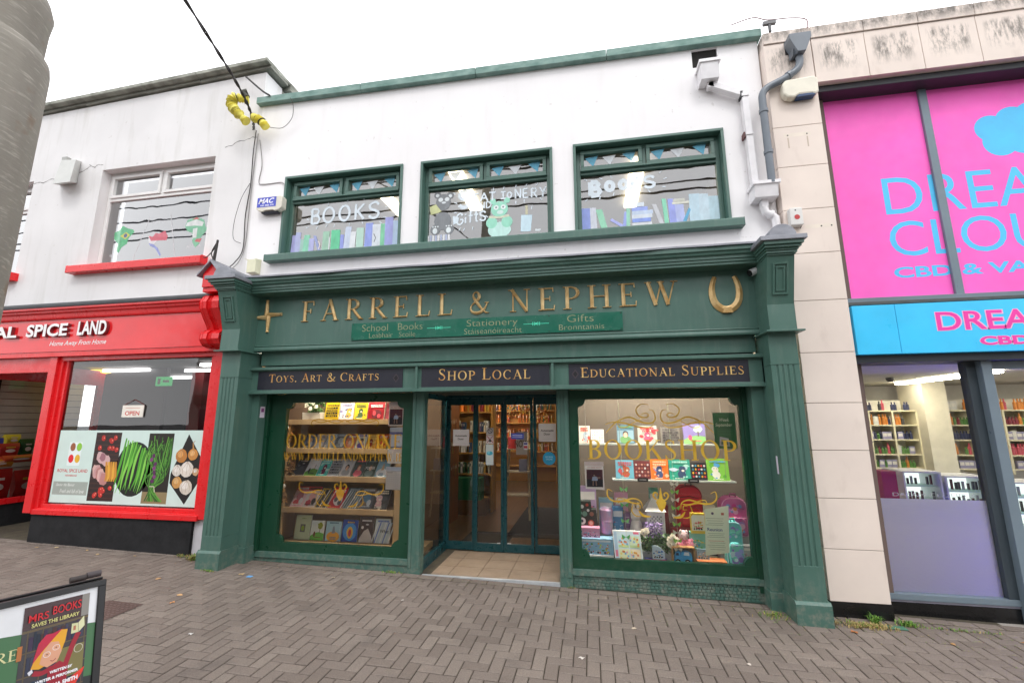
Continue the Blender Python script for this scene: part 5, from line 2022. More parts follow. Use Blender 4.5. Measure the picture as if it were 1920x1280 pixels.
def book(x, z, w, h, y, lean, col, art, c1, c2, c3, lab, group, th=.018, txt=None, txm='F2F2F2', cat='book', name='book', yaw=0.0, txz=(.1, .9, .4, .56)):
    b = MB()
    s_, c_ = math.sin(R(lean)), math.cos(R(lean))
    ys, yc = math.sin(R(yaw)), math.cos(R(yaw))

    def P(u, v, d):
        dy = v * s_ - d * c_
        return (x + u * yc - dy * ys * 0, y + dy + u * ys, z + v * c_ + d * s_)
    vs_ = [P(u, v, d) for u in (0, w) for v in (0, h) for d in (0, -th)]
    b.add(vs_, [(0, 2, 6, 4)], M(col, .32, .05))
    b.add(vs_, [(1, 5, 7, 3)], M(col, .32, .05))
    b.add(vs_, [(0, 1, 3, 2)], M(col, .32, .05))
    b.add(vs_, [(0, 4, 5, 1), (2, 3, 7, 6), (4, 6, 7, 5)], M('E6E0D4', .8))
    cover(P, b, w, h, art, c1, c2, c3)
    if txt:
        b2 = MB(xf=lambda X, Y, Z: P(X, Z, .009 - Y))
        b2.text(txt, w * txz[0], w * txz[1], h * txz[2], h * txz[3], .0, txm, off=.01)
        n = len(b.v)
        b.v += b2.v
        for f, i in zip(b2.f, b2.fm):
            b.f.append(tuple(n + q for q in f))
            b.fm.append(b.mi(b2.mats[i]))
    return b.build(name, label=lab, cat=cat, group=group)


# bookcase of the left display window
bc = thing('bookcase', (-3.38, 5.75, .175), 'pale beech bookcase with five shelves filling the ORDER ONLINE window', 'bookcase')
for a, c in ((-4.30, -4.19), (-2.58, -2.45)):
    b = MB()
    b.box(a, c, 5.585, 5.615, .176, 1.73, BEECH)
    b.box(a + .02, c - .06, 5.615, 5.93, .176, 1.73, BEECH)
    b.build('side_panel', bc, bevel=.002)
for z in (.20, .63, 1.04, 1.41, 1.80):
    b = MB()
    b.box(-4.19 if z < 1.7 else -4.26, -2.58 if z < 1.7 else -2.50, 5.60, 5.92, z - .045, z - .003, BEECH)
    b.box(-4.19 if z < 1.7 else -4.26, -2.58 if z < 1.7 else -2.50, 5.575, 5.60, z - .065, z + .004, BEECH)
    b.build('shelf', bc, bevel=.002)
b = MB()
b.box(-4.25, -2.5, 5.93, 5.95, .176, 1.80, M('9C8260', .6))
b.build('back_panel', bc)
b = MB()
b.box(-4.55, -2.12, 6.02, 6.06, .03, 2.74, M('5E4B3A', .8))
b.build('back_screen', shop)

G = 'books in the left display window'
z1 = 1.806
book(-3.715, z1, .215, .235, 5.66, 8, 'D4B41A', 'letters', '16161A', 'D4B41A', '101010', 'yellow book crammed with black lettering, top shelf beside the plant', G)
book(-3.485, z1, .205, .225, 5.66, 8, 'D9D6DE', 'animal', 'C9A94A', '8E86B0', '4A4A7A', 'white book with purple title and flowers, top shelf', G)
book(-3.265, z1, .195, .225, 5.66, 8, 'D6BE2A', 'animal', '3F5A32', 'D6BE2A', '3A5A38', 'yellow book with dark green plant figure, top shelf', G)
book(-3.055, z1 - .02, .24, .25, 5.65, 8, '8A1A22', 'band', 'E2202A', '5E1420', 'B8404A', 'dark red book with bright red title band, top shelf', G)
book(-2.80, z1 - .02, .22, .24, 5.66, 10, '5C1822', 'person', '2A0E14', '8A2A34', '6E1A26', 'maroon book at the end of the top shelf behind the football notice', G)
r2 = [('5C6A86', 'mag', '2E3A58', 'C0C8D4', 'D8B49A', 'navy magazine at the start of the second shelf'), ('8E8E94', 'person', '2A2A30', 'D0D0D4', 'B0B0B8', 'grey portrait book on the second shelf, second along'), ('C4C8CC', 'stripes', '5E6E86', '8E98A8', 'B8BEC8', 'pale striped book on the second shelf'), ('54606A', 'mag', '7A848C', 'B8C0C8', '98A0A8', 'dark slate book behind the R of ORDER'), ('C2704E', 'band', '8E2A20', 'D89A7A', 'E2C0A8', 'salmon book at the middle of the second shelf'), ('E2E0D8', 'person', '1E1E22', '5A4AA0', 'D8E0D4', 'white book with a dark-haired portrait and purple foot'), ('D89A2E', 'animal', '8A2A1A', 'D88A1E', 'F2D27A', 'orange book with a red figure on the second shelf'), ('E2A42A', 'band', 'D8601E', 'F0C04A', 'C8441E', 'amber book on the second shelf under ONLINE'), ('7A7A52', 'hill', '4E5A3A', 'B86A2E', '2E3A5A', 'olive landscape book on the second shelf'), ('A8B4C4', 'stripes', 'E2A83A', '7A8CA8', 'E8E8EC', 'blue and yellow book at the end of the second shelf')]
for i, (c, a, c1, c2, c3, lab) in enumerate(r2):
    book(-4.02 + i * .158, 1.412, .15, .215, 5.66, 30, c, a, c1, c2, c3, lab, G)
r3 = [(-4.12, .17, '1E2024', 'moon', '3A3C42', '8E9096', 'C8C8C8', 'black book with a pale swirl at the start of the third shelf', None), (-3.945, .18, 'DDE0E6', 'hill', '5E9A3A', 'E4E6EA', '2A1E2A', 'white book with a running dark horse and green foot, third shelf', None), (-3.76, .165, '52C4BC', 'animal', '6A2A4A', '42B4AC', 'B8E8E4', 'turquoise book with a crimson figure, third shelf', None), (-3.59, .165, 'B4B8C2', 'letters', '1E1E22', 'D8DCE2', 'E8E8E8', 'grey book with large black and white lettering, third shelf', None), (-3.42, .17, 'BFC0C4', 'person', '2E2422', 'A8AAB0', 'C8C8CC', 'pale grey book with a long dark-haired portrait, third shelf', None), (-3.24, .165, '3C4A48', 'person', '8A4A3A', 'D86A7A', '4E5A58', 'dark book with a red-haired portrait in pink, third shelf', None), (-3.07, .165, '3A4A48', 'person', '5E4A44', '7A8A86', '46564E', 'dark grey-green book titled PORTER, third shelf', 'PORTER'), (-2.90, .18, '8EB4C8', 'sun', 'E8ECF0', 'C8A888', '4E86A0', 'blue and white seaside book at the end of the third shelf', None)]
for x, w, c, a, c1, c2, c3, lab, t in r3:
    book(x, 1.045, w, .26, 5.62, 36, c, a, c1, c2, c3, lab, G, th=.02, txt=t)
G4 = 'magazines on the fourth shelf of the left window'
r4 = [(-4.12, .19, 'E4B8BC', 'mag', 'D2303A', 'F0E8E8', 'B85A64', 'pink and red magazine at the start of the fourth shelf'), (-3.93, .19, 'D8C8C4', 'mag', 'C43A44', '2A2A2E', 'E0A4A0', 'cream and red magazine, second on the fourth shelf'), (-3.74, .18, '4A4A48', 'stripes', 'E0D8D0', 'C8A83A', '2A2A2E', 'black and yellow striped magazine on the fourth shelf'), (-3.55, .21, 'C4303C', 'band', 'E22834', 'E8DCDC', '5A5A60', 'bright red magazine in the middle of the fourth shelf'), (-3.33, .20, '5E6A70', 'stripes', 'E8ECEE', 'B8C0C4', '8EA0A8', 'slate magazine with white diagonal stripes'), (-3.12, .20, '4E5664', 'mag', '7A6A5A', 'C0C8D0', '4A7A9A', 'dark blue magazine beside the striped one on the fourth shelf'), (-2.92, .22, '3A3E44', 'animal', 'E0B8B8', '4A5058', 'E8DCC8', 'dark magazine with pink blossoms at the end of the fourth shelf')]
for x, w, c, a, c1, c2, c3, lab in r4:
    book(x, .635, w, .29, 5.62, 34, c, a, c1, c2, c3, lab, G4, th=.008, cat='magazine', name='magazine')
r5 = [(-4.05, .23, .31, 'BCC8A4', 'small', '6A6A62', '8AA83A', '7E9A5A', 'pale green book with a small dark picture, bottom shelf', None), (-3.81, .20, .245, 'D4DAD4', 'hill', '5EA83A', '8E9A2E', '6A3A24', 'white children\'s book with green hill and tree, bottom shelf', None), (-3.585, .225, .245, 'A4C6D0', 'sun', 'E2A02A', '7E8A98', '5A7A8A', 'sky blue book with a big orange sun, bottom shelf', None), (-3.345, .225, .27, '2448A0', 'glow', 'E0B43A', '3E8ED0', 'C83A3A', 'royal blue book with a glowing golden bottle, bottom shelf', None), (-3.10, .20, .315, '453634', 'moon', 'B9B2AC', 'D8D4D0', 'C8C4C0', 'dark brown book with a pale dome and moon, bottom shelf', None), (-2.875, .215, .30, 'C9D4D6', 'stripes', 'E4E8EA', '6A84C8', 'B8C8D0', 'white and blue book titled What, end of the bottom shelf', 'What')]
for x, w, h, c, a, c1, c2, c3, lab, t in r5:
    book(x, .206, w, h, 5.66, 8, c, a, c1, c2, c3, lab, G, txt=t, txm='1E2430', txz=(.35, .92, .42, .56))
for i, (x, w, c, lab) in enumerate(((-4.13, .26, 'A8A8AE', 'flat grey magazine at the foot of the pale green book'), (-3.85, .24, 'D8B090', 'flat peach magazine on the deck below the sun book'), (-3.58, .24, 'B8C0C8', 'flat pale blue magazine lying on the deck at mid window'), (-3.3, .26, 'E0C8D0', 'flat pink magazine below the royal blue book'), (-3.0, .3, 'B49A80', 'flat tan magazine below the book titled What'))):
    b = MB()
    b.quad([(x, 5.40, .182), (x + w, 5.40, .182), (x + w + .06, 5.54, .182), (x + .06, 5.54, .182)], M(c, .3))
    b.box(x + .003, x + w - .003, 5.402, 5.53, .176, .181, 'D0CCC4')
    b.rect(x + .02, x + w - .02, .1765, .180, 5.401, 'E8E4E0')
    b.quad([(x + .04, 5.43, .183), (x + w - .04, 5.43, .183), (x + w, 5.50, .183), (x + .08, 5.50, .183)], M('F0ECE8', .3))
    b.build('magazine', label=lab, cat='magazine', group='magazines lying on the left window deck')


def foliage(b, x0, x1, y0, y1, z0, z1, n, cols, size=.03):
    for i in range(n):
        p = Vector((rnd.uniform(x0, x1), rnd.uniform(y0, y1), z0 + (z1 - z0) * rnd.random() ** .8))
        a = Vector((rnd.uniform(-1, 1), rnd.uniform(-1, 1), rnd.uniform(-.2, 1))).normalized() * size * rnd.uniform(.6, 1.3)
        c = a.cross(Vector((rnd.uniform(-1, 1), rnd.uniform(-1, 1), rnd.uniform(-1, 1)))).normalized() * size * .3
        b.add([tuple(p - a * .5), tuple(p + c), tuple(p + a * .6), tuple(p - c)], [(0, 1, 2, 3)], cols[i % len(cols)])


def blossoms(b, pts, r, cols):
    for i, (x, y, z) in enumerate(pts):
        for k in range(6):
            a = 2 * math.pi * k / 6 + i
            rr = r * rnd.uniform(.8, 1.2)
            p = Vector((x + rr * .5 * math.cos(a), y - .004 * (k % 2), z + rr * .5 * math.sin(a)))
            b.add([tuple(p + Vector((rr * .4 * math.cos(t), -rr * .3 * (t > 3), rr * .4 * math.sin(t)))) for t in (0, 1.2, 2.4, 3.8, 5.2)], [(0, 1, 2, 3, 4)], cols[(i + k) % len(cols)])


pt = thing('potted_plant', (-3.9, 5.7, 1.806), 'white flowering plant in a white trough on the top shelf', 'plant')
b = MB()
b.prof([(5.64, 1.806), (5.76, 1.806), (5.77, 1.90), (5.63, 1.90)], -4.04, -3.76, M('D8D4CC', .6))
b.build('trough', pt, bevel=.003)
b = MB()
foliage(b, -4.02, -3.78, 5.62, 5.78, 1.89, 2.10, 240, ['4E7A34', '3A6428', '6A9444', '2C4E22'], .05)
blossoms(b, [(-3.97, 5.61, 2.0), (-3.9, 5.6, 1.96), (-3.86, 5.6, 2.03), (-3.82, 5.61, 1.98), (-3.92, 5.6, 2.06)], .035, ['EDEBD8', 'DEDAC0'])
b.build('foliage', pt)

# crumpled brown paper garland down the left side of the window
b = MB()
for k in range(150):
    t = k / 150
    z = 1.72 - 1.0 * t
    x = -4.08 + .05 * math.sin(t * 15) - .02
    if .38 < t < .68:
        r = .10
    else:
        r = .035
    p = Vector((x + rnd.uniform(-r, r), 5.42 + rnd.uniform(-.03, .03), z))
    a = Vector((rnd.uniform(-1, 1), rnd.uniform(-.4, .4), rnd.uniform(-1, 1))).normalized() * rnd.uniform(.02, .05 + r * .4)
    c = Vector((rnd.uniform(-1, 1), rnd.uniform(-.4, .4), rnd.uniform(-1, 1))).normalized() * .018
    b.add([tuple(p - a), tuple(p + c), tuple(p + a), tuple(p - c)], [(0, 1, 2, 3)], ('A87C46', '8E6232', 'C29A62', 'B88A50')[k % 4])
for z in (1.70, 1.34, .93):
    b.lathe(-4.10 + .03 * (z < 1), 5.40, [(.006, z - .028), (.024, z - .014), (.026, z + .01), (.008, z + .03)], 'E2DED6', 12)
b.build('paper_garland', label='crumpled brown paper garland with white beads inside the left window', cat='garland')

# notices stuck inside the left pane
ny = 5.207


def paper(h):
    key = ('paper', h)
    if key not in MATS:
        g = NG('notice_paper_' + h)
        d = g.n('BsdfDiffuse')
        d.inputs[0].default_value = lin(h)
        t = g.n('BsdfTranslucent')
        t.inputs[0].default_value = lin(h)
        ms = g.n('MixShader')
        g.l(g.ramp(g.noise(8, 2), .3, .7, .52, .62), ms.inputs[0])
        g.l(d.outputs[0], ms.inputs[1])
        g.l(t.outputs[0], ms.inputs[2])
        g.l(ms.outputs[0], g.out.inputs[0])
        MATS[key] = g.m
    return MATS[key]


def notice(x0, x1, z0, z1, name, lab, draw=None, tilt=0.0, y=ny, col='E8E8EC', cat='notice', group=None):
    b = MB()
    b.flat([(x0, z0), (x1, z0 + tilt * .3), (x1 + tilt * .2, z1 + tilt * .3), (x0 + tilt * .2, z1)], y, paper(col))
    if draw:
        draw(b, x0, x1, z0, z1, y)
    return b.build(name, label=lab, cat=cat, group=group)


def d_ball(b, x0, x1, z0, z1, y):
    w, h = x1 - x0, z1 - z0
    b.rect(x0, x1, z1 - h * .16, z1, y, 'D8CDD0')
    b.text('ON SALE NOW', x0 + w * .12, x1 - w * .12, z1 - h * .24, z1 - h * .19, y, 'B04A50')
    b.rect(x0 + w * .07, x1 - w * .07, z0 + h * .07, z1 - h * .29, y, '5E2A38')
    b.rect(x0 + w * .07, x1 - w * .07, z0 + h * .07, z0 + h * .35, y, '2A2430')
    for k in range(14):
        b.disc(x0 + w * (.1 + .8 * rnd.random()), z0 + h * (.5 + .18 * rnd.random()), .004, y, ('8A3A4A', '3A3454')[k % 2], n=8)
    cx = (x0 + x1) / 2
    b.flat([(cx - w * .16, z0 + h * .30), (cx + w * .14, z0 + h * .30), (cx + w * .18, z0 + h * .42), (cx + w * .05, z0 + h * .46), (cx - w * .12, z0 + h * .44)], y, 'C4D2E8')
    b.disc(cx - w * .02, z0 + h * .49, w * .05, y, 'B89884', n=10)
    b.stroke([(cx - w * .08, z0 + h * .3), (cx - w * .1, z0 + h * .12)], w * .06, y, 'A88474')
    b.stroke([(cx + w * .06, z0 + h * .3), (cx + w * .08, z0 + h * .12)], w * .06, y, 'A88474')
    b.stroke([(cx + w * .1, z0 + h * .4), (cx + w * .3, z0 + h * .42)], w * .05, y, 'B89884')


def lines(n, c='8A8A98', head=None, m=.1):
    def f(b, x0, x1, z0, z1, y):
        w, h = x1 - x0, z1 - z0
        for i in range(n):
            z = z0 + h * (.9 - .8 * i / n)
            q = rnd.uniform(0, .25)
            b.rect(x0 + w * (m + q * .5), x1 - w * (m + q * .5), z, z + h * .012, y, c)
        if head:
            b.rect(x0, x1, z1 - h * .14, z1, y, head)
    return f


def d_cal(b, x0, x1, z0, z1, y):
    w, h = x1 - x0, z1 - z0
    b.rect(x0, x1, z1 - h * .16, z1 - h * .02, y, 'C4CCDC')
    b.rect(x0, x1, z1 - h * .20, z1 - h * .185, y, '8088A0')
    b.rect(x1 - w * .22, x1 - w * .12, z0 + h * .08, z1 - h * .35, y, 'B8BEC8')
    for i in range(7):
        z = z0 + h * (.08 + .09 * i)
        b.rect(x0 + w * .05, x1 - w * .05, z, z + .0015, y, 'C0C4D4')
    for i in range(8):
        x = x0 + w * (.05 + .1 * i)
        b.rect(x, x + .0012, z0 + h * .08, z0 + h * .62, y, 'C8CCD8')
    b.rect(x0 + w * .05, x0 + w * .3, z1 - h * .26, z1 - h * .24, y, '6A6A7A')


def d_fly(b, x0, x1, z0, z1, y):
    w, h = x1 - x0, z1 - z0
    b.rect(x0, x1, z1 - h * .18, z1, y, 'C8CCD4')
    b.rect(x0, x1, z0, z1 - h * .22, y, '6A74A8')
    b.rect(x0 + w * .06, x1 - w * .16, z0 + h * .06, z1 - h * .36, y, 'E4E4E8')
    b.rect(x1 - w * .14, x1 - w * .04, z0 + h * .1, z1 - h * .3, y, '4A6A9A')


GN = 'paper notices down the right side of the left window'
notice(-2.525, -2.325, 1.715, 2.015, 'notice', 'football poster with a white-shirted player, topmost in the left window', d_ball, .03, group=GN)
notice(-2.50, -2.225, 1.455, 1.70, 'notice', 'purple-edged flyer under the football poster', d_fly, .01, group=GN)
notice(-2.515, -2.225, 1.265, 1.44, 'notice', 'plain white sheet above the calendar sheet', lines(3, 'B8BAD0'), -.01, group=GN)
notice(-2.525, -2.235, .955, 1.225, 'notice', 'white calendar grid sheet, lowest notice in the left window', d_cal, -.01, group=GN)
notice(-.095, .115, 1.02, 1.318, 'notice', 'ON SALE NOW football poster at the left edge of the BOOKSHOP window', d_ball, -.03)


def d_reu(b, x0, x1, z0, z1, y):
    w, h = x1 - x0, z1 - z0
    b.disc(x0 + w * .42, z1 - h * .09, .014, y, '5A5A7A', n=10)
    b.rect(x1 - w * .22, x1 - w * .10, z1 - h * .12, z1 - h * .07, y, 'B85A4A')
    b.text('Reunion', x0 + w * .16, x1 - w * .22, z1 - h * .47, z1 - h * .40, y, '4A6A9A', off=.02)
    for i, zz in enumerate((.20, .25, .30, .34, .52, .56, .60, .68, .72, .77, .81, .86)):
        b.rect(x0 + w * (.12 + .05 * (i % 3)), x1 - w * (.14 + .04 * (i % 2)), z1 - h * zz, z1 - h * zz + .004, y, 'C87A6A' if i == 7 else '8EA89A')


notice(1.135, 1.375, .37, .84, 'notice', 'tall pale green letter headed Reunion on the BOOKSHOP window', d_reu, .14, col='E2F2E2')
b = MB()
b.box(1.335, 1.565, 5.262, 5.268, 1.47, 1.86, M('2C6A3E', .5))
b.text('Week', 1.40, 1.50, 1.765, 1.80, 5.2615, 'D8DCC4', shear=.2)
b.text('September', 1.355, 1.53, 1.70, 1.745, 5.2615, 'D8DCC4', shear=.2)
b.flat([(1.38, 1.50), (1.49, 1.49), (1.48, 1.58), (1.39, 1.60)], 5.2615, 'A8AEB4')
b.flat([(1.40, 1.515), (1.47, 1.51), (1.465, 1.56), (1.405, 1.57)], 5.2615, '4E6A5A')
for k in range(5):
    b.rect(1.37, 1.53, 1.61 + k * .016, 1.613 + k * .016, 5.2615, '4E8A5A')
b.build('hanging_poster', label='green poster reading Week September hung at the right of the BOOKSHOP window', cat='poster')

# ---------------------------------------------------------------- toy window on the right
def shelf_(x0, x1, y0, y1, z, lab):
    b = MB()
    b.box(x0, x1, y0, y1, z - .014, z, M('BFC8C4', .2))
    for xx in (x0 + .1, x1 - .1):
        b.tube([(xx, y0 + .03, z), (xx, y0 + .03, 2.7)], .0025, '8A8A86', 5)
    b.build('hanging_shelf', label=lab, cat='shelf', group='glass shelves hung in the BOOKSHOP window')


shelf_(-.18, 1.42, 5.56, 5.80, 1.497, 'upper hanging glass shelf crossing behind the word BOOKSHOP')
shelf_(.22, 1.58, 5.46, 5.70, 1.094, 'lower hanging glass shelf of picture books under the word BOOKSHOP')
G = 'picture books on the hanging shelves'
for x, z, y, w, h, c, a, c1, c2, c3, lab in (
        (-.165, 1.50, 5.62, .135, .215, 'D8D4C8', 'animal', 'A8BCC8', 'C8D0D0', 'C04A3A', 'cream picture book with a red title at the left end of the upper shelf'),
        (-.02, 1.50, 5.62, .16, .17, 'DAD8DA', 'grid', '9AA8C8', 'C8B4A4', 'B8C4A8', 'pale picture book half behind the B of BOOKSHOP'),
        (.30, 1.50, 5.62, .205, .225, '46687A', 'person', '1E2A2E', '5E8A5A', '7A98A8', 'blue book with a dark bicycle rider, upper shelf'),
        (.55, 1.50, 5.62, .225, .215, '9EA8A0', 'animal', 'C84A6A', '7AA84A', 'B8303A', 'grey-green book titled WOOF in red, upper shelf'),
        (.82, 1.50, 5.62, .22, .20, '6E6A66', 'letters', '2E2C2E', '8E8A88', '4A484A', 'dark grey sketch book in the middle of the upper shelf'),
        (1.08, 1.50, 5.62, .25, .235, '7E74A8', 'hill', '7AB06A', 'B8D8C0', 'D84A6A', 'purple and green book with white animals, right end of the upper shelf'),
        (.262, 1.097, 5.52, .208, .215, '6FB2CC', 'animal', 'A85A38', '8FA070', 'C8404A', 'light blue book with a brown bear, first on the lower shelf'),
        (.475, 1.097, 5.52, .185, .205, '6A2E34', 'grid', 'A0604A', 'C89A8A', '8A4A44', 'maroon patterned book, second on the lower shelf'),
        (.665, 1.097, 5.52, .20, .23, 'E8762A', 'animal', '3A4A78', '9A8AC0', 'F4C8A0', 'orange book with lilac foot, third on the lower shelf'),
        (.875, 1.097, 5.52, .235, .23, '2F9A86', 'animal', '34486A', 'BFD8E8', 'A8E0D4', 'teal book with a navy puppy, fourth on the lower shelf'),
        (1.115, 1.097, 5.52, .175, .20, '26262C', 'grid', 'C83A3A', 'D8A02A', '3A8AA8', 'black book dotted with coloured shapes, fifth on the lower shelf'),
        (1.295, 1.097, 5.52, .235, .245, '7FC04A', 'animal', 'E4E8DC', '5AA83A', '4A9AD0', 'lime green farmyard book, last on the lower shelf')):
    book(x, z, w, h, y, 9, c, a, c1, c2, c3, lab, G, txt='WOOF' if 'WOOF' in lab else None, txm='C03A44', txz=(.2, .85, .62, .8))
for x, lab in ((.50, 'black price card under the maroon book'), (1.06, 'black price card under the teal book')):
    b = MB()
    b.box(x, x + .12, 5.448, 5.456, 1.075, 1.12, M('1A1A1C', .4))
    b.rect(x + .02, x + .1, 1.095, 1.104, 5.447, 'B8B8B8')
    b.build('price_card', label=lab, cat='price card', group='price cards on the lower shelf')


def backpack(x, z, y, w, h, body, trim, dark, lab, spots=None, d=.16):
    t = thing('backpack', (x + w / 2, y, z), lab, 'backpack')

    def outline(g, top=1.0, bot=0.0):
        cx = x + w / 2
        hw = w / 2 - g
        zt, zb = z + h * top - g, z + h * bot + g
        r = min(hw * .75, (zt - zb) * .45)
        o = []
        for px_, pz_, a0 in ((cx + hw - r, zt - r, 0), (cx - hw + r, zt - r, 90)):
            o += [(px_ + r * math.cos(R(a0 + q)), pz_ + r * math.sin(R(a0 + q))) for q in range(0, 91, 15)]
        r2_ = r * .3
        for px_, pz_, a0 in ((cx - hw + r2_, zb + r2_, 180), (cx + hw - r2_, zb + r2_, 270)):
            o += [(px_ + r2_ * math.cos(R(a0 + q)), pz_ + r2_ * math.sin(R(a0 + q))) for q in range(0, 91, 30)]
        return o
    b = MB()
    b.prism(outline(0), y, y + d, M(body, .7, .12, bump=.3))
    b.build('body', t, bevel=.015)
    b = MB()
    b.prism(outline(w * .10, .58, .03), y - .05, y - .001, M(body, .65, .12, bump=.3))
    b.build('pocket', t, bevel=.012)
    b = MB()
    o = outline(w * .035)
    b.tube([(p[0], y - .003, p[1]) for p in o] + [(o[0][0], y - .003, o[0][1])], .005, M(trim, .6), 6)
    b.tube([(x + w * .14, y - .004, z + h * .72), (x + w * .5, y - .012, z + h * .76), (x + w * .86, y - .004, z + h * .70)], .004, M(dark, .6), 6)
    b.tube([(x + w * .13, y - .052, z + h * .5), (x + w * .87, y - .052, z + h * .5)], .004, M(trim, .6), 6)
    b.build('zip', t)
    b = MB()
    b.tube([(x + w * .38, y + .03, z + h - .01), (x + w * .40, y + .02, z + h + .035), (x + w * .6, y + .02, z + h + .035), (x + w * .62, y + .03, z + h - .01)], .009, M(dark, .6), 8)
    b.build('handle', t)
    if spots:
        b = MB()
        for i in range(26):
            b.disc(x + w * (.18 + .64 * rnd.random()), z + h * (.10 + .42 * rnd.random()), .012 + rnd.random() * .022, y - .0502, spots[i % len(spots)], n=9)
        for i in range(12):
            b.disc(x + w * (.2 + .6 * rnd.random()), z + h * (.62 + .22 * rnd.random()), .01 + rnd.random() * .02, y - .0005, spots[i % len(spots)], n=9)
        b.build('pattern', t)
    return t


def box_(x0, x1, y0, y1, z0, z1, c, lab, draw=None, name='toy_box', cat='box', group=None, bev=.003):
    b = MB()
    b.box(x0, x1, y0, y1, z0, z1, M(c, .4, .06))
    if draw:
        draw(b, x0, x1, z0, z1, y0 - .0008)
    return b.build(name, label=lab, cat=cat, group=group, bevel=0)


box_(.86, 1.25, 5.60, 5.85, .216, .55, '8E1C28', 'dark red plinth under the red backpack', name='display_plinth', cat='plinth')
backpack(.945, .551, 5.60, .29, .47, 'C4182A', '8E1220', '2A1418', 'large red backpack standing behind the BOOKSHOP scrollwork')
box_(1.36, 1.72, 5.52, 5.80, .216, .50, 'A9ABAD', 'silvery plinth under the pink backpack', name='display_plinth', cat='plinth')
backpack(1.40, .501, 5.50, .28, .42, 'D06AA8', 'E8A8CC', 'A84A84', 'pink patterned backpack at the right end of the toy window', ['7A9AD8', 'E89A5A', 'C48AD8', 'F0B8D8', 'D8489A'])
backpack(1.385, .25, 5.34, .17, .44, '62C4C4', 'A8D8E8', '3AA8A0', 'small turquoise and lilac backpack in front of the silvery plinth', ['8A7AC8', 'C8E8F0', '7AD8C8', '9AA8E8'], d=.12)
box_(.76, .86, 5.7, 5.8, .216, .78, '8A1E28', 'narrow dark red carton between lantern and red backpack')
la = thing('lantern', (.68, 5.55, .216), 'white lattice lantern with pitched lid in the toy window', 'lantern')
WH = M('E2E4E6', .5)
b = MB()
b.box(.585, .785, 5.48, 5.68, .216, .745, WH)
for i in range(7):
    for j in range(9):
        if (i + j) % 2 == 0:
            x, z = .625 + i * .0195, .52 + j * .021
            b.flat([(x - .009, z), (x, z - .012), (x + .009, z), (x, z + .012)], 5.479, '6A7076')
b.build('body', la, bevel=.003)
b = MB()
cx, cy = .685, 5.58
b.add([(cx - .12, cy - .12, .745), (cx + .12, cy - .12, .745), (cx + .12, cy + .12, .745), (cx - .12, cy + .12, .745), (cx - .03, cy - .03, .88), (cx + .03, cy - .03, .88), (cx + .03, cy + .03, .88), (cx - .03, cy + .03, .88)], [(0, 1, 5, 4), (1, 2, 6, 5), (2, 3, 7, 6), (3, 0, 4, 7), (4, 5, 6, 7), (3, 2, 1, 0)], WH)
b.tube([(cx - .02, cy, .88), (cx - .02, cy, .92), (cx + .02, cy, .92), (cx + .02, cy, .88)], .004, WH, 6)
b.build('lid', la)
fp = thing('potted_plant', (.65, 5.4, .216), 'purple lavender planter with white blooms in front of the lantern', 'plant')
b = MB()
b.prof([(5.36, .216), (5.46, .216), (5.47, .34), (5.35, .34)], .50, .86, M('9EA2A4', .7))
b.build('trough', fp, bevel=.003)
b = MB()
foliage(b, .50, .86, 5.33, 5.48, .33, .52, 420, ['4E7A48', '3C6438', '6E9460', '2E5030', '7A9A74'], .05)
foliage(b, .54, .74, 5.33, 5.45, .48, .64, 260, ['8E7AB4', 'A892C8', '6E5C98', 'B8A8D4'], .028)
blossoms(b, [(.80, 5.32, .49), (.84, 5.32, .46), (.87, 5.33, .49), (.83, 5.32, .52), (.52, 5.32, .55), (.55, 5.32, .57), (.80, 5.32, .44)], .04, ['EEE8D4', 'F4F0E2', 'DCD4BC'])
b.build('foliage', fp)


def d_scene(cols, title_=None):
    def f(b, x0, x1, z0, z1, y):
        w, h = x1 - x0, z1 - z0
        for i in range(34):
            b.disc(x0 + w * (.08 + .84 * rnd.random()), z0 + h * (.10 + .6 * rnd.random()), min(w, h) * (.035 + .07 * rnd.random()), y, cols[i % len(cols)], n=9, rz=min(w, h) * (.025 + .05 * rnd.random()))
        if title_:
            b.rect(x0 + w * .08, x1 - w * .08, z1 - h * .2, z1 - h * .08, y, title_)
        for k in range(4):
            b.disc(x0 + w * (.15 + .2 * k), z0 + h * .14, h * .07, y, '2A2A2E', n=10)
    return f


def d_puz(b, x0, x1, z0, z1, y):
    w, h = x1 - x0, z1 - z0
    b.rect(x0 + w * .03, x1 - w * .03, z0 + h * .03, z1 - h * .03, y, 'C9E2F0')
    b.rect(x0 + w * .03, x0 + w * .14, z0 + h * .03, z1 - h * .03, y, 'A8C8E4')
    b.rect(x0 + w * .04, x0 + w * .13, z0 + h * .2, z0 + h * .4, y, 'D87A9A')
    b.rect(x1 - w * .25, x1 - w * .05, z1 - h * .1, z1 - h * .03, y, 'E06A8A')
    for r_ in (0, 1):
        for c_ in (0, 1):
            a, d = x0 + w * (.17 + .4 * c_), z0 + h * (.08 + .40 * r_)
            b.rect(a, a + w * .37, d, d + h * .36, y, ('DCE8C0', 'E8DCC0', 'BFE0F0', 'CDE4C8')[r_ * 2 + c_])
            b.rect(a, a + w * .37, d, d + h * .08, y, 'B8D8A0')
            for k in range(9):
                b.disc(a + w * (.04 + .29 * rnd.random()), d + h * (.06 + .24 * rnd.random()), .012, y, ('E0A84A', 'D88A6A', '7AB0D8', 'E8D87A', 'E0B0C0', 'C8783A')[k % 6], n=8)


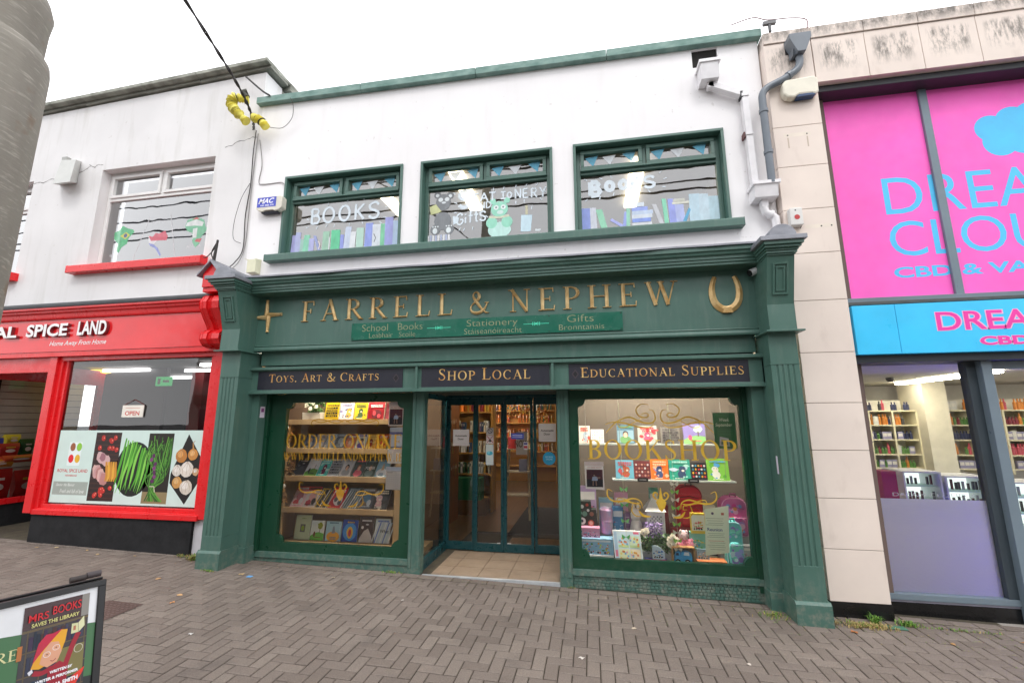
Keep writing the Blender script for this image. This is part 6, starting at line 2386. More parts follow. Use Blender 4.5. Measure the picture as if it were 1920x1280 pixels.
# stacked behind the puzzle box
box_(-.19, .19, 5.31, 5.52, .216, .292, 'E4E6EA', 'long white box under the train set box', lines(2, 'A8ACB8'))
box_(-.19, .19, 5.33, 5.50, .293, .462, '8FC0E0', 'light blue train set box at the left end of the toy window', d_scene(['C84A4A', '3A8A5A', 'E0A83A', '6A7AC8', 'E8E8E8', 'C8D84A', 'D86A3A'], 'D8E8F0'))
box_(-.19, .045, 5.37, 5.50, .463, .565, 'E8A4C4', 'pink box with blue and crimson balls on the train set box', d_scene(['3A4A78', 'C83A6A', '6AB8D8', 'E8E0E8']))
box_(.045, .215, 5.46, 5.64, .216, .475, '3A3A40', 'black stand under the shimmering round jar', name='display_plinth', cat='plinth')
b = MB()
gh = NG('holographic_foil')
cr = gh.n('ValToRGB')
for p_, c_ in ((.3, 'A8D8D4'), (.5, 'D8A8D0'), (.7, 'A4B8E4')):
    e = cr.color_ramp.elements.new(p_)
    e.color = lin(c_)
gh.l(gh.noise(9, 3, (2, 2, .6)), cr.inputs[0])
gh.pbr(cr.outputs[0], .25, .5)
b.lathe(.13, 5.54, [(.072, .476), (.078, .49), (.078, .60), (.080, .605), (.080, .62), (.078, .625), (.078, .74), (.06, .765)], gh.m, 22)
b.build('foil_jar', label='shimmering foil round jar beside the black patterned bag', cat='jar')
b = MB()
for k in range(9):
    t0, t1 = k / 9, (k + 1) / 9
    w0, w1 = .5 + .5 * math.sin(math.pi * (.25 + .6 * t0)), .5 + .5 * math.sin(math.pi * (.25 + .6 * t1))
    b.prof([(5.50 - .03 * w0, .566 + .27 * t0), (5.60, .566 + .27 * t0), (5.60, .566 + .27 * t1), (5.50 - .03 * w1, .566 + .27 * t1)], -.19, .03 - .05 * (t0 > .6) - .03 * t0, M('1E2826', .7))
for x, z, r, c in ((-.15, .78, .022, 'C8CCC8'), (-.09, .80, .018, 'C04A3A'), (-.15, .62, .04, 'D8DCD8'), (-.155, .62, .018, '2A3A4A'), (-.05, .60, .035, 'A84A3A'), (-.05, .60, .022, 'D8B8A8'), (-.12, .70, .03, '5E8A7A'), (-.04, .70, .025, '8A5A4A'), (-.17, .71, .02, '6A9A8A'), (-.08, .74, .016, 'E0E0DC')):
    b.disc(x, z, r, 5.458, c, n=12)
b.build('pencil_bag', label='black bag patterned with badges at the left end of the toy window', cat='bag')
for x0, x1, y, z0, z1, c, lab in (
        (.42, .60, 5.72, .216, .66, 'D8C8E4', 'lilac tall box behind the plush rabbit'),
        (.05, .22, 5.70, .216, .84, '9AC8D8', 'pale blue tall box behind the shimmering jar'),
        (.24, .40, 5.74, .216, .90, 'E4A8C0', 'pink tall box behind the blue carton'),
        (1.22, 1.37, 5.62, .216, .80, 'D8D4C0', 'cream tall box behind the Reunion letter'),
        (.66, .76, 5.76, .216, .96, '6AB0A0', 'sea green narrow box behind the lantern'),
        (1.56, 1.70, 5.38, .216, .44, 'B8BCC0', 'crinkled silver bag in the right corner of the toy window'),
        (.44, .58, 5.50, .216, .42, 'E8D88A', 'primrose box beside the lavender planter'),
        (-.19, .02, 5.66, .216, .98, 'C4A8D0', 'mauve box behind the black patterned bag')):
    box_(x0, x1, y, y + .08, z0, z1, c, lab, d_scene([c, 'F0ECE8', 'D87A9A', '6A8AC8', 'E8C86A', '7AB88A', '4A4A6A'], 'F4F0EC'))
box_(.205, .33, 5.60, 5.7, .216, .76, '4A86B8', 'tall blue carton behind the puzzle box', d_scene(['2A3A58', 'B8C8D8', 'C8404A', '7A9AC0'], 'D8E0E8'))
box_(.34, .41, 5.58, 5.68, .216, .70, '7A5A84', 'narrow purple carton behind the puzzle box', lines(6, 'C8B8D0'))
# white plush rabbit
b = MB()
fur = M('E2DCDA', .95, .1, bump=.6)
b.lathe(.47, 5.56, [(.02, .45), (.065, .47), (.075, .53), (.06, .60), (.045, .63), (.06, .66), (.062, .70), (.04, .74), (.01, .76)], fur, 14)
b.lathe(.445, 5.56, [(.012, .74), (.018, .78), (.012, .82), (.003, .83)], fur, 8)
b.lathe(.50, 5.56, [(.012, .74), (.018, .78), (.012, .82), (.003, .83)], fur, 8)
b.box(.42, .52, 5.52, 5.62, .216, .45, M('D8D0CC', .8))
b.build('plush_toy', label='white plush rabbit sitting left of the lantern', cat='soft toy', smooth=True)
b = MB(xf=lambda X, Y, Z: (X + (Z - .235) * -.06, Y + (Z - .235) * .25, Z))
b.box(.205, .505, 5.27, 5.30, .235, .555, M('E8F0F4', .4))
d_puz(b, .205, .505, .235, .555, 5.269)
b.build('toy_box', label='large pale blue puzzle box with four pictures, leaning at the front of the toy window', cat='box')
box_(.52, .755, 5.30, 5.44, .216, .285, '2E3C86', 'flat navy box with a pink stripe beside the puzzle box', lambda b, x0, x1, z0, z1, y: b.rect(x0, x1, z1 - .012, z1, y, 'D84A8A'))
b = MB()
b.prism([(.605, .286), (.735, .286), (.735, .36), (.70, .40), (.65, .425), (.605, .42)], 5.30, 5.315, M('C8DCEC', .5))
d_scene(['3A7AC8', '2A4A9A', 'A8D0E8', 'D8C8A8'])(b, .61, .73, .29, .41, 5.299)
b.build('picture_card', label='arched blue picture card standing on the flat navy box', cat='card')
tb = thing('toy_box', (.925, 5.34, .216), 'wooden frame box holding a blue cement mixer truck', 'box')
b = MB()
ring(b, .81, 1.045, .216, .425, .012, 5.28, 5.40, M('B08A5A', .6))
b.box(.822, 1.033, 5.395, 5.40, .228, .413, '2A241E')
b.box(.822, 1.033, 5.29, 5.395, .228, .240, '5A7A3A')
b.build('frame', tb)
b = MB()
b.prism([(.835, .27), (1.01, .27), (1.02, .31), (1.01, .36), (.97, .375), (.91, .37), (.90, .33), (.895, .375), (.85, .37), (.835, .32)], 5.30, 5.36, M('3AA0DC', .35))
b.flat([(.93, .34), (.99, .335), (.985, .37), (.94, .372)], 5.2995, 'D8E4EC')
b.flat([(.85, .335), (.88, .335), (.88, .36), (.855, .36)], 5.2995, '1E3A5A')
for x in (.868, .968):
    b.disc(x, .268, .031, 5.2985, '1C1C20')
    b.disc(x, .268, .016, 5.2985, 'C8CCD0')
    b.disc(x, .268, .006, 5.2985, '1C1C20')
b.build('toy_truck', tb)
box_(1.065, 1.365, 5.28, 5.42, .216, .295, 'DE8A5A', 'flat orange box at the front under the Reunion letter', d_scene(['E8B08A', 'C84A3A', 'F0E0D0']))
box_(1.08, 1.205, 5.34, 5.36, .296, .40, '9AC4DC', 'small pale blue card box standing on the orange box', d_scene(['E8ECF0', '5A8AB8', 'E0C07A']))
box_(1.035, 1.21, 5.42, 5.48, .296, .552, '7AC0B0', 'blue and green pack under the yellow chart card', d_scene(['5AB05A', '4A9AC8', 'D8C04A', 'E8E8DC']))
box_(1.04, 1.19, 5.36, 5.40, .553, .765, 'E2C84A', 'yellow-edged chart card beside the Reunion letter', lambda b, x0, x1, z0, z1, y: (b.rect(x0 + .008, x1 - .004, z0 + .03, z1 - .02, y, 'E8ECDC'), d_scene(['E07A7A', '7AB87A', 'E0B04A', 'C84A4A'])(b, x0 + .015, x1 - .015, z0 + .03, z1 - .05, y - .001)))
for i, (x, z, c, lab) in enumerate(((.93, .43, 'E88AB0', 'pink plush toy at the lower left of the soft toy pair'), (1.01, .43, 'F09AB8', 'pink plush toy touching the blue and green pack'), (.96, .52, 'D8C0C4', 'pale floral plush toy on top of the two pink ones'))):
    b = MB()
    fr_ = M(c, .95, .15, bump=.6)
    b.lathe(x, 5.40, [(.01, z - .05), (.045, z - .035), (.055, z), (.045, z + .03), (.02, z + .05)], fr_, 14)
    b.lathe(x - .03, 5.38, [(.004, z + .025), (.018, z + .045), (.004, z + .065)], fr_, 8)
    b.lathe(x + .03, 5.38, [(.004, z + .025), (.018, z + .045), (.004, z + .065)], fr_, 8)
    for k in range(8):
        a = rnd.random() * 6.28
        b.disc(x + .03 * math.cos(a), z + .03 * math.sin(a), .006, 5.345, ('8A5A6A', 'E8D8DC', '6A7A6A')[k % 3], n=7)
    b.build('plush_toy', label=lab, cat='soft toy', group='pink soft toys', smooth=True)
box_(.88, 1.08, 5.36, 5.5, .216, .375, '9A8A78', 'tan carton holding up the pink soft toys')
for x, z0, z1, lab in ((.315, .50, 1.08, 'string of green paper butterflies hanging over the puzzle box'), (.865, .40, 1.08, 'string of white and green paper blossoms beside the red backpack')):
    b = MB()
    b.tube([(x, 5.30, z1 + .9), (x + .01, 5.30, z1), (x + .02, 5.30, z0)], .0015, 'C8D8B0', 5)
    k = 0
    z = z0
    while z < z1:
        c = ('6AD07A', '8ADC8A') if x < .5 else ('E0E0D0', '8AC85A')
        for s_ in (-1, 1):
            b.flat([(x + .015, z), (x + .015 + s_ * .045, z + .03), (x + .015 + s_ * .04, z + .0), (x + .015 + s_ * .03, z - .025)] if s_ > 0 else [(x + .015, z), (x - .015, z - .025), (x - .03, z), (x - .03, z + .03)], 5.296, c[k % 2])
        z += .17 if x < .5 else .085
        k += 1
    b.build('paper_garland', label=lab, cat='garland', group='paper garlands in the toy window')

# ---------------------------------------------------------------- things stuck on the glass doors
dy_ = 6.118


def d_auto(b, x0, x1, z0, z1, y):
    w, h = x1 - x0, z1 - z0
    b.text('Automatic', x0 + w * .12, x1 - w * .12, z0 + h * .56, z0 + h * .68, y, '3A3A40', off=.03)
    b.text('Door', x0 + w * .30, x1 - w * .32, z0 + h * .36, z0 + h * .48, y, '3A3A40', off=.03)
    b.rect(x0 + w * .2, x1 - w * .2, z0 + h * .14, z0 + h * .155, y, 'A8A8AE')


notice(-1.975, -1.735, 1.425, 1.655, 'notice', 'white Automatic Door sheet on the pane next to the side screen', d_auto, 0, y=6.150, col='C4C4CC')
notice(-.735, -.495, 1.49, 1.735, 'notice', 'white Automatic Door sheet above the round blue sticker', d_auto, 0, y=6.150, col='CDCDD2')
b = MB()
b.disc(-.595, 1.265, .088, 6.150, '2A9CC8', n=26)
b.text('RECEIVE', -.645, -.545, 1.275, 1.295, 6.149, 'BFE4F0', off=.01)
b.text('ONLINE', -.64, -.55, 1.245, 1.265, 6.149, 'BFE4F0', off=.01)
b.build('round_sticker', label='round bright blue sticker on the glass door', cat='sticker')


def st(x0, x1, z0, z1, c, lab, draw=None):
    b = MB()
    b.rect(x0, x1, z0, z1, dy_, c)
    if draw:
        draw(b)
    b.build('sticker', label=lab, cat='sticker', group='stickers on the glass doors')


st(-1.475, -1.37, 1.58, 1.68, 'B8B4B8', 'square sticker with a crossed-out ring, topmost of its strip', lambda b: (b.stroke(arc(-1.422, 1.635, .032, .032, 0, 360, 18), .009, dy_, '3A3450'), b.stroke([(-1.445, 1.655), (-1.40, 1.615)], .008, dy_, '3A3450')))
st(-1.475, -1.37, 1.46, 1.575, 'C8BCC0', 'square sticker with red cross strokes under the ring sticker', lambda b: (b.stroke([(-1.465, 1.565), (-1.38, 1.475)], .01, dy_, 'A83A4A'), b.stroke([(-1.38, 1.565), (-1.465, 1.475)], .008, dy_, '8A4A5A'), b.disc(-1.42, 1.50, .018, dy_, '3A3A40')))
st(-1.48, -1.37, 1.17, 1.45, 'BCC8CC', 'long pale sticker with a turquoise splash', lambda b: (b.disc(-1.425, 1.33, .045, dy_, '3AA4C4', .028), b.disc(-1.44, 1.34, .02, dy_, '7AC8DC')))
st(-1.12, -.94, 1.525, 1.605, '4A5AB8', 'blue rectangular sticker with pale writing', lambda b: (b.rect(-1.10, -.96, 1.57, 1.58, dy_, 'C8CCEC'), b.rect(-1.10, -.96, 1.55, 1.555, dy_, 'C8CCEC')))
st(-.945, -.885, 1.385, 1.485, 'C8C4CC', 'small white card with navy and red bars', lambda b: (b.rect(-.94, -.89, 1.45, 1.475, dy_, '2A2A78'), b.rect(-.94, -.89, 1.40, 1.435, dy_, 'A82A3A')))
b = MB()
b.box(-1.04 - .04, -.92, 6.30, 6.303, 1.30, 1.62, M('B8B0A8', .8))
b.text('NOW', -1.10, -.90, 1.40, 1.50, 6.299, '6A5A50', off=.02)
b.build('hanging_sign', label='pale hanging card reading NOW behind the middle door', cat='sign')

# ---------------------------------------------------------------- shelving inside the shop
inner = []
for i, (c, h, w_) in enumerate((('B8462A', .20, .028), ('D8CDB4', .22, .032), ('2E4A6A', .19, .025), ('C8A03A', .21, .03), ('3A5A3A', .2, .03), ('8A2A3A', .23, .028), ('E2E0DA', .21, .034), ('5A4A6A', .19, .026), ('D87A2A', .22, .03))):
    b = MB()
    b.box(0, w_, 0, .15, 0, h, M(c, .5))
    b.rect(w_ * .25, w_ * .75, h * .6, h * .85, -.0005, 'E8E0C8' if i not in (1, 6) else '3A3A3A')
    inner.append((b, w_))
protos = {}


def spines(x0, x1, y, z, pal, gap_=.18, rot=0.0):
    x = x0 + .02
    while x < x1 - .04:
        if rnd.random() < gap_:
            x += .06
            continue
        i = pal[rnd.randrange(len(pal))]
        b, w_ = inner[i]
        if i not in protos:
            o = b.build('book', label='book spine on the shelving seen through the glass doors', cat='book', group='books deep inside the bookshop', origin=(0, 0, 0))
            protos[i] = o
        else:
            o = protos[i].copy()
            S.collection.objects.link(o)
        if rot:
            o.rotation_euler = (0, 0, rot)
            o.location = (y, x, z)
        else:
            o.location = (x, y, z)
        x += w_ + .018 + (.04 if rnd.random() < .3 else 0)


def inside_case(x0, x1, y0, y1, zs, m, lab, zt):
    t = thing('bookcase', ((x0 + x1) / 2, (y0 + y1) / 2, .035), lab, 'bookcase')
    for a in (x0, x1 - .03):
        b = MB()
        b.box(a, a + .03, y0, y1, .035, zt, m)
        b.build('side_panel', t)
    for z in zs:
        b = MB()
        b.box(x0 + .03, x1 - .03, y0, y1, z - .03, z, m)
        b.build('shelf', t)
    b = MB()
    if (x1 - x0) > (y1 - y0):
        b.box(x0 + .03, x1 - .03, y1 - .02, y1, .035, zt, m)
    else:
        b.box(x0 + .001, x0 + .029, y0, y1, zt, zt + .01, m)
    b.build('back_panel', t)


OAK = m_wood('golden_pine_shelving', 'A87838', 'C8964C', (1, 1, .2))
inside_case(-3.5, -1.95, 8.6, 8.95, (.30, .75, 1.15, 1.55, 1.95), OAK, 'golden pine bookcase facing the glass doors', 2.2)
for z, pal in ((.75, (4, 4, 6, 1, 3)), (1.15, (6, 1, 6, 2)), (1.55, (1, 6, 1, 2, 7)), (1.95, (0, 5, 3, 8))):
    spines(-3.4, -2.0, 8.62, z, pal, .1)
inside_case(-4.4, -1.0, 12.6, 12.95, (.5, .9, 1.3, 1.7, 2.05), OAK, 'long pine bookcase across the back wall', 2.4)
for z, pal in ((.9, (0, 3, 8, 1)), (1.3, (8, 3, 8, 5, 0)), (1.7, (8, 8, 3, 0, 4)), (2.05, (4, 7, 6, 8))):
    spines(-3.9, -1.1, 12.62, z, pal, .25)
inside_case(-2.9, -2.45, 6.45, 8.0, (.4, .8, 1.2, 1.6, 2.0), BROWN, 'dark wood shelving running back from the side screen', 2.3)
for z in (.8, 1.2, 1.6):
    spines(6.6, 7.9, -2.45, z, (0, 5, 3, 4, 8), .25, R(90))
b = MB()
for s_ in (-1, 1):
    b.tube([(-1.35 + s_ * .22, 8.0, .04), (-1.35 + s_ * .16, 8.2, 1.55)], .02, M('C8B898', .6), 6)
for z in (.45, .85, 1.25):
    b.box(-1.58, -1.12, 7.98, 8.25, z, z + .02, M('C8B898', .6))
b.build('ladder_shelf', label='pale ladder-style display rack inside the middle door', cat='rack')
box_(-1.52, -1.36, 8.0, 8.1, 1.271, 1.48, 'C83A3A', 'red boxed item on the top step of the ladder rack')
box_(-1.32, -1.18, 8.0, 8.1, .871, 1.08, '8A8AA0', 'grey boxed item on the middle step of the ladder rack')
box_(-2.75, -2.1, 8.3, 8.55, .3, .70, '1E6A42', 'dark green crate on the floor rack in front of the pine bookcase')
b = MB()
b.box(-2.9, -2.0, 8.28, 8.58, .04, .299, M('6A4A2A', .6))
b.build('low_table', label='low brown table under the dark green crate', cat='table')
for i, (x, y, z, c, lab) in enumerate(((-1.95, 10.4, 2.0, 'E0902A', 'orange paper fan bunch hanging left in the shop'), (-1.55, 10.5, 2.05, 'D8B02A', 'amber paper fan bunch hanging beside the orange one'), (-2.5, 10.2, 2.1, 'C83A2A', 'red paper fan bunch hanging near the pine bookcase'), (-1.2, 10.6, 1.9, 'E0A03A', 'golden paper fan bunch hanging lowest'))):
    b = MB()
    foliage(b, x - .16, x + .16, y - .08, y + .08, z - .16, z + .16, 120, [c, 'E8C87A', 'B8642A'], .07)
    b.tube([(x, y, z + .1), (x, y, 2.75)], .003, '8A7A5A', 5)
    b.build('paper_decoration', label=lab, cat='decoration', group='paper decorations in the bookshop')
for i, (x, y) in enumerate(((-1.06, 7.0), (-.62, 6.7), (-2.2, 8.2), (-1.9, 7.4))):
    b = MB()
    b.lathe(x, y, [(.03, 2.74), (.035, 2.66), (.03, 2.62)], 'D8D8D8', 12)
    b.lathe(x, y, [(.026, 2.619), (.012, 2.605)], m_emit('spot_lamp', 'FFF8E0', 30), 12)
    b.build('spotlight', label=('spotlight over the middle glass door', 'spotlight nearest the right-hand door post', 'spotlight by the pine bookcase', 'spotlight above the dark wood shelving end')[i], cat='lamp', group='spotlights inside the glass doors')

# ---------------------------------------------------------------- fittings on the walls
def wtag(o):
    return o


al = thing('alarm_box', (-4.38, 5.05, 4.68), 'cream alarm box with blue MAC panel beside the first upstairs window', 'alarm box')
b = MB()
b.prism([(-4.58, 4.74), (-4.54, 4.705), (-4.47, 4.69), (-4.43, 4.705), (-4.31, 4.705), (-4.28, 4.69), (-4.21, 4.705), (-4.175, 4.74), (-4.175, 4.89), (-4.20, 4.915), (-4.55, 4.915), (-4.58, 4.89)], 5.0, 5.099, M('DDD8CA', .5))
b.box(-4.51, -4.25, 5.02, 5.09, 4.675, 4.70, '2A2E3A')
b.build('cover', al, bevel=.01)
b = MB()
b.rect(-4.565, -4.265, 4.755, 4.902, 4.998, '4A55C0')
b.text('MAC', -4.545, -4.295, 4.808, 4.885, 4.9975, 'F4F4FA', shear=.35, off=.03)
b.text('045 888 579', -4.51, -4.30, 4.768, 4.79, 4.9975, 'F4F4FA', off=.02)
b.build('nameplate', al)
al = thing('alarm_box', (-8.3, 5.0, 5.5), 'grey wedge-shaped alarm box on the left white wall', 'alarm box')
b = MB()
vs_ = [(-8.36, 5.099, 5.56), (-8.02, 5.099, 5.56), (-8.02, 5.099, 5.94), (-8.36, 5.099, 5.94), (-8.16, 4.88, 5.44), (-7.83, 4.88, 5.44), (-7.85, 4.92, 5.84), (-8.14, 4.92, 5.87)]
b.add(vs_, [(4, 5, 6, 7), (0, 4, 7, 3), (1, 2, 6, 5), (3, 7, 6, 2), (0, 1, 5, 4)], M('C9CAC6', .5))
for k in range(4):
    b.add([(-8.06, 4.912 + k * .0022, 5.74 + k * .022), (-7.96, 4.912 + k * .0022, 5.74 + k * .022), (-7.96, 4.9135 + k * .0022, 5.747 + k * .022), (-8.06, 4.9135 + k * .0022, 5.747 + k * .022)], [(0, 1, 2, 3)], '55565A')
b.build('cover', al)
b = MB()
b.box(-8.22, -8.12, 4.97, 5.03, 5.90, 5.96, 'A0A09C')
b.build('lamp_cap', al)
al = thing('alarm_box', (2.47, 4.9, 5.3), 'cream alarm box with dark blue lens on the stone pier below the grey pipe', 'alarm box')
b = MB()
b.prism([(2.29, 5.45), (2.33, 5.405), (2.40, 5.39), (2.45, 5.42), (2.58, 5.42), (2.62, 5.40), (2.66, 5.43), (2.665, 5.60), (2.63, 5.64), (2.33, 5.625), (2.29, 5.58)], 4.885, 4.978, M('E2DDCC', .45))
b.build('cover', al, bevel=.02)
b = MB()
b.prism([(2.42, 5.392), (2.62, 5.40), (2.60, 5.425), (2.45, 5.425)], 4.89, 4.97, M('24406A', .2))
b.build('lens', al)
al = thing('alarm_box', (2.32, 5.0, 3.85), 'small white sensor box with a red disc above the right lead cap', 'alarm box')
b = MB()
b.box(2.21, 2.335, 4.90, 4.979, 3.86, 4.06, M('D8D6D2', .5))
b.disc(2.265, 4.03, .008, 4.899, '2A2A2A', n=10)
b.build('cover', al, bevel=.008)
b = MB()
b.disc(2.275, 3.95, .028, 4.898, 'B83A3A', n=14)
b.tube([(2.33, 4.94, 4.0), (2.35, 4.95, 3.9), (2.32, 4.96, 3.84)], .004, '2A2A2A', 5)
b.build('red_disc', al)
b = MB()
b.box(-4.63, -4.49, 5.0, 5.099, 3.80, 3.99, M('DEDCC0', .6))
b.prof([(5.0, 3.99), (5.099, 3.99), (5.099, 4.01)], -4.63, -4.49, M('DEDCC0', .6))
b.build('junction_box', label='small cream box on the white wall behind the left lead cap', cat='box', bevel=.006)
cc = thing('security_camera', (1.80, 4.85, 3.37), 'white bullet camera under the cornice by the right bracket', 'camera')
b = MB()
b.tube([(1.735, 4.86, 3.335), (1.83, 4.87, 3.375)], [.038, .036], M('DCDCDE', .35), 16)
b.box(1.79, 1.815, 4.88, 4.949, 3.36, 3.41, M('D2D2D4', .35))
b.build('housing', cc, smooth=True)
b = MB()
b.tube([(1.716, 4.858, 3.328), (1.734, 4.86, 3.335)], .033, M('1C1C1E', .15), 16)
b.build('lens', cc)

# white square rainwater pipe
dp = thing('downpipe', (1.9, 5.05, 3.7), 'white square rainwater pipe with two hopper heads on the bookshop wall', 'downpipe')
PV = M('E6E4E6', .4, .08)
b = MB()
b.prof([(4.90, 6.01), (4.93, 5.81), (5.098, 5.81), (5.098, 6.01)], 1.44, 1.64, PV)
b.box(1.42, 1.665, 4.885, 5.098, 6.01, 6.05, PV)
b.build('hopper', dp, bevel=.004)
b = MB()
b.prof([(4.90, 4.37), (4.93, 4.23), (5.098, 4.23), (5.098, 4.37)], 1.89, 2.13, PV)
b.box(1.87, 2.155, 4.885, 5.098, 4.37, 4.41, PV)
b.build('hopper', dp, bevel=.004)


def sqpipe(b, P, s_=.035):
    for (x0, z0), (x1, z1) in zip(P, P[1:]):
        pr = sweep2d([(x0, z0), (x1, z1)], s_ * 2)
        o = [pr[0][0], pr[1][0], pr[1][1], pr[0][1]]
        b.prism(o, 4.99, 5.07, PV)


b = MB()
sqpipe(b, [(1.56, 5.82), (1.56, 5.74)])
sqpipe(b, [(1.54, 5.80), (1.90, 5.61)])
sqpipe(b, [(1.925, 5.64), (1.935, 4.40)])
sqpipe(b, [(2.01, 4.24), (2.01, 4.14)])
b.box(1.887, 1.968, 4.98, 5.075, 5.05, 5.08, PV)
b.box(1.885, 1.965, 4.98, 5.075, 5.56, 5.60, PV)
b.build('pipe', dp, bevel=.003)
b = MB()
b.tube([(2.01, 5.03, 4.16), (2.02, 5.03, 4.09), (2.07, 5.03, 4.06), (2.115, 5.03, 4.02), (2.12, 5.03, 3.62)], .042, PV, 12)
b.tube([(2.055, 5.03, 4.07), (2.08, 5.03, 4.05)], .052, PV, 12)
b.build('bend', dp, smooth=True)
b = MB()
b.box(1.875, 1.9, 4.985, 5.075, 5.55, 5.63, '3A3A3C')
b.box(1.87, 1.887, 5.0, 5.08, 5.03, 5.10, '5A3030')
b.build('clip', dp)
gp = thing('downpipe', (2.2, 4.9, 4.5), 'grey round rainwater pipe with funnel on the stone pier', 'downpipe')
GP = M('6B737C', .35, .08)
b = MB()
b.prof([(4.84, 6.16), (4.84, 6.10), (4.885, 5.93), (4.97, 5.93), (4.978, 6.16)], 2.44, 2.53, GP)
b.prism([(2.40, 6.17), (2.63, 6.17), (2.63, 6.11), (2.555, 5.93), (2.47, 5.93), (2.40, 6.11)], 4.83, 4.977, GP)
b.build('funnel', gp, bevel=.004)
b = MB()
P = spline([(2.515, 4.92, 5.95), (2.515, 4.92, 5.85), (2.47, 4.92, 5.76), (2.32, 4.92, 5.66), (2.15, 4.92, 5.58), (2.085, 4.92, 5.50), (2.075, 4.92, 5.38), (2.075, 4.92, 5.0), (2.075, 4.92, 4.38)], 5)
b.tube(P, .04, GP, 14)
b.build('pipe', gp, smooth=True)
for P, in (([(2.40, 4.92, 5.712), (2.37, 4.92, 5.69)],), ([(2.075, 4.92, 5.30), (2.075, 4.92, 5.26)],), ([(2.075, 4.92, 4.78), (2.075, 4.92, 4.74)],)):
    b = MB()
    b.tube(P, .048, GP, 14)
    b.build('collar', gp)
b = MB()
b.box(2.405, 2.47, 4.972, 4.982, 6.02, 6.19, '231F20')  # dark panel on the stone paints the shade inside the outlet hole
b.build('outlet_hole', gp)

# dead fixings left in the stone pier
for i, (x, z, lab) in enumerate(((2.42, 4.98, 'pair of old fixing holes on a pale patch, pier stone under the alarm box'), (2.52, 3.86, 'pair of old fixing holes beside the red-disc sensor box'))):
    b = MB()
    b.rect(x - .14, x + .14, z - .02, z + .025, 4.9795, 'E6DACC')
    for q in (-.10, .10) if i == 0 else (.02, .12):
        b.disc(x + q, z, .009, 4.9795, '3A302A', n=10)
        if i == 0:
            b.rect(x + q - .007, x + q + .007, z - .16, z - .03, 4.9797, 'C2B09E')
    b.build('fixing_holes', label=lab, cat='wall mark')

# small stickers on the inner faces of the pilasters
b = MB()
b.add([(-4.2135, 5.02, 1.83), (-4.2135, 5.10, 1.83), (-4.2135, 5.10, 1.97), (-4.2135, 5.02, 1.97)], [(0, 1, 2, 3)], 'D8CCDC')
b.add([(-4.2125, 5.035, 1.90), (-4.2125, 5.085, 1.90), (-4.2125, 5.085, 1.95), (-4.2125, 5.035, 1.95)], [(0, 1, 2, 3)], '8A4A84')
b.build('sticker', label='small pinkish sticker on the inner side of the left pilaster', cat='sticker')
b = MB()
b.add([(1.7835, 4.80, 1.26), (1.7835, 4.84, 1.26), (1.7835, 4.84, 1.43), (1.7835, 4.80, 1.43)], [(3, 2, 1, 0)], 'D8D0E0')
b.build('sticker', label='narrow pale sticker on the inner side of the right pilaster', cat='sticker')

# ---------------------------------------------------------------- overhead cable and its yellow guards
CB = M('2E2A2A', .6)
P = [(-4.80, 5.04, 6.05), (-4.82, 5.0, 6.25), (-4.72, 4.6, 6.42), (-4.47, 3.55, 6.58), (-3.8, .8, 6.9), (-2.8, -3.5, 7.1), (-1.4, -9, 7.5), (-1.0, -12.4, 7.9)]
S1 = spline(P, 14)
b = MB()
for ph in (0, math.pi):
    b.tube([(x + .012 * math.cos(i * .9 + ph), y, z + .012 * math.sin(i * .9 + ph)) for i, (x, y, z) in enumerate(S1)], .011, CB, 6)
b.build('overhead_cable', label='thick black twisted cable crossing the sky to the white wall', cat='cable')
YL, YD = M('E6DA60', .55, .15), M('3A3A30', .6)


def guard(P, r, lab):
    S_ = spline(P, 14)
    b = MB()
    n = len(S_)
    rs = [r * (.80 + .20 * abs(math.sin(i * .8)) + rnd.uniform(-.25, .35)) for i in range(n)]
    b.tube(S_, rs, YL, 12)
    for i in (4, 11, 25, 38):
        if i < n - 2:
            b.tube([S_[i], S_[i + 1]], [rs[i] * 1.05, rs[i + 1] * 1.05], YD, 12)
    b.build('cable_guard', label=lab, cat='cable guard', group='yellow cable guards', smooth=True)


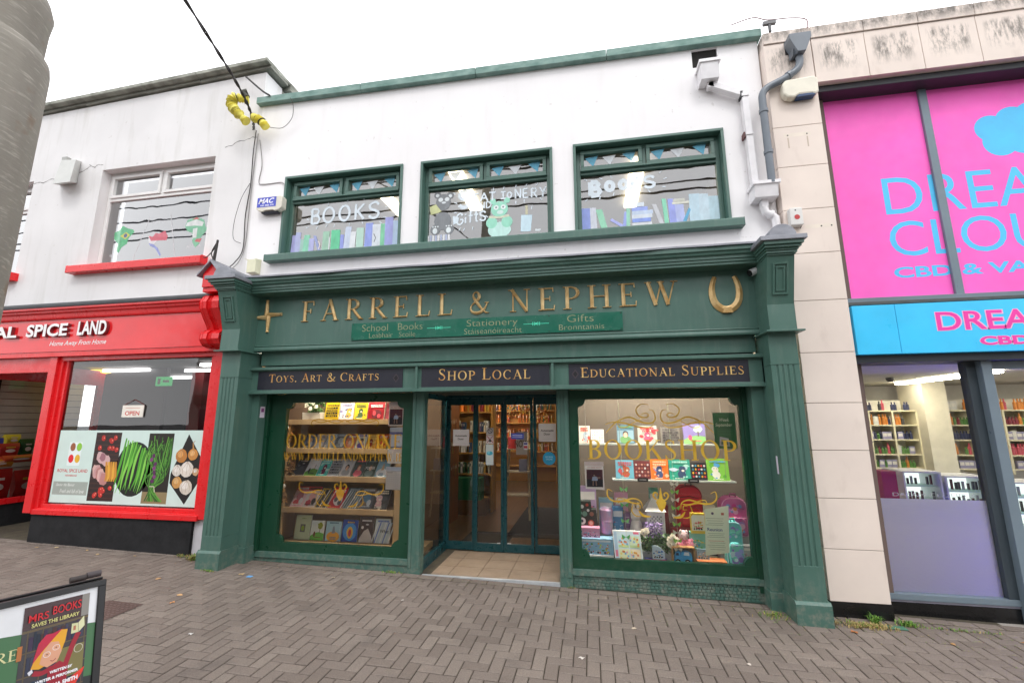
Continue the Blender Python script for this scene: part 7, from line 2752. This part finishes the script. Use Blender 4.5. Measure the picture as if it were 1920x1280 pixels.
guard([(-4.80, 4.90, 6.44), (-4.95, 4.80, 6.40), (-4.97, 4.78, 6.28), (-4.86, 4.82, 6.14), (-4.76, 4.86, 6.04)], .06, 'yellow and black wrapped guard, the larger loop on the cable')
guard([(-4.70, 4.90, 6.12), (-4.62, 4.90, 6.10), (-4.55, 4.92, 6.04), (-4.50, 4.94, 5.97)], .052, 'short yellow wrapped guard against the white bookshop wall')
b = MB()
b.tube(spline([(-4.80, 4.86, 6.44), (-4.84, 4.84, 6.50), (-4.80, 4.86, 6.53)], 4), .045, YD, 10)
b.build('cable_clamp', label='dark clamp on top of the larger yellow guard', cat='clamp', smooth=True)
for i, (P, r, lab) in enumerate((
        ([(-4.78, 5.07, 6.05), (-4.80, 5.08, 5.7), (-4.79, 5.085, 5.2), (-4.82, 5.085, 4.7), (-4.80, 5.085, 4.2), (-4.88, 5.05, 3.98), (-4.95, 4.98, 3.86)], .0065, 'dark cable running straight down the joint between the white walls'),
        ([(-4.75, 5.08, 6.0), (-4.765, 5.085, 5.4), (-4.77, 5.085, 4.8), (-4.77, 5.085, 4.25), (-4.82, 5.06, 4.0), (-4.88, 5.0, 3.86)], .006, 'grey cable beside the dark one down the wall joint'),
        ([(-4.80, 5.08, 5.2), (-4.90, 5.06, 4.95), (-4.97, 5.06, 4.6), (-4.95, 5.06, 4.35), (-4.84, 5.08, 4.28)], .0035, 'thin cable bulging off the wall joint above the lead cap'),
        ([(-4.72, 5.09, 5.9), (-4.64, 5.09, 5.5), (-4.66, 5.09, 5.22), (-4.58, 5.09, 5.17), (-4.30, 5.09, 5.17), (-4.22, 5.06, 5.12)], .006, 'thin white wire running to the corner of the first upstairs window'),
        ([(-4.48, 4.98, 6.0), (-4.28, 5.0, 5.98), (-4.14, 5.0, 6.12), (-4.16, 5.02, 6.36), (-4.22, 5.02, 6.48)], .004, 'fine wire looping from the short yellow guard up to the coping'),
        ([(-4.98, 4.98, 6.92), (-4.70, 5.0, 6.66), (-4.55, 5.0, 6.55)], .014, 'thin stay bar sloping from the higher parapet to the green coping'))):
    b = MB()
    b.tube(spline(P, 8), r, CB if i not in (1, 3) else M('8E8A8A', .6), 6)
    b.build('cable', label=lab, cat='cable')
b = MB()
b.tube([(-5.03, 4.86, 3.93), (-4.98, 4.84, 4.24)], [.022, .014], M('3A3634', .7), 6)
b.tube(spline([(-5.35, 5.0, 4.08), (-5.25, 4.95, 4.05), (-5.1, 4.9, 4.12), (-5.02, 4.86, 4.2), (-5.08, 4.86, 4.06), (-5.0, 4.86, 3.92)], 6), .007, M('3A3634', .7), 5)
b.build('bracket_rod', label='dark rod with a coil of wire above the red gable', cat='bracket')
b = MB()
b.tube(spline([(1.85, 5.0, 6.56), (2.1, 4.98, 6.60), (2.25, 4.96, 6.52), (2.5, 4.96, 6.50), (2.66, 4.95, 6.44), (2.66, 4.95, 6.32)], 6), .006, M('7A4A4A', .6), 5)
b.tube([(2.27, 4.97, 6.36), (2.27, 4.97, 6.50)], .018, M('5A5A5C', .5), 8)
b.box(2.20, 2.34, 4.95, 4.99, 6.46, 6.50, M('6A6A6C', .5))
b.build('cable_bracket', label='small metal bracket with thin wires above the stone pier', cat='bracket')

# ---------------------------------------------------------------- pole in the left foreground
def m_pole():
    g = NG('weathered_grey_brown_pole')
    c = g.mix(g.ramp(g.noise(3, 6, (1, 1, .15)), .35, .65, 0, 1), lin('7C776E'), lin('959085'))
    c = g.mix(g.ramp(g.noise(26, 4, (.6, .6, 3.5)), .55, .7, 0, .45), c, lin('B9B4A8'))
    c = g.mix(g.ramp(g.noise(5, 4), .64, .72, 0, .5), c, lin('7A5C40'))
    g.pbr(c, .7, 0, g.bump(g.noise(30, 4, (1, 1, 3)), .3, .004), .35)
    return g.m


POLE = m_pole()
pl = thing('utility_pole', (-2.295, 1.055, 0.05), 'thick grey-brown pole with stepped collars at the left edge', 'pole')
cx, cy = -2.295, 1.055
b = MB()
b.lathe(cx, cy, [(.215, gz(cx)), (.21, 3.20), (.205, 3.235), (.190, 3.26)], POLE, 40)
b.build('shaft', pl, smooth=True)
b = MB()
b.lathe(cx, cy, [(.182, 3.255), (.184, 3.40), (.190, 3.46), (.178, 3.50), (.15, 3.56), (.14, 3.60)], POLE, 40)
b.build('collar', pl, smooth=True)
b = MB()
b.lathe(cx, cy, [(.132, 3.595), (.11, 6.0), (.09, 8.0)], POLE, 32)
b.build('upper_shaft', pl, smooth=True)

# ---------------------------------------------------------------- pavement board in the left foreground
A0 = Vector((-2.525, 2.04))
ux = Vector((.40, .915)).normalized()          # along the board, towards the shop
nx_ = Vector((ux.y, -ux.x))                       # out of the front face
LEAN = .22


def bx(u, d, z):
    """u metres along the board from its near-shop top corner (negative = away), d depth (+ behind), z height above the ground"""
    off = d + (z - 1.0) * LEAN
    p = A0 + ux * u - nx_ * off
    return (p.x, p.y, z * .93 + gz(-2.5))


sb = thing('pavement_board', (-2.6, 1.75, gz(-2.6)), 'folding pavement board with show poster in the left foreground', 'pavement board')
BW = .66
BKF = M('141416', .4)
b = MB(xf=bx)
b.box(-BW, 0, .0, .02, .972, 1.0, BKF)
b.box(-BW, 0, .0, .02, .12, .17, BKF)
b.box(-.03, 0, .0, .02, .17, .972, BKF)
b.box(-BW, -BW + .045, .0, .02, .17, .955, BKF)
b.box(-.04, 0, .0, .025, -.0, .12, BKF)
b.box(-BW, -BW + .04, .0, .025, -.0, .12, BKF)
b.build('front_frame', sb, bevel=.003)


def bx2(u, d, z):
    off = .06 + d + (1.0 - z) * LEAN
    p = A0 + ux * u - nx_ * off
    return (p.x, p.y, z * .93 + gz(-2.5))


b = MB(xf=bx2)
b.box(-BW, 0, .0, .02, .95, 1.0, BKF)
b.box(-.045, 0, .0, .02, 0, .95, BKF)
b.box(-BW, -BW + .045, .0, .02, 0, .95, BKF)
b.box(-BW + .04, -.04, .005, .015, .15, .95, M('E8E8E8', .5))
b.build('rear_frame', sb, bevel=.003)
b = MB()
q0, q1 = bx(-.135, .035, 1.025), bx(-.075, .035, 1.025)
q2, q3 = bx(-.072, .035, 1.03), bx(-.018, .035, 1.03)
b.tube([q0, q1], .014, M('3A3230', .6), 12)
b.tube([q2, q3], .016, M('4A4244', .6), 12)
b.build('hinge', sb, smooth=True)


class XB(MB):
    pass


# flat artwork on the board: x = u, z = height
def board_mb():
    return MB(xf=lambda X, Y, Z: bx(X, Y, Z))


b = board_mb()
b.add([(-BW + .04, .012, .165), (-.028, .012, .165), (-.028, .012, .974), (-BW + .04, .012, .974)], [(0, 1, 2, 3)], M('E9EBEE', .35))
b.add([(-BW + .04, .0105, .165), (-.03, .0105, .165), (-.03, .0105, .80), (-BW + .04, .0105, .885)], [(0, 1, 2, 3)], M('3F7046', .4))
b.flat([(-BW + .04, .30), (-.075, .165), (-.075, .60), (-BW + .04, .585)][0:1] + [(-.03, .165), (-.03, .56), (-BW + .04, .665)], .010, M('10181A', .3))
b.build('panel', sb)
b = board_mb()
b.serif('FARRE', -.47, -.29, .735, .046, .0095, M('DAD8A0', .5), track=.10)
b.stroke(spline([(-.33, .60), (-.31, .575), (-.28, .58)], 5), .008, .0095, 'A8B890')
b.build('lettering', sb, label='pale yellow serif letters on green')
# the show poster, slightly skewed, taped over the panel
b = board_mb()
y_ = .0085
PX0, PX1, PZ0, PZ1 = -.285, -.06, .44, .95
K_ = 'poster'


def pr(a, c, d, e, m):
    b.rect(PX0 + (PX1 - PX0) * a, PX0 + (PX1 - PX0) * c, PZ0 + (PZ1 - PZ0) * d, PZ0 + (PZ1 - PZ0) * e, y_, m)


def pp(pts, m):
    b.flat([(PX0 + (PX1 - PX0) * u, PZ0 + (PZ1 - PZ0) * v) for u, v in pts], y_, m)


def ps_(pts, wd, m, n=6):
    P_ = spline([(PX0 + (PX1 - PX0) * u, PZ0 + (PZ1 - PZ0) * v) for u, v in pts], n)
    b.stroke(P_, wd, y_, m)


pr(0, 1, 0, 1, M('2A2228', .3))
pr(0, 1, .80, 1, M('3A0F16', .3))
pr(.88, 1, .80, 1, '8E8A84')
pr(0, 1, .775, .795, '6A5A40')
for k, v in enumerate((.60, .40, .20)):
    pr(0, 1, v, v + .012, '5C4E38')
for u in (.08, .30, .62, .95):
    pr(u, u + .02, .0, .78, '5C4E38')
bc_ = ['2A3048', '3A2A48', '1E2A3A', '4A2E2A', '24344A', '3A3A52']
for r_ in range(4):
    v0 = .02 + r_ * .20
    u = .11
    while u < .93:
        ww = .035 + rnd.random() * .03
        hh = .10 + rnd.random() * .06
        pr(u, u + ww, v0, v0 + hh, bc_[rnd.randrange(6)])
        u += ww + .006
pr(-.04, .03, .56, .68, 'B8703A')
pr(-.03, .04, .1, .38, '8A3A8A')
pr(.55, .97, .30, .56, '7C7444')
# figure with red hat and yellow hair
ps_([(.62, .30), (.70, .42), (.78, .56), (.86, .66)], .020, 'A01C30')
ps_([(.50, .42), (.35, .40), (.22, .42)], .020, 'A01C30')
pp([(.42, .10), (.72, .10), (.74, .40), (.60, .46), (.44, .42)], 'A01C30')
ps_([(.52, .12), (.54, -.0)], .016, 'A01C30')
pp([(.18, .46), (.24, .56), (.36, .66), (.56, .73), (.68, .72), (.66, .62), (.58, .48), (.30, .44)], 'E8A82A')
pp([(.30, .48), (.34, .58), (.44, .645), (.56, .63), (.62, .54), (.56, .46), (.42, .435)], 'E0A484')
pp([(.22, .56), (.26, .66), (.36, .72), (.46, .715), (.60, .735), (.48, .67), (.32, .58), (.20, .50)], 'C42444')
for u, v in ((.40, .545), (.53, .585)):
    b.stroke(arc(PX0 + (PX1 - PX0) * u, PZ0 + (PZ1 - PZ0) * v, .0115, .0115, 0, 360, 14), .0022, y_, 'F0E4DC')
    b.disc(PX0 + (PX1 - PX0) * u, PZ0 + (PZ1 - PZ0) * v, .0025, y_, '2A2A2E', n=8)
ps_([(.46, .485), (.50, .475), (.54, .49)], .003, 'A03A3A')
pp([(.14, .44), (.20, .46), (.22, .43), (.17, .41)], 'E4E4EC')
pp([(.74, .755), (.84, .75), (.86, .665), (.74, .665)], 'D8D8A8')
pp([(.845, .75), (.93, .80), (.95, .71), (.865, .665)], 'E0E0B4')
pr(.77, .81, .69, .73, 'B87A5A')
b.stroke(arc(PX0 + (PX1 - PX0) * .88, PZ0 + (PZ1 - PZ0) * .52, .015, .018, 0, 360, 20), .0022, y_, 'D8D4C0')
pp([(.62, .0), (.98, .30), (1.0, .34), (.70, .26), (.60, .10)], 'E2382A')
b.build('poster', sb)
b = board_mb()
Wd = PX1 - PX0


def ptext(s_, u0, u1, v0, v1, m, off=.0, shear=0.0, slope=.0):
    b.text(s_, PX0 + Wd * u0, PX0 + Wd * u1, PZ0 + (PZ1 - PZ0) * v0, PZ0 + (PZ1 - PZ0) * v1, .0, m, off=off, shear=shear, slope=slope)


b.k = 40
ptext('MRS', .07, .36, .865, .93, 'D8242E', .008, 0, .02)
ptext('BOOKS', .42, .86, .885, .96, 'D8242E', .008, 0, .02)
ptext('SAVES THE LIBRARY', .12, .84, .815, .850, 'DCD88A', .02, 0, .02)
ptext('WRITTEN BY', .46, .80, .375, .40, 'F0F0F4', .05)
ptext('WRITER & PERFORMER', .26, .90, .325, .350, 'F0F0F4', .05)
ptext('MARTINA SMITH', .28, .90, .255, .290, 'F0F0F4', .05)
ptext('ON', .76, .84, .16, .185, 'F4E0DC', .05)
ptext('SALE', .70, .90, .115, .15, 'F4E0DC', .05)
b.build('poster_lettering', sb)

# ---------------------------------------------------------------- weeds, litter, cover plate
def tuft(cx, cy, rx, ry, n, h, lab, dry=.4):
    b = MB()
    for i in range(n):
        x, y = cx + rnd.gauss(0, rx * .45), cy + rnd.gauss(0, ry * .45)
        a = rnd.random() * 6.28
        hh = h * rnd.uniform(.3, 1)
        sp_ = hh * rnd.uniform(.3, 1.4)
        w_ = .0022 + rnd.random() * .002
        z = gz(x)
        ex, ey = x + math.cos(a) * sp_, min(y + math.sin(a) * sp_, 5.1)
        px_, py_ = -math.sin(a) * w_, math.cos(a) * w_
        c = ('A8945E', '8E7A48', 'C0A86E')[i % 3] if rnd.random() < dry else ('5E8A2E', '4A7426', '7AA03C')[i % 3]
        mx_, my_ = x + math.cos(a) * sp_ * .45, y + math.sin(a) * sp_ * .45
        b.add([(x - px_, y - py_, z), (x + px_, y + py_, z), (mx_ + px_, my_ + py_, z + hh * .75), (mx_ - px_, my_ - py_, z + hh * .75), (ex, ey, z + hh * .6)], [(0, 1, 2, 3), (3, 2, 4)], c)
    b.build('weeds', label=lab, cat='weeds', kind='stuff')


tuft(-4.86, 4.97, .12, .06, 260, .09, 'dry grass tuft at the foot of the white quoin', .5)
tuft(-5.15, 5.03, .10, .03, 60, .04, 'sparse dry weeds along the black plinth', .6)
tuft(-4.40, 4.66, .12, .02, 50, .03, 'green weeds at the foot of the left pilaster', .3)
tuft(2.36, 4.80, .24, .06, 420, .045, 'straw-coloured weeds at the foot of the stone pier', .85)
tuft(2.76, 4.90, .10, .04, 110, .06, 'green weeds at the corner of the stone pier', .15)
tuft(3.1, 4.89, .4, .025, 80, .03, 'low green weeds along the concrete step', .3)
tuft(2.5, 4.90, .04, .03, 60, .10, 'small upright weed in front of the pier plinth', .0)
tuft(1.62, 4.85, .14, .10, 120, .04, 'sprigs in the paving beside the right pilaster', .3)
tuft(-2.35, 5.09, .12, .02, 60, .03, 'weeds under the left window sill', .2)
tuft(-.28, 5.10, .05, .02, 25, .03, 'weeds at the foot of the door post', .4)
b = MB()
for i in range(1400):
    t = rnd.random()
    x = rnd.choice((-1, 1)) * 0 + rnd.uniform(-4.2, 3.6)
    y = 5.02 - abs(rnd.gauss(0, .28)) if x > -.3 else 5.05 - abs(rnd.gauss(0, .06))
    if x > -.3:
        jx = round(x / .1) * .1 + rnd.gauss(0, .004)
        if rnd.random() < .5:
            x = jx
        else:
            y = round(y / .1) * .1 + rnd.gauss(0, .004)
    s_ = rnd.uniform(.004, .011)
    z = gz(x) + .002
    a = rnd.random() * 3
    b.add([(x - s_ * math.cos(a), y - s_ * math.sin(a), z), (x + s_ * .6, y - s_ * .4, z + .003), (x + s_ * math.cos(a), y + s_ * math.sin(a), z + .001)], [(0, 1, 2)], ('6E8A3A', '8A8A44', '58702E', '9A8A58')[i % 4])
b.build('moss', label='moss and seedlings in the paving joints before the windows', cat='moss', kind='stuff')
lf = [(-3.95, 4.66, 'C4A77A', .03), (-4.70, 4.34, 'B9936A', .03), (-4.09, 4.03, 'C9A070', .028), (-4.0, 3.87, 'C08A5A', .026), (-7.0, 4.95, 'C8B48A', .02), (-7.25, 4.9, 'BFA070', .02), (-6.5, 4.95, 'C8A878', .02), (-.14, 3.72, 'D8D0C8', .02), (-6.2, 4.85, 'C0A880', .025), (-5.7, 4.9, 'B89A70', .02), (-2.9, 4.8, 'B8A890', .02), (.3, 4.3, 'C8B8A0', .018), (1.1, 3.9, 'CFC4B8', .016), (-1.9, 4.4, 'D0C8C0', .015), (3.55, 4.75, 'B87A4A', .035), (3.62, 4.78, 'C89060', .03), (2.2, 4.66, 'A8683A', .03), (2.9, 4.6, 'B08858', .02), (-3.3, 3.4, 'D8D4D0', .018), (-.9, 2.7, 'C8B8A0', .015)]
for i, (x, y, c, s_) in enumerate(lf):
    b = MB()
    a = rnd.random() * 6
    n = 8
    v = [(x + s_ * math.cos(a + 6.28 * k / n) * (1 if k % 2 else .6) * 1.3, y + s_ * math.sin(a + 6.28 * k / n) * (1 if k % 2 else .6), gz(x) + .004 + .006 * (k % 3 == 0)) for k in range(n)]
    b.add(v, [tuple(range(n))], M(c, .7))
    b.add([(p[0], p[1], p[2] - .0015) for p in v], [tuple(range(n - 1, -1, -1))], M(c, .7))
    b.build('fallen_leaf', label='small dry scrap of leaf lying on the block paving', cat='leaf', group='leaf scraps on the paving')
b = MB()
b.box(-3.84, -3.78, 4.60, 4.64, gz(-3.8) + .001, gz(-3.8) + .006, '6AA4D8')
b.build('litter_scrap', label='tiny blue scrap on the paving near the left pilaster', cat='litter')
b = MB()
x0, x1, y0, y1 = -4.62, -4.22, 3.42, 3.78
b.quad([(x0, y0, gz(x0) + .004), (x1, y0, gz(x1) + .004), (x1, y1, gz(x1) + .004), (x0, y1, gz(x0) + .004)], M('5A4640', .8, .15, bump=.5))
for k in range(8):
    for j in range(8):
        xx, yy_ = x0 + .03 + k * .045, y0 + .025 + j * .041
        b.box(xx, xx + .028, yy_, yy_ + .012, gz(xx) + .004, gz(xx) + .0075, M('6A5650', .7))
b.build('drain_cover', label='rusty brown square cover plate in the paving behind the pavement board', cat='cover plate')
b = MB()
b.box(2.56, 2.70, 4.80, 4.87, gz(2.7) + .001, gz(2.7) + .006, M('4A7A62', .8))
b.build('litter_scrap', label='flat green scrap by the stone pier', cat='litter')
for o in S.objects:
    if 'wo' in o:
        del o['wo']
